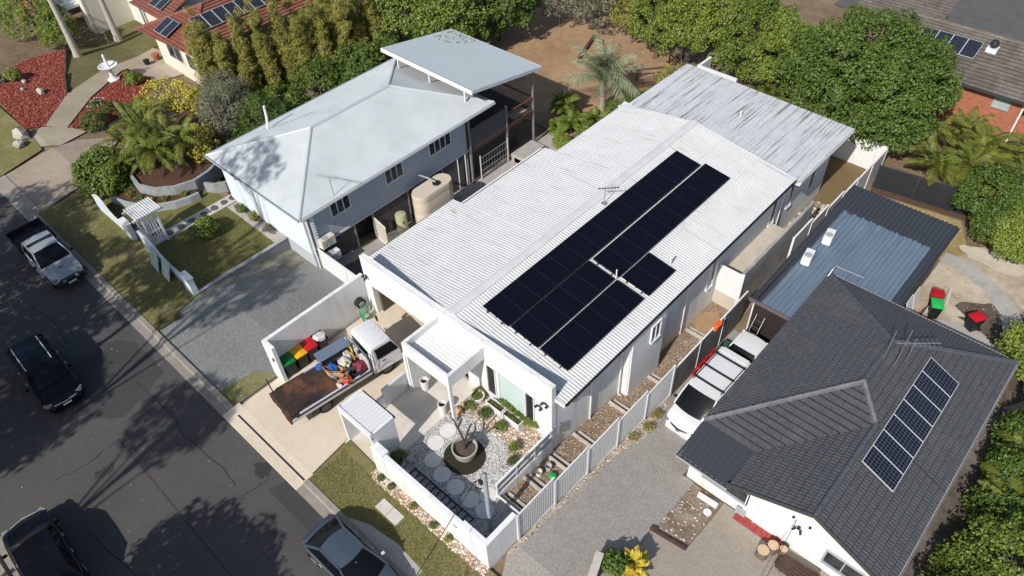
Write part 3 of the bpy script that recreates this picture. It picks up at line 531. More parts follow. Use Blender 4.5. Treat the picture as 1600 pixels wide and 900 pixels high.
# black solar arrays
pan = MB().box(0, 1.645, 0, 1.139, 0, .035).mesh('panel', bevel=.004); pan.materials.append(BLKPANEL)
frm = MB(); frm.box(-.003, 1.648, -.002, .010, -.002, .0375); frm.box(-.003, 1.648, 1.129, 1.141, -.002, .0375); frm.box(-.003, .010, .010, 1.129, -.002, .0375); frm.box(1.635, 1.648, .010, 1.129, -.002, .0375)
frm = frm.mesh('panel_frame'); frm.materials.append(BLACK); ang = math.atan(sl_)
rail = MB().box(0, .04, -.12, 1, -.05, -.003).mesh('rail')
for (x, y0, n, lab) in ((-17.52, 15.72, 14, 'black solar panels, unbroken row of fourteen nearest the roof ridge'), (-15.82, 15.78, 5, 'black solar panels, near block of five in the middle row'),
                        (-15.76, 21.75, 9, 'black solar panels, far block of nine in the middle row'), (-14.1, 15.82, 5, 'black solar panels, five nearest the front corner eave'), (-14.05, 21.85, 2, 'black solar panels, short block of two by the eave')):
    t = thing('solar_array', lab, 'solar panels', (x, y0, rz(x)+.16), group='black solar arrays on the white roof'); t.rotation_euler = (0, ang, 0)
    for i in range(n):
        p = link('panel', pan, None, t, (0, i*1.145, 0)); link('panel_frame', frm, None, p)
    for q in (.35, 1.25):
        MB().box(q, q+.04, -.12, n*1.145+.06, -.06, -.004).build('rail', DARK, t, local=True)
    for q in (.3, .85, 1.4): MB().box(q, q+.05, -.035, -.005, -.02, .04).build('clamp', BLACK, t, local=True)
# roof antenna on the white house
t = thing('roof_antenna', 'spindly dark television antenna beside the long solar row', 'antenna', (-17.85, 25.4, 3.95))
pipe(t, [(-17.85, 25.4, 3.95), (-17.85, 25.4, 5.0)], .02, STEEL, 'mast'); pipe(t, [(-18.1, 25.1, 5.0), (-17.3, 25.9, 5.0)], .025, DARK, 'boom')
for i in range(7): a = -18.05+i*.12; pipe(t, [(a-.18, 25.15+i*.12+.18, 5.02), (a+.18, 25.15+i*.12-.18, 5.02)], .008, STEEL, 'element')
MB().box(-17.98, -17.72, 25.25, 25.5, 3.96, 4.0).build('base_plate', STEEL, t)

# ------------------------------------------------------------------ walls and fences of the white house
t = thing('boundary_wall', 'tall white rendered wall with short return, left of the driveway', 'wall', (-24.9, 8.1, 0))
m = MB(); m.box(-25.05, -24.85, 8.3, 14.2, -.6, 2.62); m.build('wall', WHITE, t, bevel=.01); MB().box(-25.05, -24.2, 8.1, 8.3, -.6, 2.62).build('return_wall', WHITE, t, bevel=.01); MB().box(-24.45, -24.35, 8.05, 8.1, 1.6, 1.8).build('intercom', BLACK, t)
t = thing('front_wall', 'low white rendered wall between pebble garden and grass verge', 'wall', (-13.5, 8.1, 0))
MB().box(-16.95, -11.45, 8.0, 8.23, 0, 1.8).build('wall', WHITE, t, bevel=.012); MB().box(-11.45, -10.05, 7.99, 8.24, -.1, 2.05).build('raised_end', WHITE, t, bevel=.012)
MB().box(-10.28, -10.05, 8.24, 9.74, -.4, 2.05).build('return_wall', WHITE, t, bevel=.012); MB().box(-16.96, -16.2, 7.96, 8.36, 0, 1.9).build('pier', WHITE, t, bevel=.012)
MB().box(-11.9, -11.72, 7.97, 8.0, 1.35, 1.5).build('tap', GREYP, t)
t = thing('entry_hut', 'small white open gatehouse with flat ribbed roof beside the driveway', 'gatehouse', (-18.1, 8.8, 0))
MB().box(-17.05, -16.93, 8.12, 9.4, 0, 2.34).build('side_wall', WHITE, t); MB().box(-19.22, -19.1, 8.12, 9.4, 0, 2.34).build('side_wall', WHITE, t)
m = MB(); m.box(-19.22, -16.93, 8.1, 8.2, 2.25, 2.62); m.box(-19.22, -19.08, 8.2, 9.4, 2.345, 2.55); m.box(-17.07, -16.93, 8.2, 9.4, 2.345, 2.55); m.build('fascia', WHITEP, t)
corr('roof_sheet', [(-19.08, 8.2, 2.56), (-17.07, 8.2, 2.56), (-17.07, 9.45, 2.44), (-19.08, 9.45, 2.44)], (0, 1, -.1), .2, .02, WHITEP, t, shape='box'); gutter(t, (-17.0, 9.52, 2.42), (-19.2, 9.52, 2.42), DARK, .1)
MB().box(-19.1, -17.05, 8.2, 9.3, 2.30, 2.33).build('ceiling', WHITEP, t)
t = thing('half_wall', 'waist-high grey and white wall between truck bay and porch', 'wall', (-19.4, 11.5, 0))
MB().box(-19.42, -19.27, 10.5, 11.94, 0, 1.25).build('wall', M('pale_grey_render', (.55, .56, .57), .7, .05), t); MB().box(-19.44, -19.25, 9.55, 10.5, 0, .8).build('low_end', WHITE, t)
t = thing('garden_screen', 'white framed screen with grey panels, right side of pebble garden', 'screen', (-12.0, 12.3, 0))
MB().box(-12.06, -11.94, 10.55, 14.2, -1.0, .12).build('base_wall', WHITE, t)
for y in (10.58, 11.8, 13.0, 14.1): MB().box(-12.04, -11.96, y-.04, y+.04, .12, 1.05).build('post', WHITEP, t)
for z in (.14, .56, 1.0): MB().box(-12.05, -11.95, 10.55, 14.2, z, z+.07).build('rail', WHITEP, t)
for z in (.21, .63):
    for i in range(3): MB().box(-12.015, -11.985, 10.6+i*1.2, 11.78+i*1.2, z, z+.35).build('panel', GREYP, t)
MB().box(-12.0, -10.28, 10.52, 10.6, -.4, .15).build('cross_wall', WHITE, t)
# picket fence stepping down the side boundary
t = thing('picket_fence', 'white picket fence stepping down beside the aggregate driveway', 'fence', (-10.05, 9.74, 0))
PY = [9.76, 12.08, 14.32, 16.58, 18.85, 21.1]; PT = [1.95, 1.55, 1.26, .95, .62]
for i in range(5):
    a, b, zt = PY[i]+.05, PY[i+1]-.05, PT[i]; zb0 = G(b)+.12; m = MB()
    for z in (zt-.06, zb0): m.box(-10.08, -10.02, a, b, z, z+.06)
    n = 19
    for k in range(n): y = a+(b-a)*(k+.5)/n; m.box(-10.063, -10.037, y-.032, y+.032, zb0+.06, zt-.06)
    m.build('picket_panel', WHITEP, t); MB().box(-10.1, -10.0, PY[i]-.05, PY[i]+.05, G(PY[i])-.2, zt+.03).build('post', WHITEP, t)
    MB().box(-10.1, -9.99, PY[i]+.05, PY[i+1], G(PY[i+1])-.3, zb0-.06).build('plinth', CONCG if i % 2 else WOOD, t)
MB().box(-10.1, -10.0, 21.05, 21.15, G(21)-.2, .62).build('post', WHITEP, t)
FIB = M('fibro_grey', (.13, .13, .13), .85, .3, 1.5, dirt=(.24, .24, .235), dscale=1.2)
t = thing('sheet_fence', 'weathered dark grey sheet fence with white capping behind the white van', 'fence', (-10.05, 21.2, -2))
for i in range(3): MB().box(-10.07, -10.03, 21.2+i*2.3, 23.45+i*2.3, G(22+i*2.3)-.1, .28).build('sheet', FIB, t); MB().box(-10.1, -10.0, 21.15+i*2.3, 21.2+i*2.3, G(22)-.2, .36).build('post', WHITEP, t)
MB().box(-10.09, -10.01, 21.2, 28.1, .28, .34).build('capping', WHITEP, t)
t = thing('rear_fence', 'pale solid panel fence with white posts behind the blue shed', 'fence', (-10.05, 34.2, -2.2))
for i in range(6):
    y0 = 33.0+i*2.25; zt = (.75, .35, .0, -.3, -.42, -.5)[i]; MB().box(-10.07, -10.03, y0+.05, y0+2.2, G(y0)-.1, zt).build('panel', M('pale_panel', (.50, .51, .50), .7, .06), t); MB().box(-10.11, -9.99, y0-.05, y0+.05, G(y0)-.2, zt+.08).build('post', WHITEP, t); MB().box(-10.1, -10.0, y0+.05, y0+2.2, zt, zt+.06).build('capping', WHITEP, t)
BFEN = M('black_fence_sheet', (.022, .024, .027), .6, .2); t = thing('dark_fence', 'dark sheet fence behind the strip of straw grass', 'fence', (-6.2, 45, -2.4)); fa, fb = Vector((-9.7, 44.7)), Vector((-2.4, 45.9))
for i in range(3):
    p, q = fa.lerp(fb, i/3), fa.lerp(fb, (i+1)/3); d = q-p; MB().obox(((p.x+q.x)/2, (p.y+q.y)/2, -1.55-.03*i), (d.length-.06, .05, 1.75), math.atan2(d.y, d.x)).build('sheet', BFEN, t); MB().box(p.x-.04, p.x+.04, p.y-.04, p.y+.04, -2.6, -.6).build('post', CHAR, t); MB().obox(((p.x+q.x)/2, (p.y+q.y)/2, -.66-.03*i), (d.length-.08, .07, .05), math.atan2(d.y, d.x)).build('capping', CHAR, t)
MB().box(-2.44, -2.36, 45.86, 45.94, -2.6, -.66).build('post', CHAR, t); MB().obox((-6.05, 44.75, -2.28), (7.2, .1, .3), math.atan2(1.2, 7.3)).build('sleeper', WOODD, t)
t = thing('rear_wall', 'plain white wall across the back of the brown lawn', 'wall', (-12, 46.5, -2.4))
MB().box(-14.6, -10.0, 46.4, 46.6, -2.6, -.35).build('wall', WHITE, t, bevel=.02)
t = thing('rear_wall', 'white wall end showing behind the weathered rear roof', 'wall', (-24.5, 44.5, -2.4)); MB().box(-23.6, -20.6, 44.3, 44.5, -2.6, 1.85).build('wall', WHITE, t); MB().box(-23.8, -23.6, 44.3, 46, -2.6, 1.85).build('return_wall', WHITE, t)
# sleepers of the stepped side yard
for i, y in enumerate((10.86, 12.25, 13.9, 15.75, 18.6, 21.5, 25.6)):
    lab = 'weathered timber sleeper pair, number %s step back from the front wall' % ('first', 'second', 'third', 'fourth', 'fifth', 'sixth', 'seventh')[i]
    lab = lab.replace('number ', '')
    t = thing('sleeper_step', lab, 'step', (-11, y, G(y)), group='sleeper steps down the side yard')
    MB().box(-11.92, -10.14, y-.16, y-.04, G(y)-.3, G(y)+.20).build('sleeper', WOOD, t, bevel=.01); MB().box(-11.85, -10.14, y+.16, y+.3, G(y)-.35, G(y)+.03).build('sleeper', WOOD, t, bevel=.01)

# ------------------------------------------------------------------ left neighbour: raised house under a pale hipped roof
L = thing('hipped_house', 'raised blue-grey boarded house with pale hipped corrugated roof', 'house', (-34.7, 14.6, -.8))
LX0, LX1, LY0, LY1, LE, LRZ = -39.49, -29.95, 14.17, 29.6, 3.5, 5.03
LXR = (LX0+LX1)/2; ra, rb = 18.95, 25.0
c = [(LX0, LY0, LE), (LX1, LY0, LE), (LX1, LY1, LE), (LX0, LY1, LE)]; r0, r1 = (LXR, ra, LRZ), (LXR, rb, LRZ)
for poly, dn in (([c[0], c[1], r0], (0, -1, -.32)), ([c[1], c[2], r1, r0], (1, 0, -.32)), ([c[2], c[3], r1], (0, 1, -.32)), ([c[3], c[0], r0, r1], (-1, 0, -.32))):
    corr('roof_sheet', poly, dn, .09, .010, ROOFL, L, seg=4)
def cap(a, b, parent, w=.13, mat=RIDGEM):
    a, b = Vector(a), Vector(b); d = (b-a).normalized(); s = d.cross(Vector((0, 0, 1))).normalized(); up = Vector((0, 0, 1)); m = MB()
    m.grid([[p-s*w-up*.02+up*.02, p-s*w*.5+up*.055, p+up*.075, p+s*w*.5+up*.055, p+s*w] for p in (a, b)]); return m.build('ridge_cap', mat, parent)
cap(r0, r1, L)
for q, e in ((c[0], r0), (c[1], r0), (c[2], r1), (c[3], r1)): cap(q, e, L, .1)
gutter(L, (LX0, LY0-.1, LE), (LX1, LY0-.1, LE), RIDGEM); gutter(L, (LX1+.1, LY0, LE), (LX1+.1, LY1, LE), WHITEP); gutter(L, (LX0-.1, LY1, LE), (LX0-.1, LY0, LE), RIDGEM)
MB().box(LX0+.05, LX1-.05, LY0+.05, LY1-.05, LE-.16, LE-.13).build('soffit', WHITEP, L)
def boards(name, axis, c0, sgn, a0, a1, z0, z1, mat, parent, h=.16, th=.25):
    "weatherboards: each lower edge stands proud of the board below"
    m = MB(); n = round((z1-z0)/h); hh = (z1-z0)/n; prof = [(-th, z0)]
    for i in range(n): prof += [(.022, z0+i*hh), (.002, z0+(i+1)*hh)]
    prof.append((-th, z1))
    poly = [((c0+sgn*p, a0, z) if axis == 'x' else (a0, c0+sgn*p, z)) for p, z in prof]; m.extr(poly, (0, a1-a0, 0) if axis == 'x' else (a1-a0, 0, 0)); return m.build(name, mat, parent)
boards('side_wall', 'x', -30.5, 1, 14.62, 27.35, .72, LE-.13, BLUEGREY, L)
boards('front_wall', 'y', 14.6, -1, -39.0, -30.5, .30, LE-.13, M('pale_boards', (.60, .66, .70), .6, .05), L)
MB().box(-39.0, -30.75, 14.85, 27.3, .5, 3.36).build('core_wall', BLUEGREY, L)
MB().box(-39.0, -30.52, 14.64, 14.9, -1.4, .30).build('front_base', M('pale_base', (.42, .45, .47), .7, .06), L)
MB().box(-30.58, -30.42, 14.6, 27.4, .6, .72).build('floor_band', M('grey_band', (.50, .54, .57), .5), L); MB().box(-30.56, -30.44, 14.55, 14.75, .3, 3.35).build('corner_board', WHITEP, L)
window(L, 'x', -30.5, 1, 16.45, 17.75, 2.0, 2.95, 3); window(L, 'x', -30.5, 1, 20.55, 21.85, 1.95, 2.85, 3); window(L, 'x', -30.5, 1, 24.15, 25.95, 2.05, 2.95, 4)
# lower storey: timber battens with a dark opening behind the open gate
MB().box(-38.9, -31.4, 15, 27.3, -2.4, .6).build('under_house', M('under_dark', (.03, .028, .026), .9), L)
rr = random.Random(5)
bm_ = [MB().box(-.02, .02, 0, .085, 0, 2.5).mesh('batten') for _ in range(1)][0]; bm_.materials.append(TIMBER)
y = 14.75
while y < 27.2:
    if not (17.75 < y < 19.1): link('batten', bm_, None, L, Vector((-30.55, y, G(y)-.1+rr.uniform(0, .04)))-origin(L))
    y += .115
for y in (17.7, 19.15, 22.0, 25.0, 27.3): MB().box(-30.62, -30.5, y-.05, y+.05, G(y)-.2, .6).build('stump_post', M('post_grey', (.30, .31, .32), .7), L)
for y in (26.3, 27.0): pipe(L, [(-30.4, y, .6), (-30.4, y, G(y))], .035, WHITEP)
pipe(L, [(-30.35, 14.75, 3.3), (-30.4, 14.75, 3.0), (-30.4, 14.75, -.8)], .045, WHITEP)
m = MB(); m.box(-30.42, -30.36, 14.95, 15.2, .5, 3.2)
for i in range(13): m.box(-30.36, -30.33, 14.97, 15.18, .6+i*.2, .68+i*.2)
m.build('louvre_strip', WHITEP, L)
pipe(L, [(-38.33, 18.0, 3.9), (-38.45, 18.2, 4.6), (-38.45, 18.25, 5.35)], .08, WHITEP, 'flue'); pipe(L, [(-38.2, 18.1, 4.0), (-37.4, 19.6, 4.22), (-37.1, 20.6, 4.32)], .03, RIDGEM, 'roof_conduit')
for x, ya in ((-33.5, 14.35), (-36.5, 14.35)): MB().box(x-.1, x+.1, ya-.2, ya+.05, 3.1, 3.3).build('eave_light', WHITEP, L)
# rear skillion and deck
sk = [(-38.76, 27.95, 5.08), (-30.06, 27.85, 5.08), (-30.06, 34.3, 3.95), (-38.76, 34.3, 3.95)]
corr('skillion_roof', sk, (0, 1, -.175), .2, .012, ROOFL2, L, shape='box')
MB().extr([(-38.8, 27.83, 4.82), (-30.02, 27.73, 4.82), (-30.02, 27.73, 5.1), (-38.8, 27.83, 5.1)], (0, .08, 0)).build('fascia', WHITEP, L)
MB().extr([(-30.06, 27.8, 4.86), (-30.06, 34.3, 3.73), (-30.06, 34.3, 3.96), (-30.06, 27.8, 5.09)], (.06, 0, 0)).build('fascia', M('blue_fascia', (.55, .60, .64), .5), L); MB().box(-38.8, -30.0, 34.3, 34.36, 3.72, 3.96).build('fascia', WHITEP, L); MB().extr([(-38.8, 27.8, 4.86), (-38.8, 34.3, 3.73), (-38.8, 34.3, 3.96), (-38.8, 27.8, 5.09)], (.04, 0, 0)).build('fascia', WHITEP, L)
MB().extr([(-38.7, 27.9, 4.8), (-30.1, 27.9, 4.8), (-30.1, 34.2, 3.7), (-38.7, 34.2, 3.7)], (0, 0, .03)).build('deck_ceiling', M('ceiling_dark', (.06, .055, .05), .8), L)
for x in (-37.4, -34.3, -31.0): MB().box(x-.05, x+.05, 28.0, 28.1, 3.8, 4.85).build('roof_prop', WHITEP, L)
MB().box(-38.5, -30.3, 27.4, 33.9, .6, .75).build('deck_floor', WOODD, L); MB().box(-30.42, -30.34, 27.4, 31.0, .75, 2.2).build('deck_screen', M('slate_sheet', (.07, .075, .085), .6), L)
for y, zt_ in ((27.5, 3.2), (31.05, 2.3), (33.8, 4.0)): MB().box(-30.42, -30.28, y-.06, y+.06, G(y)-.1, zt_).build('deck_post', M('deck_post_grey', (.20, .20, .20), .6), L)
MB().box(-38.4, -38.2, 33.7, 33.9, -2.4, 3.8).build('deck_post', WOODD, L)
REDW = M('red_rail', (.16, .06, .035), .6); MB().box(-30.4, -30.3, 31.1, 33.75, 1.68, 1.76).build('deck_rail', REDW, L); MB().box(-38.3, -30.4, 33.75, 33.85, 1.68, 1.76).build('deck_rail', REDW, L); MB().box(-31.2, -30.5, 31.9, 33.4, .76, .8).build('deck_bench', M('bench_wood', (.33, .24, .16), .7), L)
MB().box(-38.5, -30.32, 33.75, 33.9, .5, .6).build('deck_beam', WOODD, L); MB().box(-30.42, -30.3, 27.4, 33.9, .45, .6).build('deck_beam', WOODD, L)
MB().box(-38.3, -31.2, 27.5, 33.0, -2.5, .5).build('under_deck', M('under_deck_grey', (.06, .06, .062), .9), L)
for i in range(3): strip('stair_step', -30.2+i*.28, -29.0, 31.2, 33.4, G(32)-.1, G(32)+.62-i*.2, CONCG, bevel=.02)
t = thing('yard_gate', 'open white slatted gate beside the dark under-house doorway', 'gate', (-30.45, 19.15, -1.6))
m = MB(); g0 = Vector((-30.45, 19.15)); gd = Vector((1.25, -.18))
def gbar(a, b, z0, z1, th=.03): return MB().obox(((g0+gd*(a+b)/2).x, (g0+gd*(a+b)/2).y, (z0+z1)/2), (gd.length*(b-a), th, z1-z0), math.atan2(gd.y, gd.x))
for z in (-1.4, .1): gbar(0, 1, z, z+.09, .05).build('rail', CREAM, t)
for i in range(10): gbar(i/10+.01, i/10+.065, -1.5, .25).build('slat', CREAM, t)
t.rotation_euler = (0, 0, 0)
MB().tube([(-30.43, 19.14, -1.3), (-29.3, 18.98, .1)], .03, 4).build('brace', CREAM, t)
t = thing('steel_gate', 'grey tubular steel gate leaning under the dark rear deck', 'gate', (-30.2, 28.5, -2))
for z in (-1.85, -1.35, -.85, -.3): pipe(t, [(-30.2, 28.2, z), (-30.25, 30.9, z)], .03, STEEL, 'rail')
for y in (28.2, 30.9): pipe(t, [(-30.22, y, -2.05), (-30.22, y, -.1)], .05, M('pale_tube', (.5, .5, .48), .5), 'post')
for i in range(9): pipe(t, [(-30.22, 28.5+i*.27, -1.85), (-30.22, 28.5+i*.27, -.3)], .012, STEEL, 'bar')
# air conditioners at the corner
def aircon(label, c, s, mat, rz_=0, flat=False, group='air conditioner units'):
    t = thing('air_conditioner', label, 'air conditioner', c, rz_, group); x, y, z = s
    MB().box(-x/2, x/2, -y/2, y/2, 0, z).build('casing', mat, t, local=True, bevel=.025, seg=2); g = MB()
    for k in range(5): r = .05+k*.05; g.tube([(x/2+.01, -.1+r*math.cos(a*.524), z/2+r*math.sin(a*.524)) for a in range(13)], .006, 4)
    g.tube([(.0, -.12, z+.012), (.0, -.12, z+.02)], [.2, .19], 20); g.build('fan_grille', GREYP, t, local=True); MB().box(-x/2+.05, x/2-.05, -y/2+.05, -y/2+.12, -.06, 0).build('foot', GREYP, t, local=True); MB().box(-x/2+.05, x/2-.05, y/2-.12, y/2-.05, -.06, 0).build('foot', GREYP, t, local=True); return t
aircon('cream air conditioner box high on the corner of the blue-grey house', (-30.2, 15.55, .62), (.42, .95, .62), M('cream_case', (.62, .60, .52), .5))
aircon('white rounded air conditioner box below the cream one', (-29.95, 15.6, -.35), (.45, .75, .6), WHITEP)
t = thing('slat_pallet', 'flat dark timber slatted grate behind the white panel fence', 'grate', (-27.5, 15.9, -.9))
for i in range(16): MB().box(-29.6, -25.6, 15.15+i*.12, 15.21+i*.12, G(15.5+i*.1)+.05, G(15.5+i*.1)+.1).build('slat', TIMBER, t)
t = thing('panel_fence', 'white two-panel fence joining grey house corner to white parapet', 'fence', (-27.8, 14.95, -.8))
for a, b in ((-30.5, -27.9), (-27.86, -25.1)): MB().box(a, b, 14.92, 14.98, G(15)-.2, .55).build('panel', WHITEP, t, bevel=.005)
MB().box(-30.5, -25.1, 14.9, 15.0, .55, .6).build('capping', WHITEP, t)
# tanks
t = thing('slimline_tank', 'large beige slimline rainwater tank against the blue-grey house', 'water tank', (-29.2, 23, -1.95))
def stadium(x0, x1, y0, y1, n=8):
    r = (x1-x0)/2; cx = (x0+x1)/2; return [(cx+r*math.cos(a), y1-r+r*math.sin(a)) for a in np.linspace(0, math.pi, n)]+[(cx+r*math.cos(a), y0+r+r*math.sin(a)) for a in np.linspace(math.pi, 2*math.pi, n)]
m = MB(); rows = []
for z, s in ((-1.95, 0), (-1.2, 0), (-1.15, -.025), (-1.1, 0), (-.35, 0), (-.3, -.025), (-.25, 0), (.5, 0), (.55, -.025), (.6, 0), (.93, 0), (1.02, -.06)):
    p = stadium(-29.85-s*.5, -28.6+s*.5, 21.45-s*.5, 24.45+s*.5); rows.append([(x, y, z) for x, y in p+p[:1]])
m.grid(rows); n = len(rows[-1])-1; m.add(rows[-1][:-1], [tuple(range(n))]); m.build('tank_body', TANK, t, smooth=True)
MB().lathe((-29.15, 23.3, 1.02), [(.26, 0), (.26, .06), (.2, .07), (.2, .03)]).build('strainer_lid', DARK, t); pipe(t, [(-30.3, 22.9, 1.35), (-29.7, 23.1, 1.3), (-29.2, 23.3, 1.12)], .07, STEEL, 'inlet_pipe')
t = thing('small_tank', 'small olive cylindrical tank beside the beige rainwater tank', 'water tank', (-29.95, 20.75, -1.8)); MB().lathe((-29.95, 20.75, -1.8), [(.36, 0), (.36, 1.5), (.33, 1.56), (.1, 1.62)], 24).build('tank_body', M('olive_poly', (.38, .38, .24), .5, .08), t, smooth=True); MB().box(-29.62, -29.58, 20.6, 20.66, -.8, -.6).build('tap', DARK, t)
t = thing('roof_antenna', 'pale yagi antenna at the side eave of the hipped roof', 'antenna', (-30.15, 16.7, 3.5)); pipe(t, [(-30.15, 16.7, 3.5), (-30.15, 16.7, 4.9)], .02, STEEL, 'mast'); pipe(t, [(-30.9, 16.4, 4.85), (-29.6, 16.95, 4.85)], .02, STEEL, 'boom')
for i in range(8): pipe(t, [(-30.85+i*.16-.1, 16.42+i*.065+.25, 4.86), (-30.85+i*.16+.1, 16.42+i*.065-.25, 4.86)], .008, STEEL, 'element')
# front yard of the left house
t = thing('retaining_wall', 'low grey retaining wall between raised lawn and gravel driveway', 'wall', (-33.2, 11.5, -.4)); MB().box(-33.3, -33.12, 8.6, 14.8, -1.3, .12).build('wall', M('retaining_grey', (.20, .215, .225), .7, .1), t, bevel=.01); MB().box(-33.33, -33.09, 8.6, 14.8, .12, .17).build('coping', M('coping_grey', (.30, .315, .325), .7), t)
PALEB = M('pale_blue_panel', (.58, .68, .70), .6, .06, 1.5)
def wave_fence(label, x0, x1, y, pts):
    t = thing('wave_fence', label, 'fence', ((x0+x1)/2, y, 0), group='wavy panel fences along the verge')
    poly = [(x0, y, -.1), (x1, y, -.1)]+[(x, y, z) for x, z in pts[::-1]]; MB().extr(poly, (0, .12, 0)).build('panel', PALEB, t, bevel=.01)
    m = MB(); m.grid([[(x, y-.03, z+.01), (x, y-.03, z+.05), (x, y+.15, z+.05), (x, y+.15, z+.01)] for x, z in pts]); m.build('coping', WHITEP, t); return t
wave_fence('pale blue wavy-topped fence, left of the white timber arbour', -44.9, -41.2, 8.45, [(-44.9, 1.15), (-44.3, 1.3), (-43.8, 1.1), (-43.3, .6), (-42.8, .45), (-42.2, .42), (-41.9, .6), (-41.2, .62)])
for i, (a, b) in enumerate(((-41.15, -39.95), )): 
    t = thing('fence_pier', 'pale blue square pier beside the arbour', 'fence', (-40.5, 8.5, 0)); MB().box(-41.1, -40.2, 8.35, 8.65, -.1, 1.25).build('pier', PALEB, t, bevel=.02); MB().box(-41.14, -40.16, 8.31, 8.69, 1.25, 1.31).build('coping', WHITEP, t)
wave_fence('pale blue wavy-topped fence, right of the arbour, behind the leaning sheets', -38.9, -34.0, 8.45, [(-38.9, 1.5), (-38.3, 1.35), (-37.7, 1.35), (-37.1, 1.1), (-36.6, .75), (-35.6, .62), (-34.0, .6)])
t = thing('fence_pier', 'pale blue square pier at the gravel driveway corner', 'fence', (-33.6, 8.5, 0)); MB().box(-34.0, -33.15, 8.3, 8.65, -.1, 1.2).build('pier', PALEB, t, bevel=.02); MB().box(-34.04, -33.11, 8.26, 8.69, 1.2, 1.26).build('coping', WHITEP, t)
for i, (x, a, lab) in enumerate(((-36.9, .5, 'pale glassy sheet leaning on the wavy fence, nearer the arbour'), (-35.7, .62, 'pale glassy sheet leaning on the wavy fence, nearer the driveway'))):
    t = thing('leaning_sheet', lab, 'sheet', (x, 8.0, .1)); t.rotation_euler = (-a*.55, 0, -.12); MB().box(-.55, .55, -.02, .02, 0, 1.25).build('sheet', M('teal_sheet', (.42, .56, .56), .3, .2, 2), t, local=True, bevel=.006); MB().box(-.55, -.5, -.025, .03, 0, 1.26).build('edge_strip', WHITEP, t, local=True)
A = thing('timber_arbour', 'white timber arbour with slatted roof and gate over the front path', 'arbour', (-39.4, 9.4, 0))
for x in (-39.95, -38.75):
    for y in (8.95, 9.85): MB().box(x-.05, x+.05, y-.05, y+.05, 0, 2.25).build('post', WHITEP, A)
    MB().box(x-.04, x+.04, 8.45, 10.35, 2.2, 2.34).build('beam', WHITEP, A)
    for i in range(5): MB().box(x-.02, x+.02, 9.05+i*.17, 9.12+i*.17, .15, 1.9).build('side_slat', WHITEP, A)
    for z in (.2, 1.0, 1.8): MB().box(x-.03, x+.03, 8.98, 9.82, z, z+.08).build('side_rail', WHITEP, A)
for i in range(11): MB().box(-40.1, -38.6, 8.62+i*.15, 8.70+i*.15, 2.34, 2.42).build('roof_slat', WHITEP, A)
for z in (.25, .95): MB().box(-39.9, -38.8, 8.93, 8.98, z, z+.08).build('gate_rail', WHITEP, A)
for i in range(8): MB().box(-39.86+i*.135, -39.78+i*.135, 8.9, 8.93, .15, 1.15).build('gate_slat', WHITEP, A)
SLATE = M('slate', (.10, .10, .105), .8, .2, 3)
for i, y in enumerate((14.68, 14.02, 13.34, 12.57, 11.76, 10.99, 10.23)):
    o = MB().prism(wobble(-39.27, y, .27, .24, 8, i+20, .2), .0, .045).build('stepping_stone', SLATE, bevel=.008); tag(o, 'dark slate stepping stone, %s from the house on the pale path' % ('first', 'second', 'third', 'fourth', 'fifth', 'sixth', 'seventh')[i], 'stepping stone', 'slate stepping stones on the pale path')
def arcwall(label, pts, z0, z1, th, mat, name='garden_wall'):
    o = MB(); a = [Vector((x, y, 0)) for x, y in pts]; L_ = []; R_ = []
    for i in range(len(a)):
        d = (a[min(i+1, len(a)-1)]-a[max(i-1, 0)]).normalized(); n = Vector((-d.y, d.x, 0))*th/2; L_.append(a[i]+n); R_.append(a[i]-n)
    poly = [(p.x, p.y) for p in L_]+[(p.x, p.y) for p in R_[::-1]]; k = len(a); m = MB()
    m.grid([[(p.x, p.y, z0) for p in L_], [(p.x, p.y, z1) for p in L_], [(p.x, p.y, z1) for p in R_], [(p.x, p.y, z0) for p in R_]]); t = m.build(name, mat); return tag(t, label, 'wall')
def arc(cx, cy, r, a0, a1, n=14): return [(cx+r*math.cos(R(a0+(a1-a0)*i/n)), cy+r*math.sin(R(a0+(a1-a0)*i/n))) for i in range(n+1)]
BLOCKG = M('block_grey', (.30, .32, .33), .8, .12, 3, dirt=(.16, .16, .15), dscale=2)
arcwall('outer curved grey garden wall beside the arbour', [(-44.8, 9.4), (-43.6, 9.75), (-42.6, 10.2), (-41.8, 10.9), (-41.2, 11.8), (-40.9, 12.7), (-40.85, 13.3)], -.2, .5, .2, GREYP)
arcwall('inner curved block wall of the raised palm bed', [(-45.5, 11.2), (-44.0, 11.0), (-42.8, 11.5), (-42.0, 12.4), (-41.6, 13.6), (-41.8, 14.8), (-42.3, 15.8)], -.2, .95, .2, BLOCKG)
arcwall('short curved block wall against the corner of the hipped house', [(-41.2, 14.0), (-40.6, 14.3), (-40.2, 14.9), (-40.1, 15.8)], -.3, .7, .18, BLOCKG)
tag(MB().prism([(-45.3, 11.3), (-44.0, 11.1), (-42.9, 11.6), (-42.1, 12.4), (-41.7, 13.6), (-41.9, 14.8), (-42.5, 16.5), (-50, 18), (-49, 12)], -1.5, .78).build('raised_bed', BARK), kind='structure')
tag(MB().prism([(-44.7, 9.5), (-43.6, 9.85), (-42.6, 10.3), (-41.9, 11.0), (-41.3, 11.9), (-41.0, 13.2), (-41.5, 13.5), (-42.0, 12.3), (-42.8, 11.4), (-44, 10.9), (-45, 11)], -1, .35).build('raised_bed', BARK), kind='structure')

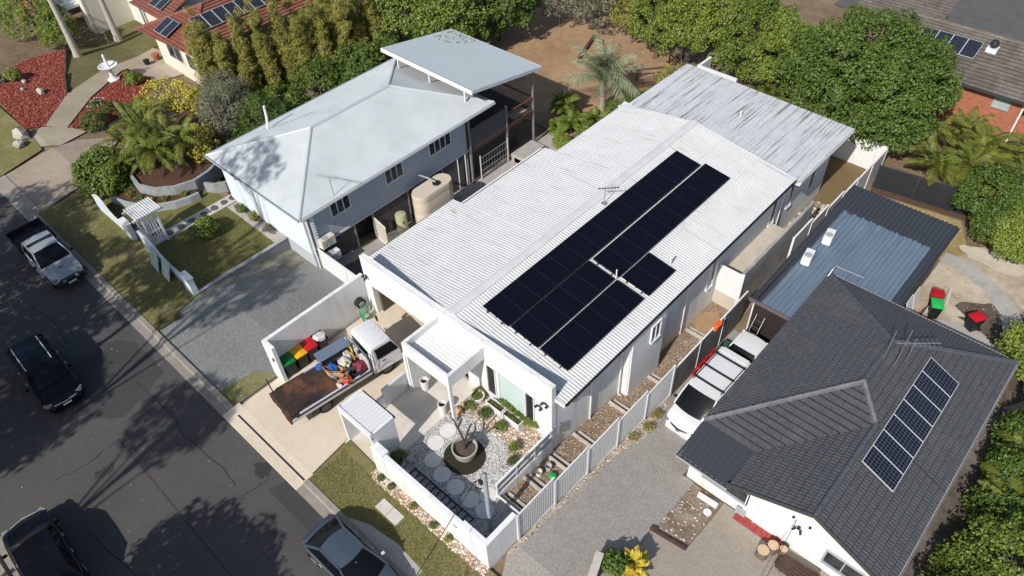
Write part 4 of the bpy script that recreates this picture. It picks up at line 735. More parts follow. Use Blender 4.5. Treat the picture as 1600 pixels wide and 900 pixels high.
# ------------------------------------------------------------------ right neighbour: white house under grey tiles
N = thing('grey_tiled_house', 'white rendered house with dark grey tiled hip and gable roof', 'house', (-2.6, 17.4, -1.25))
E0 = 1.1; k_ = .466; XL, XR = -7.2, 2.03; XM = (XL+XR)/2; zr = E0+k_*(XR-XM); YF, YB = 19.0, 31.2; ya, yb = YF+(XR-XM), YB-(XR-XM)
GX = -4.65; XN = (GX+XR)/2; zn = E0+k_*(XR-XN); yn = YF+(zn-E0)/k_; YG = 16.95
bl, br, fl = (XL, YB, E0), (XR, YB, E0), (XL, YF, E0); R1, R2 = (XM, ya, zr), (XM, yb, zr); NN = (XN, yn, zn)
tiles('roof_tiles', [bl, br, R2], (0, 1, -k_), TILEG, N); tiles('roof_tiles', [fl, bl, R2, R1], (-1, 0, -k_), TILEG, N)
tiles('roof_tiles', [fl, R1, NN, (GX, YF, E0)], (0, -1, -k_), TILEG, N); tiles('roof_tiles', [(XR, yn, E0), br, R2, R1, NN], (1, 0, -k_), TILEG, N)
tiles('roof_tiles', [(XR, YG, E0), (XR, yn, E0), NN, (XN, YG, zn)], (1, 0, -k_), TILEG, N); tiles('roof_tiles', [(GX, YG, E0), (XN, YG, zn), NN, (GX, YF, E0)], (-1, 0, -k_), TILEG, N)
CAPL = M('pale_cap', (.12, .128, .136), .65, .3, 3); CAPD = M('dark_cap', (.075, .085, .10), .55, .2, 3)
up_ = lambda p: Vector(p)+Vector((0, 0, .05))
caps('ridge_tile', up_(R2), up_(R1), CAPD, N); caps('ridge_tile', up_(fl), up_(R1), CAPL, N); caps('ridge_tile', up_(NN), up_(R1), CAPL, N); caps('ridge_tile', up_((XN, YG, zn)), up_(NN), CAPD, N); caps('ridge_tile', up_(bl), up_(R2), CAPD, N); caps('ridge_tile', up_(br), up_(R2), CAPD, N)
corr('front_skillion', [(XL, 16.9, .78), (GX, 16.9, .78), (GX, YF+.05, 1.08), (XL, YF+.05, 1.08)], (0, -1, -.14), .26, .03, CHAR, N, shape='box')
gutter(N, (XL, YB, E0), (XL, 16.85, .85), M('pale_gutter', (.33, .34, .35), .5)); gutter(N, (XL, 16.85, .82), (GX-.05, 16.85, .82), MATS['pale_gutter']); gutter(N, (XR+.1, 16.95, E0), (XR+.1, YB, E0), M('old_gutter', (.34, .34, .34), .6, .2, 2, dirt=(.35, .13, .05), dscale=1.2, dth=(.62, .7))); gutter(N, (XR, YB+.1, E0), (XL, YB+.1, E0), WHITEP)
BARGE = M('barge_dark', (.05, .052, .055), .5)
for xa, za, xb, zb in ((GX-.15, E0-.07, XN, zn), (XR+.15, E0-.07, XN, zn)): MB().extr([(xa, YG-.03, za-.16), (xb, YG-.03, zb-.16), (xb, YG-.03, zb+.07), (xa, YG-.03, za+.07)], (0, .05, 0)).build('barge_board', BARGE, N)
m = MB(); zf = -1.5
m.extr([(-3.95, 17.42, zf), (1.45, 17.42, zf), (1.45, 17.42, E0+.15), (XN, 17.42, zn-.12), (-3.95, 17.42, E0+.15)], (0, .2, 0)); m.build('gable_wall', WHITE, N)
m = MB(); m.box(-6.55, -3.95, 17.5, 17.7, zf-.2, .72); m.box(-6.75, -6.55, 17.5, 19.2, zf-.8, .72); m.box(-6.75, -6.55, 19.2, 30.6, zf-.8, 1.0); m.box(1.25, 1.45, 17.62, 30.6, zf-.8, 1.0); m.box(-6.55, 1.25, 30.4, 30.6, zf-.8, 1.0); m.build('side_wall', WHITE, N)
MB().box(-6.9, 1.7, 17.65, 30.9, .86, .9).build('soffit', WHITEP, N)
window(N, 'y', 17.5, -1, -6.0, -3.9, -.35, .45, 2, fm=GREYP); window(N, 'y', 17.42, -1, -.35, 1.1, -.5, .35, 2, fm=GREYP); window(N, 'y', 17.42, -1, -3.35, -2.35, -1.2, .65, 1, fm=WHITEP, gm=WHITEP, t=.04)
MB().box(-4.2, -3.75, 17.3, 17.42, -1.2, -.75).build('meter_box', GREYP, N)
for x in (-2.0, -1.3): MB().box(x-.05, x+.05, 17.34, 17.42, 1.0, 1.1).build('cable_bracket', BLACK, N)
m = MB(); m.box(-1.72, -1.6, 17.3, 17.42, .55, .68); m.tube([(-1.75, 17.3, .62), (-1.85, 17.15, .55)], .05, 6); m.tube([(-1.57, 17.3, .62), (-1.47, 17.15, .55)], .05, 6); m.build('flood_light', BLACK, N)
redb = MB().box(-.12, .12, -.11, .11, 0, .09).mesh('brick', bevel=.008); redb.materials.append(M('red_step', (.33, .06, .055), .8, .25, 4))
st = thing('entry_step', 'low red painted brick step at the white house door', 'step', (-3.0, 17.2, -1.25))
for i in range(9):
    for j in range(2): link('brick', redb, None, st, (-1.0+i*.25, -.12+j*.23, .03))
# antenna and framed solar row on the grey roof
t = thing('roof_antenna', 'tall twin-mast television antenna on the grey tiled ridge', 'antenna', (-2.3, 25.6, 3.2))
for p, h in (((-2.5, 25.3, 3.2), 1.9), ((-2.0, 25.5, 3.05), 2.3), ((-1.75, 26.2, 2.9), 1.5)): pipe(t, [p, (p[0], p[1], p[2]+h)], .018, STEEL, 'mast')
pipe(t, [(-2.3, 25.4, 4.4), (-.9, 26.6, 4.4)], .015, STEEL, 'boom')
for i in range(9): a = Vector((-2.2+i*.15, 25.5+i*.13, 4.4)); pipe(t, [a+Vector((.14, -.16, 0)), a-Vector((.14, -.16, 0))], .008, STEEL, 'element')
fp = MB().box(0, 1.62, 0, .985, 0, .035).mesh('panel'); fp.materials.append(CELLS)
ff = MB(); ff.box(-.01, 1.63, -.01, .018, -.004, .042); ff.box(-.01, 1.63, .967, .995, -.004, .042); ff.box(-.01, .018, .018, .967, -.004, .042); ff.box(1.602, 1.63, .018, .967, -.004, .042); ff = ff.mesh('panel_frame'); ff.materials.append(M('panel_alu', (.48, .49, .50), .45))
def framed(label, loc, rot, n, step=1.005, along=(0, 1, 0)):
    t = thing('framed_solar_array', label, 'solar panels', loc, group='framed solar arrays on neighbouring roofs'); t.rotation_euler = rot
    for i in range(n):
        p = link('panel', fp, None, t, (along[0]*step*i, along[1]*step*i, 0)); link('panel_frame', ff, None, p)
    return t
framed('seven silver-framed solar panels in a row on the grey tiled roof', (-1.02, 20.35, E0+k_*(XR+1.02)+.12), (0, math.atan(k_), 0), 7)
# pipe frame standing between shed and grey roof
t = thing('vent_pipe', 'thin grey bent pipe rising beside the blue shed roof', 'pipe', (-7.0, 31.5, .8)); pipe(t, [(-7.3, 30.2, .3), (-7.1, 31.2, 1.5), (-7.05, 31.4, 1.6), (-5.6, 31.5, 1.6)], .035, STEEL, 'pipe')

# ------------------------------------------------------------------ shed with faded blue roof
S = thing('blue_roof_shed', 'dark shed with faded blue ribbed roof edged in charcoal', 'shed', (-6.5, 33, -2.2))
corr('roof_sheet', [(-9.55, 27.3, .72), (-3.45, 27.3, .72), (-3.45, 39.4, .95), (-9.55, 39.4, .95)], (0, 1, .019), .25, .032, SHEDM, S, seg=10, shape='sine')
BRW = M('shed_brown', (.03, .022, .02), .6, .15); m = MB(); m.box(-9.3, -3.7, 27.4, 27.5, -2.3, .72); m.box(-3.75, -3.65, 27.5, 38.9, -2.5, .8); m.box(-9.3, -9.2, 27.5, 38.9, -2.5, .8); m.box(-9.3, -3.7, 38.8, 38.9, -2.6, .88); m.build('wall', BRW, S)
MB().box(-9.6, -3.4, 27.24, 27.3, .6, .82).build('fascia', M('shed_fascia', (.12, .10, .10), .5), S); gutter(S, (-3.38, 27.3, .78), (-3.38, 39.4, 1.0), CHAR); MB().box(-9.35, -9.28, 27.35, 27.42, -2.2, .7).build('corner_trim', WHITEP, S)
MB().box(-7.25, -6.7, 27.32, 27.4, -2.05, -.1).build('red_door', RED, S); MB().box(-6.6, -5.0, 27.3, 27.4, -2.05, -.5).build('pale_door', CREAM, S)
aircon('white air conditioner on the blue shed roof, nearer the street', (-8.62, 31.6, .92), (.46, .92, .5), WHITEP, .15); aircon('white air conditioner on the blue shed roof, farther from the street', (-8.5, 33.8, .95), (.46, .92, .5), WHITEP, .15)

# ------------------------------------------------------------------ houses further off
D = thing('red_tiled_house', 'cream house with red tiled hip roof and solar panels behind bamboo', 'house', (-60, 27, -1.9))
e = 1.3; kk = .42; c0, c1, c2, c3 = (-63.9, 21.35, e), (-55.9, 21.95, e), (-55.9, 40, e), (-63.9, 40, e); w = 4.0; q0, q1 = (-59.9, 25.9, e+kk*4), (-59.9, 36, e+kk*4)
tiles('roof_tiles', [c0, c1, q0], (.0, -1, -.4), TILER, D); tiles('roof_tiles', [c1, c2, q1, q0], (1, 0, -kk), TILER, D); tiles('roof_tiles', [c3, c0, q0, q1], (-1, 0, -kk), TILER, D); tiles('roof_tiles', [c2, c3, q1], (0, 1, -kk), TILER, D)
caps('ridge_tile', up_(c1), up_(q0), TILER, D, .15, .5); caps('ridge_tile', up_(c0), up_(q0), TILER, D, .15, .5); caps('ridge_tile', up_(q1), up_(q0), TILER, D, .15, .5)
tiles('wing_roof', [(-69.4, 23.6, e), (-63.2, 23.6, e), (-63.2, 27.4, e+1.6), (-67.2, 27.4, e+1.6)], (0, -1, -.42), TILER, D); tiles('wing_roof', [(-69.4, 36, e), (-69.4, 23.6, e), (-67.2, 27.4, e+1.6), (-67.2, 36, e+1.6)], (-1, 0, -.42), TILER, D)
m = MB(); m.box(-63.2, -56.5, 22.4, 39.5, -2.3, e-.1); m.box(-68.8, -63.2, 24.4, 36, -2.3, e-.1); m.build('wall', M('cream_wall', (.70, .62, .50), .7, .06), D)
window(D, 'y', 22.4, -1, -61.2, -58.9, -.6, .7, 2, fm=WHITEP); window(D, 'y', 22.4, -1, -58.0, -56.9, -.6, .7, 1); window(D, 'x', -56.5, 1, 31.5, 33.5, -.3, .8, 2, fm=GREYP); window(D, 'x', -56.5, 1, 26.5, 28.5, -.3, .8, 2, fm=GREYP)
a_ = math.atan(kk)
for i, (y0, n, x) in enumerate(((24.0, 9, -58.7),)): framed('long row of silver-framed solar panels facing the bamboo hedge', (x-.2, y0, e+kk*(-55.9-x+.2)+.14), (0, a_, 0), n, 1.04)
# pair facing the street on the red hip, pair on its wing
for loc, lab in (((-61.6, 21.95, e+.42), 'pair of solar panels on the street-facing red hip'), ((-66.6, 24.2, e+.45), 'pair of solar panels on the far red wing roof')):
    t = thing('framed_solar_array', lab, 'solar panels', loc, group='framed solar arrays on neighbouring roofs'); t.rotation_euler = (math.atan(.42), 0, R(90)) if False else (R(22), 0, 0)
    for i in range(2):
        p = link('panel', fp, None, t, (1.0+i*1.02, 0, 0), (0, 0, R(90))); link('panel_frame', ff, None, p)
K = thing('brick_house', 'orange brick house with brown tiled roof beyond the tree', 'house', (-5, 60, -2.5))
eb = 1.0; yw = 55.6
zk = eb+.386*4.5
tiles('roof_tiles', [(-12.0, 54.9, eb), (8, 54.9, eb), (8, 59.4, zk), (-15, 59.4, zk)], (0, -1, -.386), TILEB, K, .34, .33); tiles('roof_tiles', [(-15, 64.0, eb), (8, 64.0, eb), (8, 59.4, zk), (-15, 59.4, zk)], (0, 1, -.37), TILEB, K, .34, .33)
tiles('wing_roof', [(-19.5, 61.0, eb+.2), (-13.0, 61.0, eb+.2), (-13.0, 65.0, eb+1.4), (-19.5, 65.0, eb+1.4)], (0, -1, -.3), TILEB, K, .34, .33)
caps('ridge_tile', (-15, 59.4, zk+.05), (8, 59.4, zk+.05), TILEB, K, .15, .6)
MB().box(-9.6, -4.75, yw, 63.4, -2.8, eb).build('wall', BRICK, K); MB().box(-4.75, 7.5, yw+1.5, 63.4, -2.8, eb).build('wall', BRICK, K); MB().box(-4.8, -4.68, yw-.08, yw, -2.6, eb).build('downpipe', WHITEP, K); MB().box(-19, -13.4, 61.4, 65, -2.8, eb+.2).build('wall', M('brown_wall', (.2, .15, .12), .8), K)
gutter(K, (-12.0, 54.85, eb), (8, 54.85, eb), CHAR); window(K, 'y', yw, -1, -6.6, -5.6, -.2, .75, 2, fm=GREYP, gm=M('pale_glass', (.35, .42, .40), .2))
MB().box(-11.4, 7.9, 54.95, 55.6, eb-.12, eb-.08).build('soffit', CHAR, K); t = MB().box(-8.8, -8.1, 57.9, 58.6, eb+1.1, eb+1.5).build('vent_base', WHITEP, K); MB().lathe((-8.45, 58.25, eb+1.45), [(.2, 0), (.3, .3), (.2, .55)], 14).build('whirly_vent', DARK, t)
t = thing('framed_solar_array', 'three silver-framed solar panels on the brown tiled roof', 'solar panels', (-12.2, 56.95, eb+.386*2.05+.13), group='framed solar arrays on neighbouring roofs'); t.rotation_euler = (math.atan(.386), 0, 0)
for i in range(4): p = link('panel', fp, None, t, (.98+i*1.02-1.0, 0, 0), (0, 0, R(90))); link('panel_frame', ff, None, p)
# pale house at the top left
Q = thing('pale_weatherboard_house', 'pale weatherboard house with dark open carport at top left', 'house', (-78, 24, -1.9))
boards('side_wall', 'y', 26.8, -1, -76.4, -70.6, -2.2, 1.4, M('pale_green_boards', (.62, .62, .56), .6, .04), Q, .3)
boards('front_wall', 'y', 22.9, -1, -77.6, -76.4, -2.2, 2.2, CREAM, Q, .3); MB().box(-77.6, -76.4, 23.1, 27, -2.2, 2.2).build('wall', CREAM, Q)
m = MB(); m.box(-82.4, -77.6, 25.2, 25.4, -2.2, .6); m.build('carport_back', M('carport_dark', (.02, .03, .028), .7), Q)
m = MB(); m.box(-82.8, -77.2, 21.6, 26.8, .62, .85); m.build('carport_roof', M('pale_sheet', (.60, .62, .60), .5), Q); MB().box(-84.0, -82.4, 21.4, 27, -.3, .6).build('pale_panel', WHITEP, Q)
for x in (-82.3, -78.2): MB().box(x-.1, x+.1, 21.7, 21.9, -2.1, .62).build('carport_post', WHITEP, Q)
corr('roof_sheet', [(-77.8, 22.4, 2.2), (-69.5, 26.2, 1.5), (-69.5, 36, 3), (-77.8, 36, 3)], (0, -1, -.2), .2, .02, M('cream_sheet', (.66, .66, .60), .5), Q, shape='box') if False else None
MB().extr([(-77.8, 26.4, 1.42), (-70.2, 26.4, 1.42), (-70.2, 36, 3.4), (-77.8, 36, 3.4)], (0, 0, .08)).build('roof', M('cream_roof', (.62, .63, .58), .5), Q)
MB().box(-88, -83.5, 20.5, 21.0, -2.2, .2).build('brick_wall', BRICK, Q); MB().box(-88, -83.2, 20.3, 27, .2, .4).build('flat_roof', WHITEP, Q)

Q.location = Q.location+Vector((3.0, -1.9, 0))

# ------------------------------------------------------------------ vehicles
TYRE = M('tyre', (.012, .012, .013), .85, .2); RIM = M('rim', (.24, .245, .25), .4, .25, 9, metal=.4); LAMP = M('lamp_lens', (.22, .23, .25), .15, .3, 8, spec=.5); TAIL = M('tail_lens', (.22, .008, .01), .2, .1); PLATE = M('number_plate', (.62, .63, .6), .5); CHROME = M('chrome', (.62, .63, .65), .3, .05, metal=.3); TRIM = M('trim_black', (.012, .012, .013), .4, .1)
def smooth(a, k=5):
    a = np.array(a, float); p = np.pad(a, k//2, mode='edge'); return np.convolve(p, np.ones(k)/k, 'valid')
def loft(parent, name, mat, st, n=44, prof=None):
    "body shell lofted through stations (x, top, half width, bottom); local coordinates, +X forward"
    st = np.array(st); xs = np.linspace(st[0, 0], st[-1, 0], n); zt, hw, zb = (smooth(np.interp(xs, st[:, 0], st[:, k]), 3) for k in (1, 2, 3)); rows = []
    prof = prof or [(0, 0), (.5, .006), (.8, .022), (.93, .06), (.985, .14), (1, .30), (1, .55), (.985, .8), (.93, 1.0)]
    for i, x in enumerate(xs):
        h = zt[i]-zb[i]; half = [(x, hw[i]*py, zt[i]-(pz*h if pz > .1 else pz)) for py, pz in prof]
        rows.append([(p[0], -p[1], p[2]) for p in half[::-1]]+half[1:])
    m = MB(); m.grid(rows); k = len(rows[0]); m.add(rows[0], [tuple(range(k-1, -1, -1))]); m.add(rows[-1], [tuple(range(k))]); m.add([r[0] for r in rows]+[r[-1] for r in rows], [(i, i+1, n+i+1, n+i) for i in range(n-1)])
    return m.build(name, mat, parent, local=True, smooth=True)
def cabin(parent, xr0, xr1, xf1, xf0, zb, zr, wb, wr, paint, bow=.10, crown=.05, roofmat=None, mid=(.5,), glass=GLASS):
    "windows, roof and pillars"
    def across(x, z, w, b, n=9, c=0): return [(x+b*(1-(2*i/(n-1)-1)**2), w*(2*i/(n-1)-1), z+c*(1-(2*i/(n-1)-1)**2)) for i in range(n)]
    m = MB(); m.grid([across(xf0, zb, wb*.97, bow), across((xf0+xf1)/2, (zb+zr)/2+.03, (wb+wr)/2*.985, bow*.8), across(xf1, zr, wr, bow*.5, c=crown*.8)]); m.build('windscreen', glass, parent, local=True, smooth=True)
    m = MB(); m.grid([across(xr1, zr, wr*.97, -bow*.4, c=crown*.7), across((xr0+xr1)/2, (zb+zr)/2+.03, (wb+wr)/2*.97, -bow*.5), across(xr0, zb, wb*.94, -bow*.5)]); m.build('rear_window', glass, parent, local=True, smooth=True)
    for s in (-1, 1):
        P = [(xr0, s*wb*.97, zb), (xf0, s*wb*.98, zb), (xf1, s*wr, zr), (xr1, s*wr, zr)]; P = P if s < 0 else P[::-1]; m = MB(); m.add(P, [(0, 1, 2, 3)]); w = m.build('side_window', glass, parent, local=True)
        pl = MB(); pl.tube([(xf0+.02, s*wb*.975, zb-.02), ((xf0+xf1)/2, s*(wb+wr)/2*.995, (zb+zr)/2+.02), (xf1, s*wr, zr)], .04, 6); pl.tube([(xf1, s*wr, zr), ((xf1+xr1)/2, s*(wr+.01), zr+.015), (xr1, s*wr, zr)], .045, 6); pl.tube([(xr1, s*wr, zr), (xr0, s*wb*.96, zb-.02)], .06, 6); pl.build('pillar', paint, parent, local=True, smooth=True)
        for q in mid: x = xr1+(xf1-xr1)*q; MB().tube([(x, s*(wb*.985), zb-.02), (x, s*(wr+.005), zr)], .028, 5).build('door_pillar', TRIM, parent, local=True)
    rows = []
    for j in range(9):
        u = j/8; x = xr1+(xf1-xr1)*u; rows.append(across(x, zr+.012+.03*math.sin(math.pi*u), wr*1.0, bow*.5*u-bow*.4*(1-u), 11, crown))
    m = MB(); m.grid(rows); return m.build('roof', roofmat or paint, parent, local=True, smooth=True)
def wheels(parent, xs, w, r=.34, wd=.22, rim=None):
    for x in xs:
        for s in (-1, 1):
            y0, y1 = s*(w-wd), s*(w+.005); t = MB(); t.tube([(x, y0, r), (x, y0+s*.03, r), (x, y1-s*.03, r), (x, y1, r)], [r*.9, r, r, r*.9], 20); tw = t.build('wheel', TYRE, parent, local=True, smooth=True)
            t = MB(); t.tube([(x, y1-s*.01, r), (x, y1+s*.012, r)], [r*.62, r*.6], 14); t.build('rim', rim or RIM, tw, local=True)
            t = MB(); t.tube([(x+r*1.13*math.cos(a), s*(w-.01), r+r*1.13*math.sin(a)) for a in np.linspace(-.15, math.pi+.15, 13)], .035, 6); t.build('wheel_arch', TRIM, parent, local=True, smooth=True)
def lights(parent, xf, w, z, size=(.16, .34, .12), rot=.35, mat=None, name='headlight', x_in=.12):
    for s in (-1, 1): MB().obox((xf-x_in, s*(w-size[1]*.45), z), size, -s*rot if xf > 0 else s*rot).build(name, mat or LAMP, parent, local=True, bevel=.025, seg=2)
def mirrors(parent, x, w, z, mat):
    for s in (-1, 1): MB().obox((x, s*(w+.11), z), (.12, .2, .14)).build('mirror', mat, parent, local=True, bevel=.035, seg=2)
def handles(parent, xs, w, z, mat):
    for x in xs:
        for s in (-1, 1): MB().box(x-.09, x+.09, s*w-.015, s*w+.015, z-.015, z+.015).build('door_handle', mat, parent, local=True)
def seam(parent, pts, r=.007): MB().tube(pts, r, 4).build('panel_gap', TRIM, parent, local=True)
PB = M('paint_black', (.004, .005, .010), .3, .1, spec=.2, coat=.12); PS = M('paint_silver', (.33, .36, .39), .4, .05, metal=.3, coat=.2); PG = M('paint_blue_grey', (.065, .09, .115), .4, .06, metal=.3, coat=.2); PW = M('paint_white', (.62, .63, .64), .35, .03, coat=.2)

def suv(label, loc, rz_, rails=True, paint=PB, Ln=4.95, W_=.96, sunroof=False):
    t = thing('parked_car', label, 'car', loc, rz_, 'cars on the street'); h = Ln/2
    loft(t, 'body', paint, [(-h, .72, .70, .42), (-h+.08, 1.0, .84, .30), (-h+.5, 1.06, .93, .24), (-h+1.3, 1.05, W_, .24), (.4, 1.03, W_, .24), (.95, 1.04, W_, .24), (1.1, 1.02, .95, .24), (h-.45, .92, .92, .24), (h-.15, .80, .82, .24), (h, .55, .62, .30)])
    cabin(t, -h+.12, -h+.62, .35, 1.15, 1.03, 1.62, .90, .66, paint, .16, .04, mid=(.12, .55))
    wheels(t, (-1.45, 1.45), W_-.02, .36); lights(t, h, .88, .74, (.34, .30, .13), .45, x_in=.28); lights(t, -h, .80, .90, (.10, .36, .14), .4, TAIL, 'tail_light', -.16); mirrors(t, .85, .93, 1.08, paint); handles(t, (-.75, .25), W_+.01, .9, CHROME)
    MB().box(h-.12, h-.01, -.5, .5, .42, .66).build('grille', TRIM, t, local=True, bevel=.02); MB().tube([(h-.1, -.55, .68), (h-.0, 0, .7), (h-.1, .55, .68)], .018, 5).build('grille_bar', CHROME, t, local=True); MB().tube([(h-.12, -.6, .46), (h-.02, 0, .46), (h-.12, .6, .46)], .014, 5).build('grille_bar', CHROME, t, local=True)
    MB().box(h-.0, h+.02, -.2, .2, .5, .6).build('number_plate', PLATE, t, local=True); MB().obox((h-.25, .0, .36), (.3, 1.3, .14)).build('bumper', TRIM, t, local=True, bevel=.04)
    for s in (-1, 1):
        if rails: MB().tube([(-h+.75, s*.60, 1.66), (-h+.85, s*.61, 1.72), (.2, s*.61, 1.72), (.32, s*.60, 1.67)], .022, 6).build('roof_rail', CHROME, t, local=True, smooth=True)
        seam(t, [(1.12, s*.75, 1.025), (1.5, s*.74, .99), (h-.3, s*.62, .9)])
        for x in (-.35, .62): seam(t, [(x, s*(W_+.003), .3), (x, s*(W_+.003), .72), (x, s*(W_-.015), .95)])
    if sunroof: MB().obox((-.55, 0, 1.685), (1.5, .86, .012)).build('sunroof', GLASS, t, local=True, bevel=.004); MB().obox((-.55, 0, 1.688), (.05, .84, .012)).build('sunroof_bar', TRIM, t, local=True)
    return t
suv('black station wagon with silver roof rails driving in the middle of the road', (-33.35, .35, .0), R(-2))
suv('black car with sunroof parked at the far kerb, cut by the picture corner', (-23.8, -3.85, 0), R(178), rails=False, Ln=4.8, sunroof=True)
# sedan
t = thing('parked_car', 'blue-grey sedan parked at the kerb by the grass verge', 'car', (-14.15, 4.38, 0), R(1), 'cars on the street')
h = 2.33; loft(t, 'body', PG, [(-h, .62, .62, .40), (-h+.06, .92, .80, .30), (-h+.35, 1.0, .86, .24), (-h+1.0, .97, .91, .22), (0, .94, .915, .22), (.8, .95, .915, .22), (1.0, .93, .905, .22), (h-.5, .80, .86, .22), (h-.15, .68, .74, .24), (h, .48, .55, .28)])
cabin(t, -h+.42, -1.0, .25, 1.15, .94, 1.44, .86, .60, PG, .2, .04, mid=(.5,)); wheels(t, (-1.38, 1.38), .90, .33); lights(t, h, .82, .66, (.36, .28, .12), .5, x_in=.3); lights(t, -h, .74, .80, (.10, .34, .13), .45, TAIL, 'tail_light', -.17); mirrors(t, .82, .9, .98, M('mirror_white', (.6, .62, .63), .4)); handles(t, (-.75, .25), .925, .82, CHROME)
MB().tube([(-h+.22, -.7, .965), (-h+.14, 0, .985), (-h+.22, .7, .965)], .02, 5).build('boot_lip', PG, t, local=True, smooth=True); MB().box(-h+.01, -h+.03, -.25, .25, .50, .62).build('number_plate', PLATE, t, local=True); MB().box(.35, .5, -.04, .04, 1.36, 1.4).build('windscreen_sensor', WHITEP, t, local=True)
for s in (-1, 1):
    for x in (-.28, .7): seam(t, [(x, s*.918, .3), (x, s*.918, .7), (x, s*.90, .9)])
# ute with tray
t = thing('utility_truck', 'silver dual-cab ute with black tray parked at the kerb', 'ute', (-42.1, 4.25, 0), R(0), 'cars on the street')
loft(t, 'body', PS, [(-.95, 1.05, .90, .50), (-.8, 1.12, .93, .42), (0, 1.12, .94, .42), (1.2, 1.12, .94, .42), (1.45, 1.16, .92, .42), (2.4, 1.08, .90, .45), (2.75, .98, .84, .50), (2.9, .80, .76, .55)])
cabin(t, -.95, -.72, .75, 1.5, 1.12, 1.74, .90, .70, PS, .10, .05, mid=(.42,)); wheels(t, (-1.75, 2.0), .93, .40, .26); mirrors(t, 1.25, .95, 1.22, TRIM); lights(t, 2.9, .86, .88, (.24, .3, .16), .35, x_in=.18)
TRAY = M('tray_black', (.016, .016, .018), .6, .2); MB().box(-3.15, -1.02, -1.0, 1.0, .78, .86).build('tray_floor', TRAY, t, local=True)
for s in (-1, 1): MB().box(-3.15, -1.02, s*1.0-.03, s*1.0+.03, .86, 1.22).build('tray_side', TRAY, t, local=True, bevel=.01)
MB().box(-3.2, -3.14, -1.03, 1.03, .8, 1.22).build('tailgate', TRAY, t, local=True, bevel=.01); m = MB(); m.box(-1.08, -1.02, -1.0, 1.0, .86, 1.3)
for y in (-.95, 0, .95): m.tube([(-1.05, y, 1.3), (-1.05, y, 1.82)], .03, 6)
m.tube([(-1.05, -.95, 1.82), (-1.05, .95, 1.82)], .03, 6); m.build('headboard', TRAY, t, local=True)
MB().box(-.1, .12, -.72, .72, 1.83, 1.87).build('roof_bar', TRIM, t, local=True); MB().obox((2.0, 0, 1.135), (.3, .3, .06)).build('bonnet_scoop', PS, t, local=True, bevel=.025); MB().box(2.13, 2.16, -.12, .12, 1.10, 1.15).build('scoop_mouth', TRIM, t, local=True)
m = MB(); m.obox((2.98, 0, .62), (.2, 1.7, .28)); m.tube([(3.05, -.6, .72), (3.1, -.5, .98), (3.1, .5, .98), (3.05, .6, .72)], .035, 6); m.build('bull_bar', TRAY, t, local=True, bevel=0)
for y in (-.35, .35): MB().tube([(3.1, y, .86), (3.18, y, .86)], .09, 12).build('driving_light', LAMP, t, local=True)
MB().box(3.085, 3.1, -.22, .22, .52, .64).build('number_plate', PLATE, t, local=True); MB().tube([(.9, .93, 1.15), (.55, .80, 1.85)], .035, 6).build('snorkel', TRIM, t, local=True); handles(t, (-.5, .4), .95, 1.0, TRIM)
for s in (-1, 1): MB().box(-.9, 1.4, s*.95-.05, s*.95+.05, .40, .46).build('side_step', STEEL, t, local=True)
# white van under the grey eave
t = thing('passenger_van', 'white van with black roof racks beside the grey tiled house', 'van', (-8.38, 21.75, G(21.5)+.02), R(-91), 'vehicles off the street')
h = 2.5; loft(t, 'body', PW, [(-h, 1.0, .86, .35), (-h+.1, 1.15, .93, .28), (-1.5, 1.15, .96, .26), (.9, 1.12, .96, .26), (1.35, 1.14, .94, .26), (h-.45, .98, .90, .26), (h-.12, .80, .78, .28), (h, .55, .62, .34)])
cabin(t, -h+.03, -h+.16, .7, 1.55, 1.12, 1.86, .92, .80, PW, .16, .05, mid=(.35, .72)); wheels(t, (-1.55, 1.55), .94, .34); lights(t, h, .86, .72, (.42, .26, .16), .5, x_in=.32); mirrors(t, 1.2, .95, 1.15, TRIM)
for x in (-1.75, -.75, .15): MB().box(x-.05, x+.05, -.84, .84, 1.97, 2.02).build('roof_rack_bar', TRIM, t, local=True, bevel=.01)
for s in (-1, 1): MB().box(-1.9, .3, s*.76-.02, s*.76+.02, 1.92, 1.98).build('roof_rack_rail', TRIM, t, local=True)
for z in (.60, .68, .76): MB().tube([(h-.1, -.5, z), (h+.02, 0, z), (h-.1, .5, z)], .02, 5).build('grille_bar', TRIM, t, local=True)
MB().obox((-h+.28, 0, 1.93), (.34, 1.45, .03)).build('rear_spoiler', PW, t, local=True, bevel=.01)
t = thing('parked_car', 'pale car roof with dark rear window behind the white van', 'car', (-8.35, 25.55, G(25)+.02), R(-91), 'vehicles off the street')
loft(t, 'body', PS, [(-1.2, .9, .8, .3), (-.9, 1.0, .88, .25), (1.0, 1.0, .88, .25), (1.3, .8, .7, .3)]); cabin(t, -1.15, -.6, .5, 1.0, 1.0, 1.5, .84, .68, PW); wheels(t, (-.8, .85), .86, .31)
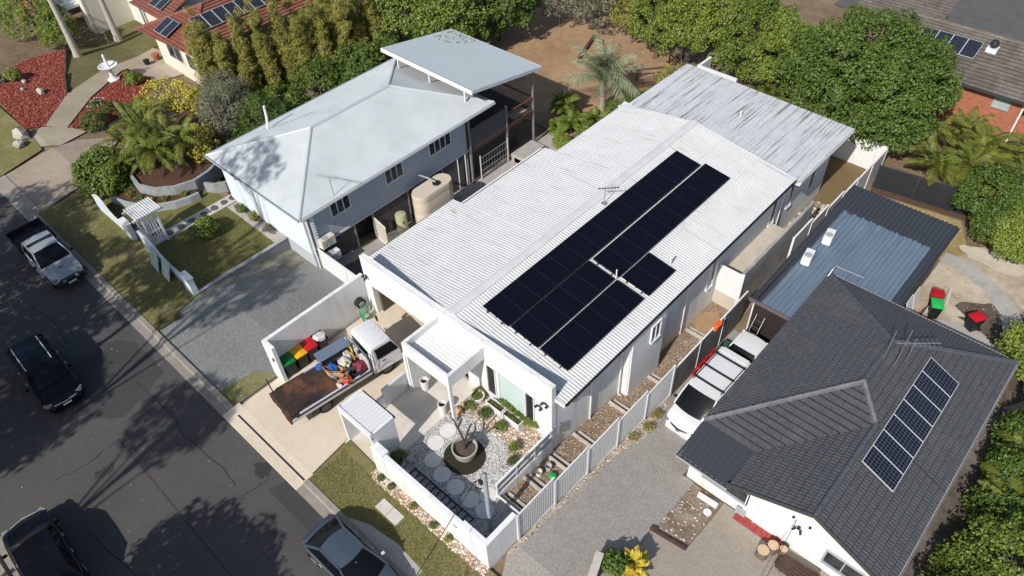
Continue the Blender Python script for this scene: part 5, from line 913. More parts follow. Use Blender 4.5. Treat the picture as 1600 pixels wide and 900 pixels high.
# flatbed truck in the driveway
T = thing('flatbed_truck', 'white cab flatbed truck with rusty tray in the concrete driveway', 'truck', (-21.95, 9.6, .07), R(82.5), 'vehicles off the street')
MB().box(-2.75, 1.55, -1.02, 1.02, 1.0, 1.07).build('tray_deck', RUST, T, local=True)
GREYT = M('tray_rail', (.50, .49, .46), .5, .12, 2)
for s in (-1, 1):
    MB().box(-2.75, 1.55, s*1.03-.05, s*1.03+.05, .82, 1.0).build('side_rail', GREYT, T, local=True)
    m = MB(); m.box(-2.3 if s < 0 else -1.0, 1.5, s*1.02-.02, s*1.02+.02, 1.07, 1.17); m.build('drop_side', M('side_lavender', (.62, .62, .78), .4, .05), T, local=True); MB().box(-2.5, 1.55, s*1.075-.012, s*1.075+.012, 1.0, 1.06).build('rope_rail', DARK, T, local=True)
    MB().tube([(-2.65, s*.98, .95), (-2.72, s*.98, 2.1)], .03, 6).build('stake', BLACK, T, local=True); MB().obox((-1.6, s*.95, .62), (.4, .1, .35)).build('mud_flap', TRIM, T, local=True)
MB().box(-2.85, -2.75, -1.05, 1.05, .75, 1.05).build('tail_beam', M('rust_beam', (.07, .04, .03), .8, .3, 4), T, local=True)
for y in (-.7, 0, .7): MB().box(-2.88, -2.85, y-.12, y+.12, .8, .9).build('tail_light', TAIL if y else PLATE, T, local=True)
m = MB(); m.box(1.5, 1.56, -1.0, 1.0, 1.07, 1.75); m.build('headboard', PW, T, local=True); m = MB()
for y in (-.95, .95): m.tube([(1.53, y, 1.07), (1.53, y, 2.15)], .03, 6)
m.tube([(1.53, -.95, 2.1), (1.53, .95, 2.1)], .03, 6); m.build('rack', STEEL, T, local=True)
for s in (-1, 1): MB().box(-2.6, 3.0, s*.42-.05, s*.42+.05, .55, .8).build('chassis_rail', DARK, T, local=True)
# cab: box body with raked screen
cb = [(1.72, .55), (1.72, 1.35), (1.76, 2.12), (1.86, 2.24), (2.1, 2.28), (2.75, 2.26), (2.95, 2.18), (3.30, 1.35), (3.36, .95), (3.36, .5)]; rows = []
for yf, ins in ((-1, .06), (-.94, 0), (.94, 0), (1, .06)):
    rows.append([(x+(ins if x < 2.3 else -ins), yf*(.98 if z < 1.4 else .98-.09*(z-1.35)/.9), z-(ins if z > 2 else 0)) for x, z in cb])
m = MB(); m.grid(rows); m.add(rows[0], [tuple(range(len(cb)-1, -1, -1))]); m.add(rows[-1], [tuple(range(len(cb)))]); m.build('cab', PW, T, local=True, smooth=True)
m = MB(); m.add([(2.985, -.82, 2.10), (2.985, .82, 2.10), (3.315, .9, 1.36), (3.315, -.9, 1.36)], [(0, 1, 2, 3)]); m.build('windscreen', GLASS, T, local=True)
for s in (-1, 1):
    P_ = [(2.02, s*.983, 1.40), (3.22, s*.983, 1.40), (2.92, s*.915, 2.08), (2.02, s*.915, 2.08)]; m = MB(); m.add(P_ if s < 0 else P_[::-1], [(0, 1, 2, 3)]); m.build('side_window', GLASS, T, local=True)
    MB().box(2.25, 2.4, s*.985-.012, s*.985+.012, 1.12, 1.17).build('door_handle', TRIM, T, local=True); MB().tube([(3.2, s*.98, 1.9), (3.38, s*1.22, 1.75), (3.38, s*1.22, 1.4)], .018, 5).build('mirror_arm', TRIM, T, local=True); MB().obox((3.4, s*1.22, 1.58), (.06, .2, .34)).build('mirror', TRIM, T, local=True, bevel=.02)
    seam(T, [(1.98, s*.985, .7), (1.98, s*.985, 1.4), (1.98, s*.91, 2.15)], .01)
MB().box(1.708, 1.722, -.7, .7, 1.5, 2.0).build('rear_window', GLASS, T, local=True)
for i in range(4): MB().box(2.05, 2.75, -.6+i*.4-.02, -.6+i*.4+.02, 2.275, 2.295).build('roof_rib', PW, T, local=True)
wheels(T, (-1.05, 2.45), .96, .40, .28, M('truck_rim', (.06, .055, .05), .6)); MB().box(3.34, 3.44, -.95, .95, .4, .65).build('bumper', PW, T, local=True, bevel=.02); lights(T, 3.4, .92, .85, (.08, .3, .2), 0, x_in=.03)
# load on the truck, each thing lying on the tray
tm = Matrix.Translation((-21.95, 9.6, .07)) @ Matrix.Rotation(R(82.5), 4, 'Z')
def on(x, y, z=1.07): return tm @ Vector((x, y, z))
def blob(name, label, cat, p, s, mat, seed=1, rz_=0, group='load on the flatbed truck', sub=2, j=.22):
    bm = bmesh.new(); bmesh.ops.create_icosphere(bm, subdivisions=sub, radius=.5); rr = random.Random(seed)
    for v in bm.verts:
        k = 1+rr.uniform(-j, j); v.co *= k
        if v.co.z < -.35: v.co.z = -.35
        v.co = Vector((v.co.x*s[0], v.co.y*s[1], (v.co.z+.35)*s[2]))
    me = bpy.data.meshes.new(name); bm.to_mesh(me); bm.free(); o = link(name, me, mat, None, p, (0, 0, rz_)); return tag(o, label, cat, group)
SB = M('blue_plastic', (.015, .08, .30), .5, .4, 6); CARD = M('cardboard', (.33, .19, .10), .8, .15); BAG = M('white_bag', (.52, .51, .52), .5, .2, 5); MAR = M('maroon_cloth', (.22, .03, .045), .8, .3, 6); ORG = M('orange_red', (.42, .06, .035), .6, .45, 6); YELB = M('yellow_frame', (.70, .42, .02), .4); TEAL = M('teal_cloth', (.02, .16, .17), .7)
X = thing('tool_box', 'open aluminium tool box standing on the truck tray', 'tool box', on(.55, .62), R(82.5), 'load on the flatbed truck')
m = MB(); m.box(-.8, .8, .3, .33, 0, .85); m.box(-.8, -.77, -.3, .3, 0, .85); m.box(.77, .8, -.3, .3, 0, .85); m.box(-.77, .77, -.3, .3, 0, .03); m.build('case', ALU, X, local=True); MB().box(-.83, .83, -.32, .35, .85, .89).build('lid', M('lid_alu', (.24, .29, .37), .4, .08, metal=.5), X, local=True, bevel=.01); MB().box(-.77, .77, -.28, .28, .42, .44).build('shelf', ALU, X, local=True)
blob('rubbish_bag', 'white plastic bag in front of the aluminium tool box', 'bag', on(.75, .02), (.75, .6, .6), BAG, 3); blob('rubbish_bag', 'small white bag beside the yellow frame on the truck', 'bag', on(1.1, .35), (.5, .45, .6), BAG, 5)
blob('cloth_bundle', 'maroon bundle piled against the truck headboard', 'bundle', on(1.2, -.62), (.75, .65, .55), MAR, 6, j=.3); blob('cloth_bundle', 'blue plastic bundle on the pile beside the tool box', 'bundle', on(.15, .12, 1.3), (.55, .4, .35), SB, 8); blob('cloth_bundle', 'teal cloth bundle at the rear of the load', 'bundle', on(.1, -.3), (.5, .4, .4), TEAL, 9); blob('cloth_bundle', 'crumpled blue netting at the side of the rusty tray', 'bundle', on(-.25, .8), (.5, .3, .16), SB, 10, j=.4)
blob('cloth_bundle', 'orange-red sacks at the tray edge nearest the hut', 'bundle', on(.3, -.72), (1.0, .45, .35), ORG, 11, j=.35); blob('cloth_bundle', 'white and red scraps hanging over the tray edge', 'bundle', on(-.1, -.85), (.35, .25, .2), M('pink_white', (.7, .45, .42), .6), 12, j=.4)
def carton(label, p, s, rz_, mat=CARD):
    t = thing('carton', label, 'box', p, rz_, 'load on the flatbed truck'); x, y, z = s; m = MB()
    for b in ((-x/2, x/2, -y/2, -y/2+.01, 0, z), (-x/2, x/2, y/2-.01, y/2, 0, z), (-x/2, -x/2+.01, -y/2+.01, y/2-.01, 0, z), (x/2-.01, x/2, -y/2+.01, y/2-.01, 0, z), (-x/2+.01, x/2-.01, -y/2+.01, y/2-.01, 0, .01)): m.box(*b)
    m.build('carton_body', mat, t, local=True); MB().obox((0, -y/2-.07, z+.02), (x, .16, .008), 0, .5).build('flap', mat, t, local=True); MB().obox((x/2+.07, 0, z-.02), (.16, y, .008), 0, 0, .6).build('flap', mat, t, local=True); return t
carton('open brown carton in the middle of the truck load', on(.35, -.35), (.5, .4, .35), .5); carton('flattened brown carton beside the orange sacks', on(.2, -.6), (.5, .35, .25), 1.2); carton('black lettered carton near the maroon bundle', on(.85, -.45, 1.2), (.55, .3, .28), 1.0, M('black_card', (.015, .015, .016), .6)); carton('small black carton by the tray side', on(.9, -.85), (.4, .25, .3), 1.5, MATS['black_card'])
t = thing('wire_coil', 'tangled orange and white cable coil on the pile', 'cable', on(.1, -.05), 0, 'load on the flatbed truck')
for k in range(5): MB().tube([(.34*math.cos(a)*(1+.06*k), .30*math.sin(a*1.0+.2*k), .12+.07*k+.05*math.sin(3*a+k)) for a in np.linspace(0, 6.3, 22)], .016, 5).build('cable_loop', (M('orange_cable', (.5, .2, .07), .5), M('white_cable', (.6, .5, .45), .5))[k % 2], t, local=True)
t = thing('yellow_frame', 'bright yellow bent tube frame against the headboard', 'frame', on(1.25, .25), R(82.5), 'load on the flatbed truck'); MB().tube([(0, -.3, .1), (0, -.3, .75), (.05, -.1, .85), (.05, .3, .7), (.1, .3, .2)], .035, 8).build('tube', YELB, t, local=True, smooth=True); MB().tube([(.1, -.35, .3), (-.1, .1, .5), (0, .35, .3)], .02, 6).build('hose', YELB, t, local=True)
blob('tennis_ball', 'lime yellow round helmet on the black carton', 'helmet', on(.7, -.2, 1.45), (.2, .2, .2), M('lime_plastic', (.45, .55, .05), .4), 2, j=.02); blob('work_light', 'black round work light on the truck headboard', 'lamp', on(1.5, -.25, 1.7), (.2, .22, .25), BLACK, 4, j=.05)

# ------------------------------------------------------------------ wheelie bins and yard things
def bin_(label, loc, rz_, lid, open_=False, scale=1):
    t = thing('wheelie_bin', label, 'bin', loc, rz_, 'wheelie bins'); m = MB()
    def ring(x, y, z): return [(-x, -y, z), (x, -y, z), (x, y, z), (-x, y, z), (-x, -y, z)]
    rows = [ring(.22, .25, .06), ring(.27, .33, .95), ring(.30, .36, .96), ring(.30, .36, 1.02)]; m.grid(rows); m.add(rows[0][:4], [(3, 2, 1, 0)]); m.build('bin_body', BIN, t, local=True)
    if open_: blob('rubbish_bag', 'white liner bag bulging from the lidless black bin', 'bag', Vector(loc)+Vector((0, 0, .85)), (.62, .68, .42), BAG, 31, group='bags in bins')
    else:
        m = MB(); m.grid([[(-.31+.62*i/6, -.38+.78*j/6, 1.03+.07*math.sin(math.pi*i/6)*math.sin(math.pi*j/6)**.5) for i in range(7)] for j in range(7)]); m.grid([[(-.31, -.38, 1.03), (.31, -.38, 1.03)], [(-.31, -.38, .98), (.31, -.38, .98)]]); m.grid([[(.31, -.38, 1.03), (.31, .40, 1.03)], [(.31, -.38, .98), (.31, .40, .98)]]); m.grid([[(-.31, .4, 1.03), (-.31, -.38, 1.03)], [(-.31, .4, .98), (-.31, -.38, .98)]]); m.build('lid', lid, t, local=True, smooth=True)
        MB().tube([(-.22, .42, .98), (-.22, .5, 1.0), (.22, .5, 1.0), (.22, .42, .98)], .02, 6).build('handle', BIN, t, local=True)
    for s in (-1, 1): MB().tube([(s*.24, .30, .1), (s*.30, .30, .1)], .1, 12).build('wheel', TYRE, t, local=True)
    return t
bin_('wheelie bin with green lid at the end of the driveway wall', (-24.48, 8.72, .07), R(80), GREEN); bin_('wheelie bin with yellow lid between green and red ones', (-24.45, 9.38, .07), R(86), YELL); bin_('wheelie bin with red lid beside the yellow one in the driveway', (-24.45, 10.03, .07), R(84), RED); bin_('lidless black wheelie bin holding a white bag', (-24.45, 10.68, .07), R(86), None, True)
bin_('wheelie bin with bright green lid behind the grey tiled roof', (-2.3, 35.3, G(35)+.03), R(25), M('lid_bright', (.02, .42, .09), .4)); bin_('wheelie bin with red lid standing alone on the dirt', (-.35, 35.7, G(35)+.03), R(-30), RED); bin_('wheelie bin with red lid half hidden behind the bright green one', (-2.6, 36.4, G(36)-.25), R(10), RED)
t = thing('hose_reel', 'black wall hose reel with green hose trailing below it', 'hose reel', (-24.7, 13.55, 1.1)); MB().tube([(-24.85, 13.55, 1.1), (-24.55, 13.55, 1.1)], .28, 20).build('reel', BLACK, t); MB().tube([(-24.55, 13.55, 1.1), (-24.52, 13.55, 1.1)], [.16, .16], 16).build('hub', GREYP, t)
HG = M('hose_green', (.01, .28, .12), .45)
for k in range(6): MB().tube([(-24.45+.05*k, 13.5+.28*math.cos(a), .95-.1*k+.33*math.sin(a)-.25) for a in np.linspace(.3*k, 5.6+.2*k, 16)], .022, 6).build('hose_loop', HG, t)
MB().tube([(-24.3, 13.3, .3), (-24.0, 13.0, .1), (-23.9, 12.6, .1), (-24.2, 12.3, .1)], .022, 6).build('hose_loop', HG, t)
# pebble garden things
for i, (x, y) in enumerate(((-16.06, 11.5), (-16.01, 10.67), (-15.44, 9.96), (-14.59, 9.71), (-13.69, 9.67), (-12.79, 9.68), (-11.98, 9.72), (-11.27, 10.07))):
    if i == 7: x = -12.35; y = 10.35
    o = MB().lathe((x, y, .0), [(.40, 0), (.40, .04), (.385, .05)], 28).build('round_paver', M('pale_paver', (.60, .59, .58), .8, .08, 4)); tag(o, 'round concrete paver in white pebbles, %s from the porch' % ('first', 'second', 'third', 'fourth', 'fifth', 'sixth', 'seventh', 'eighth and last')[i], 'paver', 'round pavers in the pebble garden')
t = thing('bowl_planter', 'large cream bowl planter with bare branching tree on dark ring', 'planter', (-14.5, 11.1, .02)); m = MB(); m.lathe((-14.5, 11.1, .02), [(.38, 0), (.50, .22), (.56, .55), (.59, .62), (.59, .70), (.53, .70), (.50, .52)], 30); m.build('bowl', M('cream_pot', (.37, .355, .325), .75, .12, 3), t, smooth=True); MB().lathe((-14.5, 11.1, .54), [(.51, 0), (.2, .03), (.05, .05)], 20).build('soil', M('dry_soil', (.085, .065, .05), .95, .3, 6), t)
o = thing('frangipani', 'dark forked frangipani trunk nearly leafless in the cream bowl', 'tree', (-14.5, 11.1, .5)); m = MB(); m.tube([(-14.5, 11.1, .45), (-14.5, 11.13, .8), (-14.47, 11.15, 1.05)], [.085, .07, .065], 8)
for p in (((-14.47, 11.15, 1.0), (-14.75, 11.2, 1.45), (-15.15, 11.3, 1.75), (-15.3, 11.28, 2.0)), ((-14.47, 11.15, 1.0), (-14.25, 11.35, 1.5), (-14.1, 11.55, 2.0), (-14.15, 11.6, 2.4)), ((-14.48, 11.14, .95), (-14.6, 11.5, 1.4), (-14.6, 11.75, 1.7)), ((-14.25, 11.35, 1.5), (-13.9, 11.3, 1.8)), ((-14.95, 11.25, 1.6), (-15.0, 11.6, 1.9))): m.tube(p, [.06, .05, .04, .03][:len(p)], 7)
m.build('trunk', M('dark_bark', (.05, .043, .038), .9), o, smooth=True)
WP = M('white_pot', (.68, .67, .65), .5, .05)
def pot(label, c, r, h, mat=WP):
    t = thing('plant_pot', label, 'pot', c); MB().lathe(c, [(r*.78, 0), (r, h*.95), (r, h), (r*.84, h), (r*.80, h*.7)], 24).build('pot', mat, t, smooth=True); MB().lathe((c[0], c[1], c[2]+h*.7), [(r*.8, 0), (.02, .02)], 16).build('soil', BLACK, t); return t
pot('tall white cylinder pot inside the porch by the wall', (-18.62, 12.45, .01), .22, .72); pot('tall white cylinder pot beside the porch column', (-16.95, 12.05, .01), .22, .75); pot('dark-soiled white pot behind the front wall by the hut', (-16.35, 8.75, .02), .30, .55, M('grey_pot', (.42, .42, .41), .6)); pot('white round pot with shrub at the porch corner', (-16.2, 13.65, .03), .34, .4); 
t = thing('planter_box', 'pair of joined white planter boxes under the frosted window', 'planter', (-14.6, 13.85, .02))
for a, b in ((-15.65, -14.65), (-14.6, -13.55)):
    m = MB(); y0, y1 = 13.62, 14.02
    for q in ((a, b, y0, y0+.04, .02, .45), (a, b, y1-.04, y1, .02, .45), (a, a+.04, y0+.04, y1-.04, .02, .45), (b-.04, b, y0+.04, y1-.04, .02, .45)): m.box(*q)
    m.build('box', WHITEP, t); MB().box(a+.04, b-.04, y0+.04, y1-.04, .02, .34).build('soil', BARK, t)
t = thing('service_pole', 'grey steel service pole in the corner of the pebble garden', 'pole', (-11.14, 9.25, 0)); MB().tube([(-11.14, 9.25, -.1), (-11.14, 9.25, 4.5)], [.10, .10], 14).build('pole', M('pole_grey', (.30, .33, .34), .5, .12, 3), t, smooth=True); MB().lathe((-11.14, 9.25, 4.5), [(.105, 0), (.105, .03), (.04, .06)], 14).build('pole_cap', STEEL, t); MB().box(-11.3, -11.14, 9.05, 9.15, 3.95, 4.2).build('bracket', BLACK, t); MB().tube([(-11.3, 9.1, 4.1), (-11.42, 9.0, 4.0), (-11.36, 8.95, 3.7), (-11.22, 9.12, 3.55)], .025, 6).build('cable_loop', BLACK, t)
t = MB().tube([Vector((-11.4, 9.0, 4.1)).lerp(Vector((-2, -28, 7.5)), k/24)-Vector((0, 0, 1.3*math.sin(math.pi*k/24))) for k in range(25)], .016, 5).build('service_cable', BLACK); tag(t, 'black overhead service cable running from the pole over the wall', 'cable')
t = MB().tube([Vector((-1.85, 17.35, 1.05)).lerp(Vector((1.5, -20, 7.5)), k/24)-Vector((0, 0, 1.2*math.sin(math.pi*k/24))) for k in range(25)], .012, 5).build('service_cable', BLACK); tag(t, 'thin black cable running to the white gable of the grey house', 'cable')
t = thing('ground_trellis', 'black ladder trellis lying in shade behind the front wall', 'trellis', (-14, 8.9, .05)); m = MB()
for y in (8.62, 9.12): MB().box(-15.75, -12.0, y-.025, y+.025, .05, .10).build('rail', BLACK, t)
for i in range(12): MB().box(-15.7+i*.33, -15.66+i*.33, 8.645, 9.095, .05, .09).build('rung', BLACK, t)
t = thing('pit_lid', 'pale concrete two-part pit cover in the grass verge', 'pit cover', (-14.9, 7.0, .1))
t.location = (-14.95, 6.97, .1)
for a, b in ((-.66, -.01), (.01, .66)): MB().box(a, b, -.26, .26, -.02, .03).build('lid', M('pit_concrete', (.50, .48, .44), .85, .12, 3), t, local=True, bevel=.01)
def bucket(label, c, mat, r=.16, h=.32):
    t = thing('bucket', label, 'bucket', c, group='buckets in the side yard'); MB().lathe(c, [(r*.8, 0), (r, h), (r*.94, h), (r*.75, .04)], 18).build('pail', mat, t, smooth=True); MB().tube([(c[0]-r, c[1], c[2]+h), (c[0]-r*.5, c[1], c[2]+h+.03), (c[0]+r, c[1], c[2]+h)], .008, 4).build('handle', STEEL, t); return t
bucket('white bucket nearer the front in the side yard', (-11.55, 12.75, G(12.7)), WP); bucket('white bucket with dark rim beside the other in the side yard', (-11.45, 13.3, G(13.3)), M('rim_grey', (.45, .46, .47), .5)); o = blob('green_tub', 'small bright green tub beside the buckets', 'tub', (-11.05, 13.1, G(13)), (.4, .4, .25), M('tub_green', (.02, .32, .06), .4), 3, group='buckets in the side yard', j=.03)
# rocks by the porch and bed edging
def rock(label, p, s, mat, seed, cat='rock', group='garden rocks'): return blob('garden_rock', label, cat, p, s, mat, seed, group=group, sub=1, j=.2)
rock('orange sandstone rock at the corner of the pebble garden', (-16.45, 12.55, .02), (.75, .5, .3), M('sandstone', (.55, .32, .19), .9, .2, 4), 1); rock('white rock beside the orange sandstone', (-16.6, 12.05, .02), (.3, .25, .2), STONE, 2); rock('grey round rock behind the hut', (-16.2, 9.25, .02), (.4, .4, .25), M('rock_grey', (.4, .39, .38), .9), 3); rock('grey flat rock beside the dark-soiled pot', (-15.85, 8.75, .02), (.35, .35, .22), MATS['rock_grey'], 4)
# loose pebbles: one heap of stones in each bed
def pebbles(name, poly, z, n, s0, s1, mat, label, cat='pebbles', seed=1, avoid=()):
    rr = random.Random(seed); xs = [p[0] for p in poly]; ys_ = [p[1] for p in poly]; V = []; F = []
    base = [(0, 0, .55), (.5, 0, .1), (.16, .48, .12), (-.42, .3, .1), (-.42, -.3, .12), (.16, -.48, .1)]; bf = [(0, 1, 2), (0, 2, 3), (0, 3, 4), (0, 4, 5), (0, 5, 1)]
    def inside(x, y):
        c = False; j = len(poly)-1
        for i in range(len(poly)):
            if (poly[i][1] > y) != (poly[j][1] > y) and x < (poly[j][0]-poly[i][0])*(y-poly[i][1])/(poly[j][1]-poly[i][1])+poly[i][0]: c = not c
            j = i
        return c
    while n > 0:
        x, y = rr.uniform(min(xs), max(xs)), rr.uniform(min(ys_), max(ys_))
        if not inside(x, y) or any((x-a)**2+(y-b)**2 < c*c for a, b, c in avoid): continue
        n -= 1; s = rr.uniform(s0, s1); a = rr.uniform(0, 6.28); sq = rr.uniform(.6, 1); k = len(V); zz = z(y) if callable(z) else z
        for p in base: px_, py_ = p[0]*s, p[1]*s*sq; V.append((x+px_*math.cos(a)-py_*math.sin(a), y+px_*math.sin(a)+py_*math.cos(a), zz+p[2]*s*rr.uniform(.6, 1)))
        F += [tuple(i+k for i in f) for f in bf]
    me = bpy.data.meshes.new(name); me.from_pydata(V, [], F); o = link(name, me, mat); return tag(o, label, cat, kind='stuff')
def PEB(name, stops):
    m, t, b = nodes(name); g = t.nodes.new('ShaderNodeNewGeometry'); t.links.new(ramp(t, g.outputs['Random Per Island'], stops), b.inputs['Base Color']); b.inputs['Roughness'].default_value = .8; return m
PT_ = PEB('tan_stone', [(0, (.22, .13, .08)), (.35, (.42, .30, .20)), (.7, (.60, .52, .43)), (1, (.72, .68, .62))]); PWh = PEB('white_stone', [(0, (.14, .135, .13)), (.3, (.36, .355, .345)), (1, (.70, .69, .67))]); PBr = PEB('brown_chip_stone', [(0, (.14, .095, .065)), (.5, (.31, .235, .17)), (1, (.52, .45, .37))]); PRub = PEB('rubble_stone', [(0, (.16, .12, .09)), (.5, (.40, .34, .27)), (1, (.66, .60, .52))])
pebbles('border_pebbles', [(-17.0, 7.62), (-16.5, 7.5), (-14.04, 7.56), (-12.0, 7.55), (-10.0, 7.62), (-10.0, 7.99), (-17.0, 7.99)], .11, 900, .06, .14, PT_, 'tan pebbles along the foot of the front wall')
pebbles('bed_pebbles', [(-16.7, 12.7), (-15.9, 12.75), (-14.6, 12.75), (-13.4, 12.75), (-12.75, 12.2), (-12.4, 11.7), (-12.06, 11.75), (-12.06, 14.19), (-16.6, 14.19)], .02, 1100, .06, .16, PT_, 'tan pebbles of the garden bed under the windows', seed=2)
pebbles('white_pebbles', [(-16.73, 8.3), (-12.05, 8.3), (-12.05, 11.7), (-13.4, 12.7), (-16.7, 12.7)], .01, 9000, .04, .09, PWh, 'white pebbles of the front garden', seed=3, avoid=[(-14.5, 11.05, .98)]+[(x, y, .43) for x, y in ((-16.06, 11.5), (-16.01, 10.67), (-15.44, 9.96), (-14.59, 9.71), (-13.69, 9.67), (-12.79, 9.68), (-11.98, 9.72), (-12.35, 10.35))])
pebbles('white_pebbles', [(-12.05, 8.3), (-10.3, 8.3), (-10.3, 10.5), (-12.05, 10.5)], .01, 1500, .04, .09, PWh, 'white pebbles around the service pole', seed=9)
pebbles('side_chips', [(-12.0, 9.8), (-10.15, 9.8), (-10.15, 27.5), (-11.6, 27.5), (-11.6, 19.5), (-12.0, 19.4)], lambda y: G(y)-.005, 4200, .03, .10, PBr, 'brown chips and stones of the stepped side yard', seed=4)
pebbles('rubble', [(-6.25, 14.15), (-4.8, 14.3), (-4.8, 17.3), (-6.3, 17.3)], lambda y: G(y)+.02, 150, .03, .16, PRub, 'broken rubble and stones in the small bed', seed=5)
pebbles('stone_terrace', [(-11.95, 36.5), (-10.2, 36.5), (-10.2, 41.0), (-11.95, 40.6)], lambda y: G(y)+.02, 260, .2, .5, PRub, 'rough pale stones beside the rear side wall', seed=6)
pebbles('gravel_stones', [(-32.6, 6.0), (-25.0, 5.9), (-25.1, 9.5), (-26.5, 11), (-29.0, 12.5), (-32.5, 13.5)], lambda y: G(y)+.03, 4200, .03, .075, PEB('gravel_stone', [(0, (.11, .115, .11)), (.5, (.21, .215, .205)), (1, (.34, .34, .32))]), 'loose gravel stones spread over the driveway', seed=7)
pebbles('road_litter', [(-38, -4), (-10, -3), (-10, 4.6), (-38, 4.6)], .002, 320, .03, .09, PEB('leaf_scrap', [(0, (.10, .09, .075)), (.6, (.15, .14, .13)), (1, (.33, .32, .30))]), 'pale scraps and fallen leaves on the asphalt', 'litter', seed=8)
pebbles('yard_debris', [(-3.4, 31.6), (2.2, 31.6), (2.5, 40), (-3.2, 41)], lambda y: G(y)+.0, 420, .03, .1, PEB('debris', [(0, (.09, .06, .04)), (.4, (.28, .2, .13)), (.8, (.5, .44, .35)), (1, (.66, .62, .54))]), 'scattered stones and chips on the dirt yard', 'debris', seed=21)
pebbles('fence_rubble', [(-9.95, 9.2), (-9.8, 9.2), (-9.72, 16), (-9.3, 18.2), (-9.6, 20.5), (-9.98, 20.5)], lambda y: G(y)+.02, 420, .04, .13, PRub, 'stones and rubble along the foot of the picket fence', seed=22)
pebbles('roof_litter', [(-38.4, 32.2), (-37.0, 32.0), (-35.8, 33.2), (-36.0, 34.1), (-38.5, 34.1)], lambda y: 5.08-.175*(y-27.9)+.04, 90, .05, .16, PEB('dry_leaf', [(0, (.10, .07, .03)), (.6, (.2, .16, .07)), (1, (.34, .2, .1))]), 'dry leaves lying on the corner of the skillion roof', 'leaves', seed=25)
# right yard things
t = thing('step_ladder', 'aluminium step ladder leaning on the dark shed wall', 'ladder', (-8.6, 26.6, G(27))); zz = G(27)
for x in (-8.95, -8.5): MB().tube([(x+.05*(x+8.7), 25.9, zz), (x, 27.25, zz+2.0)], .03, 6).build('stile', ALU, t)
for i in range(6): f = (i+.7)/6.5; MB().box(-8.95, -8.5, 25.9+1.35*f-.04, 25.9+1.35*f+.04, zz+2*f-.012, zz+2*f+.012).build('tread', ALU, t)
t = thing('red_barrier', 'red plastic barrier frame against the side fence', 'barrier', (-9.6, 23.6, G(23.6))); zz = G(23.6)
for z in (.15, .5, .85): MB().tube([(-9.75, 22.7, zz+z), (-9.72, 24.6, zz+z)], .045, 6).build('rail', RED, t)
for y in (22.7, 23.3, 23.95, 24.6): MB().tube([(-9.75, y, zz), (-9.72, y, zz+.95)], .05, 6).build('post', RED, t)
o = blob('orange_cloth', 'bright orange cloth draped over the side fence', 'cloth', (-10.0, 25.0, .12), (.3, .8, .4), M('orange_cloth_m', (.80, .14, .02), .7), 14, j=.25, group='cloths')
for i, (p, s, lab) in enumerate((((-9.45, 25.6, G(25)), (.7, .6, .5), 'dark green crate pile between fence and ladder, larger'), ((-9.1, 26.3, G(26)), (.5, .5, .4), 'dark green tub between fence and ladder, smaller'))):
    t = thing('crate', lab, 'crate', p, .3*i); x, y, z = s; m = MB()
    for b in ((-x/2, x/2, -y/2, -y/2+.03, 0, z), (-x/2, x/2, y/2-.03, y/2, 0, z), (-x/2, -x/2+.03, -y/2+.03, y/2-.03, 0, z), (x/2-.03, x/2, -y/2+.03, y/2-.03, 0, z), (-x/2+.03, x/2-.03, -y/2+.03, y/2-.03, .1, .13)): m.box(*b)
    m.build('crate_body', M('crate_green', (.04, .09, .07), .5), t, local=True); MB().box(-x/2-.02, x/2+.02, -y/2-.02, -y/2, z-.05, z).build('lip', MATS['crate_green'], t, local=True)
o = MB().obox((-5.35, 16.95, G(17)+.12), (.95, .22, .22), .05).build('white_box', WHITEP, bevel=.02); tag(o, 'long white plastic box lying at the corner of the white house', 'box')
o = MB().lathe((-5.05, 16.45, G(16.5)+.03), [(.16, 0), (.18, .02), (.18, .04), (.15, .05)], 20).build('white_disc', WHITEP); tag(o, 'round white plastic disc lying in the rubble bed', 'disc')
for i, (x, y, r_, lab) in enumerate(((-2.15, 16.75, .24, 'round cut log end nearest the red step'), (-2.35, 16.25, .26, 'round cut log with pale top farther from the wall'), (-1.75, 16.9, .17, 'small cut log beside the timber stack'))):
    t = thing('cut_log', lab, 'log', (x, y, G(y)), group='cut logs'); MB().lathe((x, y, G(y)), [(r_, 0), (r_*1.03, .35), (r_, .5)], 18).build('bark', TRUNK, t, smooth=True); MB().lathe((x, y, G(y)+.5), [(r_*.93, .0), (r_*.93, .012), (.02, .014)], 18).build('cut_face', M('cut_wood', (.52, .38, .25), .8), t)
t = thing('timber_stack', 'low stack of dark weathered planks under the gable window', 'timber', (-1.0, 16.6, G(16.6)))
for i in range(6):
    for k in range(2): MB().obox((-.95+.02*k, 16.15+i*.14, G(16.6)+.3+k*.1-.12), (1.5+.1*(i % 2), .11, .06), .03*(i-2)).build('plank', WOODD, t)
for x in (-1.5, -.4): MB().box(x, x+.1, 16.1, 16.95, G(16.6), G(16.6)+.15).build('bearer', WOODD, t)
t = thing('timber_kerb', 'dark timber edging of the rubble bed', 'edging', (-5.5, 14.15, -.7)); MB().obox((-5.5, 14.12, G(14.1)+.05), (1.5, .12, .2), .13).build('edge', WOODD, t); MB().obox((-6.25, 14.05, G(14)+.06), (.3, .16, .2), .3).build('edge', WOODD, t)
for i in range(7):
    o = MB().obox((-2.85+.12*i, 34.3+.5*i-.2*(i % 3), G(35)+.12+.05*(i % 3)), (.16, 2.6-.2*i, .05), -.12+.05*i, .05).build('scrap_plank', (REDW, WOODD, WOOD, M('pine', (.45, .30, .16), .8))[i % 4]); tag(o, 'loose scrap plank on the dirt, %s from the shed' % ('first', 'second', 'third', 'fourth', 'fifth', 'sixth', 'seventh')[i], 'plank', 'scrap planks by the shed')
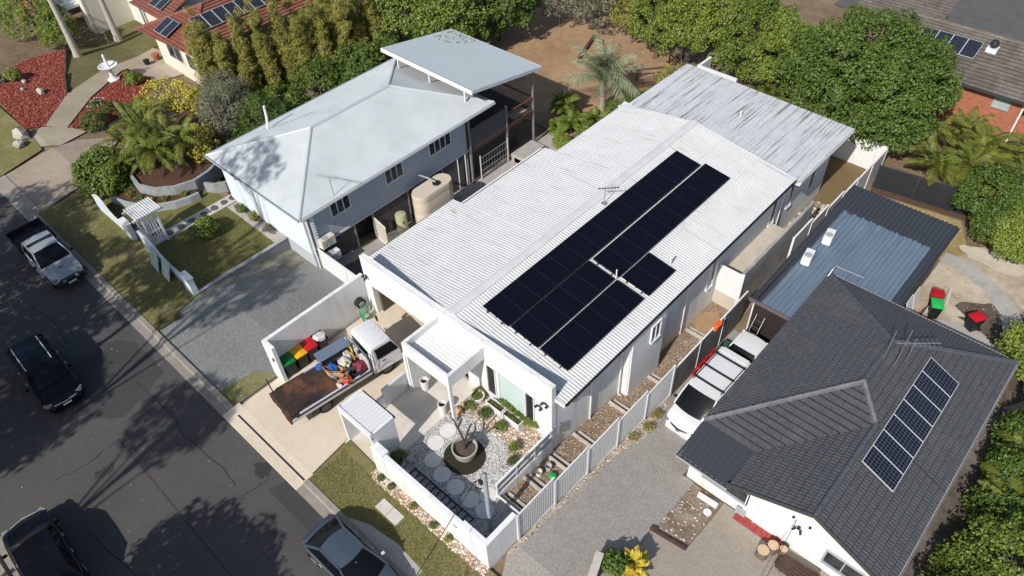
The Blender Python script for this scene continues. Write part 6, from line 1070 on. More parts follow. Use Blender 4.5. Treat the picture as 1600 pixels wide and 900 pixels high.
for i, (y, h_, mt) in enumerate(((33.2, 1.3, WHITEP), (34.3, 1.4, WHITEP), (35.4, 1.2, CREAM))):
    o = MB().obox((-3.35, y, G(y)+h_/2), (.04, .85, h_), 0, 0, -.25).build('leaning_board', mt); tag(o, '%s pale board leaning on the shed side wall' % ('nearest', 'middle', 'farthest')[i], 'board', 'boards leaning on the shed')
t = thing('low_block_wall', 'low block wall with timber cap beside the yellow croton', 'wall', (-6.9, 10.9, -.2)); MB().obox((-6.85, 10.75, G(10.7)+.28), (.28, 1.2, .65), .35).build('wall', M('brown_block', (.22, .16, .12), .85), t); MB().obox((-6.85, 10.75, G(10.7)+.63), (.34, 1.25, .05), .35).build('cap', WOOD, t)
# far left garden things
t = thing('garden_fountain', 'white tiered garden fountain with slim figure above the bowl', 'fountain', (-62.7, 17.7, G(17.7))); c_ = (-62.7, 17.7, G(17.7)); MB().lathe(c_, [(.48, 0), (.48, .12), (.30, .2), (.18, .4), (.16, .85), (.25, .98)], 20).build('pedestal', WHITEP, t, smooth=True); MB().lathe((c_[0], c_[1], c_[2]+.98), [(.2, 0), (.62, .16), (.78, .34), (.72, .36), (.5, .22), (.1, .2)], 26).build('bowl', WHITEP, t, smooth=True); MB().lathe((c_[0], c_[1], c_[2]+1.15), [(.14, 0), (.1, .3), (.13, .6), (.09, .8), (.11, .95), (.09, 1.08), (.02, 1.15)], 14).build('figure', WHITEP, t, smooth=True)
for x, y, h_, lab in ((-69.2, 17.6, 11, 'tall pale tapered pole left of the lawn'), (-70.6, 21.8, 11, 'tall pale tapered pole nearer the red roof')):
    o = thing('tall_palm', lab.replace('pole', 'palm trunk'), 'tree', (x, y, G(y)), group='bare palm trunks'); MB().tube([(x, y, G(y)-.1), (x, y, G(y)+.5), (x+.05, y, G(y)+3), (x, y, G(y)+h_)], [.42, .30, .24, .2], 14).build('trunk', GREYTRUNK if False else M('pale_trunk', (.40, .37, .33), .8, .15, 3), o, smooth=True)
t = thing('wire_fence', 'low grey wire fence before the dark carport', 'fence', (-74, 18.5, -1.6))
for i in range(9): x = -81+i*1.35; y = 18.2+.32*i; MB().tube([(x, y, G(y)-.1), (x, y, G(y)+1.1)], .03, 6).build('post', STEEL, t)
for z in (.5, 1.05): MB().tube([(-81, 18.2, G(18)+z), (-70.2, 20.8, G(20.8)+z)], .02, 5).build('rail', STEEL, t)
for i, (x, y, s, lab) in enumerate(((-63.6, 12.4, .9, 'pale grey ornament rock in the red mulch'), (-66.3, 12.2, .6, 'small pale rock among the mulch plants'), (-65.0, 11.6, .5, 'flat pale rock in the middle of the mulch'))): rock(lab, (x, y, G(y)+.03), (s, s*.7, s*.6), STONE, 40+i)
rock('grey boulder edging beside the garden steps, larger', (-57.3, 8.6, .1), (1.6, 1.1, .9), STONE, 50); rock('grey boulder edging beside the garden steps, smaller', (-56.2, 8.0, .1), (.9, .8, .6), STONE, 51)
t = thing('timber_edging', 'dark timber edging along the red mulch bed', 'edging', (-62, 14, -.7)); a_pts = [(-71.2, 17.55), (-66.0, 15.25), (-63.4, 14.25), (-62.4, 13.9)]
for p, q in zip(a_pts, a_pts[1:]): p, q = Vector((*p, 0)), Vector((*q, 0)); d = q-p; MB().obox(((p.x+q.x)/2, (p.y+q.y)/2, G((p.y+q.y)/2)+.08), (d.length, .12, .35), math.atan2(d.y, d.x)).build('edge', WOODD, t)
t = thing('patio_pot', 'terracotta pot on the flagstones by the cream wall', 'pot', (-64.2, 22.2, G(22))); MB().lathe((-64.2, 22.2, G(22)), [(.22, 0), (.34, .5), (.36, .5), (.36, .58), (.28, .58)], 18).build('pot', M('terracotta', (.33, .12, .06), .8), t, smooth=True); MB().lathe((-64.2, 22.2, G(22)+.5), [(.28, 0), (.02, .05)], 12).build('soil', BARK, t)
t = thing('patio_pot', 'small black pot on the flagstones', 'pot', (-64.0, 21.2, G(21))); MB().lathe((-64.0, 21.2, G(21)), [(.2, 0), (.27, .4), (.22, .4)], 16).build('pot', BLACK, t, smooth=True); MB().lathe((-64.0, 21.2, G(21)+.32), [(.22, 0), (.02, .03)], 12).build('soil', BARK, t)
t = thing('timber_rail', 'dark timber yard rail beyond the silver palm', 'fence', (-30, 46, -2.4)); 
for a, b in (((-31.6, 44.4), (-28.6, 48.0)), ((-33.9, 52.6), (-29.6, 50.2))):
    MB().tube([(a[0], a[1], G(a[1])+.9), (b[0], b[1], G(b[1])+.9)], .07, 6).build('rail', WOODD, t)
    for q in (0, .5, 1): x, y = a[0]+(b[0]-a[0])*q, a[1]+(b[1]-a[1])*q; MB().tube([(x, y, G(y)-.1), (x, y, G(y)+.95)], .07, 6).build('post', WOODD, t)
o = MB().obox((-36.6, 48.0, G(48)+.15), (.25, 4.2, .28), .35).build('fallen_log', WOODD); tag(o, 'dark log lying on the bare brown yard', 'log')

# ------------------------------------------------------------------ vegetation
RNG = np.random.default_rng(11)
def unit(a): return a/np.maximum(np.linalg.norm(a, axis=1, keepdims=True), 1e-6)
def leafmesh(name, C_, out, ln, wd, bias=.7, fold=True):
    "one small bent leaf quad at each point, facing roughly outwards"
    n = len(C_); nr = unit(out*bias+RNG.normal(size=(n, 3))*.42+np.array([.05, -.3, .6])); t = unit(np.cross(nr, RNG.normal(size=(n, 3)))); b = np.cross(nr, t)
    s = RNG.uniform(.65, 1.3, (n, 1)); V = np.empty((n, 4, 3)); V[:, 0] = C_-t*ln*s/2; V[:, 2] = C_+t*ln*s/2-nr*ln*.15; V[:, 1] = C_+b*wd*s/2+nr*ln*.06; V[:, 3] = C_-b*wd*s/2+nr*ln*.06
    me = bpy.data.meshes.new(name); me.vertices.add(4*n); me.vertices.foreach_set('co', V.reshape(-1)); me.loops.add(4*n); me.loops.foreach_set('vertex_index', np.arange(4*n, dtype=np.int32)); me.polygons.add(n); me.polygons.foreach_set('loop_start', np.arange(0, 4*n, 4, dtype=np.int32)); me.update(calc_edges=True); return me
def clump_pts(center, r, n, flat=.8):
    d = unit(RNG.normal(size=(n, 3))); rad = r*RNG.uniform(.45, 1.05, (n, 1))**.6; p = d*rad; p[:, 2] *= flat; return center+p, d
def crown_points(ells, nclump, nleaf, cr, lower=-.35):
    P = []; D = []; centers = []
    for (cx, cy, cz, rx, ry, rz_) in ells:
        k = int(nclump*max(.2, (rx*ry*rz_)**(2/3)/sum((e[3]*e[4]*e[5])**(2/3) for e in ells))); i = np.arange(k)+.5; ph = np.arccos(1-(1-lower)*i/k); th = math.pi*(1+5**.5)*i
        d = np.stack([np.cos(th)*np.sin(ph), np.sin(th)*np.sin(ph), np.cos(ph)], 1); d = unit(d+RNG.normal(size=d.shape)*.12); rad = RNG.uniform(.74, 1.06, (k, 1)); c_ = np.array([cx, cy, cz])+d*rad*np.array([rx, ry, rz_])
        for q, dd in zip(c_, d):
            r = cr*RNG.uniform(.6, 1.35); p, o = clump_pts(q, r, max(8, int(nleaf*(r/cr)**2))); P.append(p); D.append(unit(o+dd*.5)); centers.append(q)
    return np.concatenate(P), np.concatenate(D), centers
def tree(name, label, cat, base, ells, mat, nclump=90, nleaf=90, cr=.6, ln=.22, wd=.12, trunk=.2, group=None, bark=TRUNK, limbs=7, lower=-.35, stems=1):
    base = Vector(base); t = thing(name, label, cat, base, group=group); P, D, cs = crown_points(ells, nclump, nleaf, cr, lower)
    me = leafmesh('crown', P-np.array(base), D, ln, wd); link('crown', me, mat, t); m = MB(); top = Vector((np.mean([e[0] for e in ells]), np.mean([e[1] for e in ells]), np.mean([e[2] for e in ells])))
    for s in range(stems):
        jx = Vector((random.uniform(-.3, .3), random.uniform(-.3, .3), 0))*(stems > 1); m.tube([base+jx*.4, base.lerp(top, .35)+jx+Vector((.1, -.08, 0)), base.lerp(top, .75)+jx, top+jx], [trunk, trunk*.75, trunk*.5, trunk*.25], 8)
    for i in range(min(limbs, len(cs))):
        q = Vector(cs[(i*7919) % len(cs)]); a = base.lerp(top, random.uniform(.35, .8)); m.tube([a, a.lerp(q, .55)+Vector((0, 0, .15)), q], [trunk*.45, trunk*.28, trunk*.1], 6)
    m.build('trunk', bark, t, smooth=True); return t
def simple(name, label, cat, x, y, z, rx, ry, rz_, mat, nclump, nleaf, cr, ln, wd, trunk=.12, group=None, gz=None, **kw):
    return tree(name, label, cat, (x, y, G(y) if gz is None else gz), [(x, y, z, rx, ry, rz_)], mat, nclump, nleaf, cr, ln, wd, trunk, group, **kw)
# big tree behind the white house
tree('shade_tree', 'large dense dark green tree behind the weathered rear roof', 'tree', (-13.0, 49.6, G(49)), [(-13.6, 48.6, 2.6, 4.4, 4.0, 4.3), (-11.4, 49.2, 2.4, 3.4, 3.4, 3.7), (-16.4, 49.3, 1.6, 3.0, 3.0, 3.1), (-11.4, 48.2, .4, 2.9, 2.3, 2.5), (-14.6, 48.2, .7, 2.8, 2.2, 2.4)], L_DARK, 330, 260, .72, .17, .11, .35, limbs=14)
GC = 'bright conifer trees behind the house'
for i, (x, y, z, rx, rz_) in enumerate(((-31.0, 50.2, 1.6, 2.3, 4.0), (-28.2, 49.8, 1.8, 2.4, 4.2), (-25.6, 50.4, 1.7, 2.3, 4.1), (-22.9, 50.3, 1.5, 2.3, 3.9), (-20.4, 50.2, 1.0, 2.1, 3.4), (-18.2, 50.8, .5, 1.8, 2.9))):
    simple('conifer_tree', 'bright green conifer, %s from the left in the row behind the house' % ('first', 'second', 'third', 'fourth', 'fifth', 'sixth')[i], 'tree', x, y, z, rx, rx, rz_, (L_LIME, L_MID)[i % 2] if i not in (1, 2) else L_LIME, 95, 170, .55, .17, .085, .2, GC)
for i, (x, y, z, r_, mt, lab) in enumerate(((-48.6, 37.2, 1.4, 3.2, L_MID, 'broad green tree nearest the bamboo at the top'), (-44.2, 39.0, 1.4, 3.0, L_MID, 'green tree behind the pale skillion roof'), (-43.6, 44.2, .8, 3.0, L_DARK, 'dark tree beyond the bare yard'), (-52, 43, 1, 3.4, L_DARK, 'dark tree at the top edge behind the broad green one'))):
    simple('garden_tree', lab, 'tree', x, y, z, r_, r_, r_*.95, mt, 95, 170, .7, .24, .15, .2, 'trees at the top of the picture')
for i, (x, y, z, r_, mt, lab) in enumerate(((-41, 49.5, .5, 2.2, L_GREY, 'grey-green bush at the left end of the yard edge'), (-37.6, 50.8, .3, 2.2, L_GREY, 'grey-green bush in the middle of the yard edge'), (-34.2, 51.2, .1, 1.8, L_BAM, 'olive bush beside the timber rail'), (-31.6, 52.0, -.4, 1.6, L_GREY, 'small grey bush next to the conifers'), (-46, 52, .5, 2.8, L_DARK, 'dark bush at the far left of the yard edge'))):
    simple('yard_bush', lab, 'bush', x, y, z, r_, r_, r_, mt, 70, 70, .5, .22, .09, .1, 'bushes at the yard edge', limbs=10)
for i, (x, y) in enumerate(((-53.2, 22.4), (-52.4, 24.0), (-51.7, 25.4), (-51.0, 27.0), (-50.3, 28.6), (-49.7, 30.2), (-49.1, 31.8), (-48.6, 33.4), (-50.6, 31.4))):
    hh = random.uniform(4.4, 6.4); tree('bamboo_clump', 'bamboo clump, %s from the red roof corner in the hedge' % ('first', 'second', 'third', 'fourth', 'fifth', 'sixth', 'seventh', 'eighth', 'ninth')[i], 'bamboo', (x, y, G(y)), [(x+random.uniform(-1.1, 1.1), y+random.uniform(-1.0, 1.0), G(y)+hh*q*.58, .42, .42, hh*q*.6) for q in (1.15, 1.0, .95, .85, .75, .7, .6, .5)], L_BAM, 300, 50, .30, .30, .04, .035, 'bamboo hedge', stems=6, limbs=4, lower=-.9)
for i, (x, y, z, r_, lab) in enumerate(((-42.6, 18.2, -.1, 1.7, 'dark bush nearest the flue of the hipped house'), (-42.2, 21.6, -.3, 1.8, 'dark bush in the second place behind the hipped house'), (-42.4, 25.0, -.4, 1.9, 'dark bush in the third place behind the hipped house'), (-43.0, 28.4, -.2, 2.0, 'dark bush in the fourth place behind the hipped house'), (-44.6, 32.0, 0, 2.3, 'dark bush behind the corner of the skillion roof'), (-46.4, 23.2, -.4, 1.9, 'dark bush between grey tree and bamboo'), (-46.8, 27.2, -.4, 2.0, 'dark bush at the middle of the bamboo hedge'), (-47.0, 31.0, -.2, 2.0, 'dark bush at the far end of the bamboo hedge'))):
    simple('garden_bush', lab, 'bush', x, y, z, r_, r_, r_*.85, (L_DARK, L_DARK, L_MID)[i % 3], 50, 80, .5, .24, .1, .08, 'bushes behind the hipped house')
# yellow flowering shrub, grey tree, palms of the left garden
tree('flowering_shrub', 'wide shrub with yellow blossom beside the cream house', 'shrub', (-52.6, 17.6, G(17.6)), [(-52.8, 17.6, .3, 2.4, 2.2, 1.6), (-50.6, 18.6, .4, 1.8, 1.6, 1.5)], L_YEL, 75, 70, .42, .16, .09, .1, bark=GREYTRUNK, limbs=18); tree('flowering_shrub', 'small shrub with yellow blossom near the hipped roof corner', 'shrub', (-44.4, 16.3, .6), [(-44.2, 16.0, 1.7, 1.1, 1.0, .8), (-43.2, 15.2, 1.4, .6, .6, .5)], L_YEL, 28, 60, .34, .15, .09, .08, bark=GREYTRUNK, limbs=12, gz=None) if False else tree('flowering_shrub', 'small shrub with yellow blossom near the hipped roof corner', 'shrub', (-44.4, 16.3, .6), [(-44.2, 16.0, 1.7, 1.1, 1.0, .8), (-43.2, 15.2, 1.4, .6, .6, .5)], L_YEL, 28, 60, .34, .15, .09, .08, bark=GREYTRUNK, limbs=12)
for i, (x, y, z, r_, lab) in enumerate(((-47.0, 19.4, 1.0, 1.9, 'grey-green fine-leaved tree beside the hipped roof'), (-49.2, 20.6, .8, 1.8, 'grey-green tree between yellow shrub and bamboo'), (-44.4, 20.6, .6, 1.7, 'dark grey tree against the hidden side of the hipped house'))): simple('fine_leaf_tree', lab, 'tree', x, y, z, r_, r_, r_, (L_GREY, L_GREY, L_DARK)[i], 70, 80, .45, .26, .045, .1, 'grey trees of the left garden', limbs=12, bark=GREYTRUNK)
simple('round_bush', 'dense round green bush at the verge beside the tan driveway', 'bush', -46.9, 10.1, .9, 1.75, 1.65, 1.5, L_MID, 150, 90, .36, .15, .10, .12, gz=0)
simple('garden_tree', 'leafy green tree at the top left corner', 'tree', -75.2, 17.0, .9, 2.7, 2.4, 2.4, L_LIME, 120, 80, .5, .3, .06, .2); simple('garden_tree', 'drooping green tree over the end of the red mulch', 'tree', -71.6, 17.6, .2, 1.5, 1.4, 1.9, L_LIME, 70, 70, .4, .3, .06, .1)
for i, (x, y, z, r_, mt, lab) in enumerate(((-67.4, 11.9, .1, .55, L_LIME, 'bright small bush in the red mulch'), (-56.9, 14.2, -.1, .9, L_DARK, 'dark bush with white flowers beside the red mulch path'), (-55.6, 13.0, -.2, .9, L_DARK, 'low dark plant at the garden step'), (-61.0, 18.6, -1.0, .6, L_LIME, 'small bright bush beside the fountain'), (-54.3, 15.6, -.2, 1.1, L_DARK, 'dark bush below the yellow shrub'), (-67.8, 10.8, -.1, .5, L_GREY, 'small grey plant in the red mulch'))): simple('garden_bush', lab, 'bush', x, y, z, r_, r_, r_*.8, mt, 30, 50, .22, .14, .07, .04, 'small bushes of the far garden')
pebbles('white_flowers', wobble(-56.9, 14.2, .8, .8, 12, 3), .45, 40, .07, .12, WHITEP, 'white flowers on the dark bush', 'flowers', 12)
pebbles('mulch_chips', [(-58.3, 9.2), (-63.9, 9.5), (-69, 11.2), (-71, 14.2), (-71.2, 17.5), (-66.0, 15.2), (-63.4, 14.2), (-62.3, 13.8), (-57.9, 10.4)], lambda y: G(y)+.03, 3500, .08, .2, PEB('mulch_chip', [(0, (.10, .02, .014)), (.6, (.27, .05, .03)), (1, (.38, .13, .09))]), 'loose red chips of the mulch bed', 'mulch', 13)
pebbles('mulch_chips', [(-56.5, 11.5), (-60.3, 14.8), (-63.9, 19.4), (-60.4, 20.2), (-57.4, 17.0), (-55.4, 13.6)], lambda y: G(y)+.03, 1500, .08, .2, MATS.get('x') or bpy.data.materials['mulch_chip'], 'loose red chips of the narrow mulch bed', 'mulch', 14)
# palms
def frond_mesh(L_, drop, width, n=36, droop=.35, seed=1, lw=.03):
    rr = np.random.default_rng(seed); m = MB(); P = []
    for i in range(n+1):
        u = i/n; P.append(Vector((L_*(u-.12*u*u*drop), 0, L_*(.55*u-.95*drop*u*u))))
    for i in range(2, n+1):
        u = i/n; d = (P[i]-P[i-1]).normalized(); w = width*math.sin(math.pi*min(1, .12+u*.86))**.7
        for s in (-1, 1):
            a = P[i]; tip = a+Vector((.55*w*d.x, s*w*rr.uniform(.85, 1.1), -droop*w*rr.uniform(.6, 1.4)+.55*w*d.z)); mid = a.lerp(tip, .5)+Vector((0, 0, .06*w)); q = d*lw
            m.add([a-q*.6, a+q*.6, mid+q, tip, mid-q], [(0, 1, 2, 4), (4, 2, 3)])
    m.tube(P, [.035*(1-.8*i/n) for i in range(n+1)], 4); return m.mesh('frond')
def palm(label, x, y, z0, h, n, L_, mat, seeds, tr=.12, group='palms', stems=1, width=.42, drop=.6, up=(10, 70), name='palm', bark=GREYTRUNK, cat='palm', droop=.45, lw=.03):
    t = thing(name, label, cat, (x, y, z0), group=group); rr = random.Random(seeds); meshes = [frond_mesh(L_*k, drop*q, width*k, seed=seeds+j, droop=droop, lw=lw) for j, (k, q) in enumerate(((1, 1), (.85, .7), (1.1, 1.25)))]
    for me in meshes: me.materials.append(mat)
    for s in range(stems):
        ox, oy = (rr.uniform(-.6, .6), rr.uniform(-.6, .6)) if stems > 1 else (0, 0); hh = h*rr.uniform(.7, 1.05) if stems > 1 else h; top = Vector((ox*1.6, oy*1.6, hh))
        MB().tube([(ox*.4, oy*.4, -.1), (ox, oy, hh*.5), top], [tr, tr*.85, tr*.8], 10).build('trunk', bark, t, local=True, smooth=True)
        for i in range(n):
            a = 2.4*i+rr.uniform(-.3, .3); e_ = R(rr.uniform(*up)); link('frond', meshes[i % 3], None, t, top, (0, -(e_-R(28)), a))
    return t
palm('silver feathery palm standing alone in the bare yard', -29.6, 41.0, G(41), 2.4, 28, 3.9, L_SILV, 5, .28, width=.62, drop=.8, up=(22, 105), name='silver_palm', lw=.03, droop=.8)
for i, (x, y, z, h, s, lab) in enumerate(((-47.0, 13.6, .7, 1.7, 3, 'golden cane palm left of the others in the raised bed'), (-44.4, 13.8, .75, 1.8, 3, 'golden cane palm nearest the hipped roof in the raised bed'), (-49.6, 13.4, -.5, 2.0, 2, 'golden cane palm beside the tan driveway'), (-45.6, 12.3, .7, 1.2, 3, 'golden cane palm at the front of the raised bed'), (-52.0, 15.0, -.8, 2.0, 2, 'golden cane palm beneath the yellow shrub'))): palm(lab, x, y, z, h, 9, 2.1, L_PALM, 20+i, .06, 'golden cane palms, left garden', s, .38, .75, (15, 85))
for i, (x, y, h, s, lab) in enumerate(((-7.2, 47.6, 2.2, 3, 'cane palm nearest the large dark tree'), (-5.2, 47.4, 2.4, 3, 'cane palm in front of the brick wall'), (-3.6, 47.2, 2.2, 3, 'cane palm right of the brick wall'), (-2.6, 51.0, 2.6, 3, 'cane palm at the right edge by the brick house'), (-8.6, 50.4, 2.2, 2, 'cane palm half behind the large dark tree'), (-6.6, 51.8, 2.0, 2, 'cane palm against the brick wall'), (-.8, 49.0, 2.3, 3, 'cane palm touching the right picture edge'), (-4.4, 49.4, 2.4, 3, 'cane palm in the middle of the right clump'))): palm(lab, x, y, G(y), h, 10, 2.3, L_PALM, 60+i, .07, 'cane palms before the brick house', s, .42, .7, (10, 80))
for i, (x, y, lab) in enumerate(((-19.6, 48.6, 'palm tuft below the conifers, left one'), (-17.6, 48.4, 'palm tuft below the conifers, right one'), (-16.0, 47.6, 'palm tuft nearest the large dark tree'))): palm(lab, x, y, G(y), 1.6, 10, 2.0, L_PALM, 80+i, .07, 'palm tufts below the conifers', 2, .4, .7, (10, 80))
for i, (x, y, z, r_, mt, lab) in enumerate(((-31.2, 38.4, -1.5, .8, L_MID, 'green bush below the silver palm, left'), (-29.6, 37.6, -1.8, .5, L_LIME, 'lime spiky bush below the silver palm'), (-28.0, 37.0, -1.7, .6, L_MID, 'green bush against the white roof eave'), (-27.0, 39.5, -1.2, 1.3, L_DARK, 'dark bush behind the white roof eave'), (-28.6, 35.0, -1.9, .5, L_LIME, 'yellow-green low plants beside the concrete steps'), (-26.0, 41.5, -1.0, 1.4, L_DARK, 'dark bush at the corner of the rear roof'), (-26.4, 45.8, -1.2, 1.5, L_BAM, 'olive bush by the timber rail end'), (-24.6, 46.8, -1.0, 1.3, L_MID, 'green bush before the conifers'))): simple('yard_bush', lab, 'bush', x, y, z, r_, r_, r_*.9, mt, 34, 60, .3, .3, .05, .05, 'bushes round the silver palm')
for i, (x, y, lab) in enumerate(((-30.9, 38.0, 'small green palm left of the silver palm'), (-29.3, 36.8, 'small green palm at the concrete steps'), (-27.9, 37.9, 'small green palm against the white roof eave'), (-30.2, 36.2, 'small spiky palm nearest the deck post'))): palm(lab, x, y, G(y), (1.0, .7, .9, .4)[i], 16, (1.5, 1.3, 1.4, .9)[i], (L_PALM, L_MID)[i % 2], 120+i, .09, 'small palms by the deck', 1, .34, .7, (10, 85))
for i, (x, y, z, r_, mt, lab) in enumerate(((-3.2, 45.6, -.6, 1.9, L_DARK, 'dark bush overhanging the straw grass'), (-1.6, 43.6, -.8, 1.6, L_DARK, 'dark bush behind the lime tree'), (-.7, 42.9, -.4, 1.5, L_LIME, 'bright lime tree at the right edge above the path'), (2.9, 33.6, .0, 1.6, L_LIME, 'bright lime tree at the right edge beside the dirt yard'), (4.6, 30.4, -.3, 1.2, L_LIME, 'lime bush at the rear corner of the grey roof'), (5.6, 22.2, -.3, 2.1, L_MID, 'large green shrub at the lower right corner'), (4.7, 19.2, -.6, 1.5, L_MID, 'green shrub with pink blossom at the bottom right'), (6.3, 26.0, -.1, 1.9, L_DARK, 'green shrub on the right edge'), (1.0, 47, -.5, 2.2, L_DARK, 'dark tree outside the right edge'), (4.5, 24.2, -.9, 1.1, L_DARK, 'dark low shrub beside the large green shrub'), (4.4, 26.8, -.8, 1.2, L_DARK, 'dark low shrub beside the right palms'), (4.0, 29.0, -.9, 1.0, L_DARK, 'dark low shrub near the rear roof corner'), (4.1, 21.0, -.9, .9, L_MID, 'green low shrub beside the pink blossom'))): simple('edge_tree', lab, 'tree', x, y, z, r_, r_, r_*.95, mt, 90, 120, .46, .15, .08, .12, 'trees and shrubs along the right edge')
for i, (x, y, lab) in enumerate(((5.3, 25.4, 'dark palm beside the shaded strip, nearer'), (5.2, 28.2, 'dark palm beside the shaded strip, farther'))): palm(lab, x, y, G(y), 1.4, 10, 1.9, L_PALM, 90+i, .07, 'palms on the right edge', 2, .38, .7, (5, 75))
pebbles('pink_flowers', wobble(4.5, 19.0, .35, .35, 10, 5), .75, 60, .12, .22, PINK, 'pink blossom on the shrub at the bottom right', 'flowers', 15)
for o in [q for q in bpy.data.objects if q.name.startswith('tall_palm')]:
    fm_ = frond_mesh(2.3, .8, .4, seed=77); fm_.materials.append(L_PALM)
    for i in range(14): link('frond', fm_, None, o, (0, 0, 10.9), (0, -R(10+(i*37) % 60-28), 2.4*i))
# small plants of the near gardens
simple('lawn_shrub', 'single rounded green shrub on the raised lawn', 'shrub', -37.25, 11.7, .55, .72, .7, .62, L_MID, 40, 60, .22, .14, .09, .05, gz=0)
palm('yellow croton with long leaves beside the aggregate driveway', -5.85, 12.0, G(12), .35, 26, .75, L_CROT, 7, .05, 'driveway plants', 1, .16, .5, (25, 95), name='croton', cat='shrub', lw=.05); simple('green_shrub', 'dark green shrub left of the yellow croton', 'shrub', -6.45, 11.5, .1, .55, .5, .4, L_DARK, 30, 50, .2, .12, .07, .04, gz=G(11.5)); palm('second yellow croton tuft by the croton', -5.6, 11.5, G(11.5), .25, 18, .6, L_CROT, 9, .04, 'driveway plants', 1, .14, .5, (25, 95), name='croton', cat='shrub', lw=.05)
for i, (x, y, r_, mt, lab) in enumerate(((-16.22, 13.62, .25, L_MID, 'green plant in the white round pot'), (-16.15, 13.05, .26, L_MID, 'round green tuft beside the orange rock'), (-15.3, 13.2, .34, L_DARK, 'dark grassy tuft in front of the planter boxes'), (-14.2, 13.15, .28, L_MID, 'small green tuft below the right planter box'), (-13.0, 12.75, .26, L_MID, 'green plant at the end of the planter boxes'), (-12.55, 12.1, .25, L_DARK, 'dark tuft beside the garden screen'), (-16.4, 13.95, .25, L_BAM, 'straw coloured plant at the porch corner'))): simple('garden_plant', lab, 'plant', x, y, .3, r_*.8, r_*.8, r_*.6, mt, 12, 30, .12, .18, .025, .02, 'plants in the tan pebble bed', gz=.02)
for i, (x, w_) in enumerate(((-15.15, .4), (-14.1, .4))): simple('garden_plant', 'sparse green plant in the %s planter box' % ('left', 'right')[i], 'plant', x, 13.82, .38, .3, .1, .07, L_MID, 7, 12, .08, .1, .025, .01, 'plants in the planter boxes', gz=.3)
m_ = [(-15.0+.25*i, 14.1, .55+.1*math.sin(i)) for i in range(9)]
tree('grass_row', 'row of soft green grasses under the frosted window', 'plant', (-14.0, 14.1, .02), [(x, y, z-.15, .22, .05, .3) for x, y, z in m_], L_MID, 50, 30, .12, .24, .02, .01, limbs=0)
for i, x in enumerate((-16.45, -15.75, -14.35, -13.05, -12.15)): simple('border_plant', 'small tuft in the verge pebbles, %s from the hut' % ('first', 'second', 'third', 'fourth', 'fifth')[i], 'plant', x, 7.78, .2, (.14, .13, .12, .16, .13)[i], .13, .12, (L_DARK, L_DARK, L_BAM, L_DARK, L_BAM)[i], 9, 26, .07, .08, .04, .01, 'tufts along the front wall', gz=.11)
simple('pot_plant', 'spiky dark plant in the pot behind the front wall', 'plant', -16.35, 8.75, .75, .32, .32, .25, L_DARK, 14, 30, .14, .3, .03, .02, gz=.4)
for i, (x, y, lab) in enumerate(((-37.6, 14.3, 'weedy shrub in the pale pebble bed near the path'), (-36.2, 14.35, 'brown tuft in the middle of the pale pebble bed'), (-34.6, 14.3, 'weedy tuft in the pale pebble bed near the retaining wall'))): simple('bed_plant', lab, 'plant', x, y, .25, .4, .25, .25, (L_MID, L_BAM, L_GREY)[i], 12, 40, .15, .12, .05, .02, 'plants in the pale pebble bed', gz=.02)
for i, (x, y) in enumerate(((-44.2, 10.3), (-43.4, 10.5), (-42.6, 10.9), (-42.0, 11.6), (-41.5, 12.6), (-40.6, 14.7))): simple('bed_plant', 'low plant in the curved bed, %s from the arbour side' % ('first', 'second', 'third', 'fourth', 'fifth', 'sixth')[i], 'plant', x, y, .45, .24, .24, .15, (L_BAM, L_LIME)[i % 2], 8, 30, .1, .12, .04, .02, 'low plants of the curved bed', gz=.35)
for i, (x, y) in enumerate(((-9.75, 17.6), (-9.6, 18.6), (-9.75, 19.6))): simple('weed_tuft', 'yellowish weed tuft along the fence, %s from the street' % ('first', 'second', 'third')[i], 'plant', x, y, G(y)+.08, .2, .3, .1, L_BAM, 8, 18, .12, .3, .02, .01, 'weeds along the picket fence')
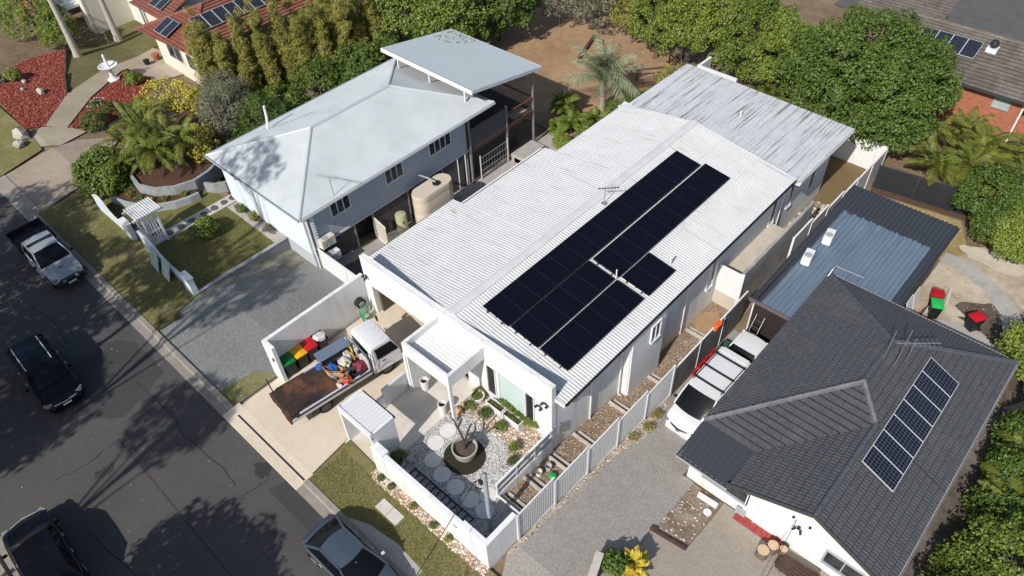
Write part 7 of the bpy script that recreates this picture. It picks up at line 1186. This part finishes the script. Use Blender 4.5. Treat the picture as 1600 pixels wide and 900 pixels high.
# grass blades over the verges and lawns
def blades(name, polys, n, label, mat, h=.055, z=.095):
    P = []
    for (x0, x1, y0, y1) in polys: P.append(np.stack([RNG.uniform(x0, x1, n), RNG.uniform(y0, y1, n), np.full(n, z)], 1))
    P = np.concatenate(P); P = P[~((np.abs(P[:, 0]+14.95) < .7) & (np.abs(P[:, 1]-6.97) < .3)) & ~((P[:, 0] > -19.1) & (P[:, 0] < -11.9) & (P[:, 1] < np.interp(P[:, 0], [-19, -16.2, -15.2, -13.6, -12], [5.6, 5.62, 6.05, 6.28, 6.18]))) & ~((P[:, 0] < -17.0) & (P[:, 0] > -20) & (P[:, 1] > 7.9))]; k = len(P); a = RNG.uniform(0, 6.28, k); d = np.stack([np.cos(a), np.sin(a), np.zeros(k)], 1)*.018; tip = P+np.stack([RNG.normal(0, .05, k), RNG.normal(0, .05, k), RNG.uniform(.4, 1.2, k)*h], 1)
    V = np.empty((k, 3, 3)); V[:, 0] = P-d; V[:, 1] = P+d; V[:, 2] = tip; me = bpy.data.meshes.new(name); me.vertices.add(3*k); me.vertices.foreach_set('co', V.reshape(-1)); me.loops.add(3*k); me.loops.foreach_set('vertex_index', np.arange(3*k, dtype=np.int32)); me.polygons.add(k); me.polygons.foreach_set('loop_start', np.arange(0, 3*k, 3, dtype=np.int32)); me.update(calc_edges=True); o = link(name, me, mat); return tag(o, label, 'grass', kind='stuff')
L_GRASS = LEAF('leaf_grass', [(0, (.17, .18, .05)), (.5, (.21, .205, .065)), (1, (.34, .29, .15))], .3)
blades('verge_grass_blades', [(-18.85, -9.6, 5.62, 7.56), (-47.3, -33.0, 5.65, 8.4), (-32.9, -32.3, 5.65, 7.0)], 9000, 'short patchy grass on the street verges', L_GRASS); blades('lawn_grass_blades', [(-38.7, -33.5, 8.9, 13.8), (-45, -40, 8.9, 9.4)], 8000, 'short grass of the raised lawn', L_GRASS, z=.012)
# street trees on the far side of the road (they stand outside the picture and shade the road)
GS = 'street trees across the road'
def street_tree(label, x, y, z, r_, n=60, rz_=None, mat=L_EUC): return tree('street_tree', label, 'tree', (x, y, .05), [(x, y, z, r_, r_, rz_ or r_*.8), (x+r_*.5, y+.5, z+r_*.4, r_*.6, r_*.6, r_*.5)], mat, n, 60, .75, 0.34, .16, .16, GS, lower=-.8, bark=GREYTRUNK)
street_tree('street tree across the road, opposite the black station wagon', -31.8, -14.2, 9.4, 3.6, 150); street_tree('street tree across the road, opposite the ute', -38.6, -8.2, 6.6, 3.8, 130); street_tree('tall street tree across the road, farthest from the camera', -45.5, -8.0, 9.0, 4.2, 110); street_tree('low street tree across the road, nearest the camera', -18.0, -8.2, 5.6, 2.8, 130); street_tree('tall thin street tree across the road, opposite the driveway', -23.9, -11.9, 12.8, 1.8, 30); street_tree('tall street tree across the road, opposite the gravel driveway', -29.6, -7.2, 14.4, 2.4, 30); street_tree('tall street tree across the road, opposite the arbour', -35.2, -7.4, 12.4, 3.4, 90); street_tree('low street tree across the road, nearer the corner', -15.5, -8.8, 6.0, 2.4, 110); street_tree('tallest street tree across the road', -32.8, -4.8, 20.5, 1.8, 14)
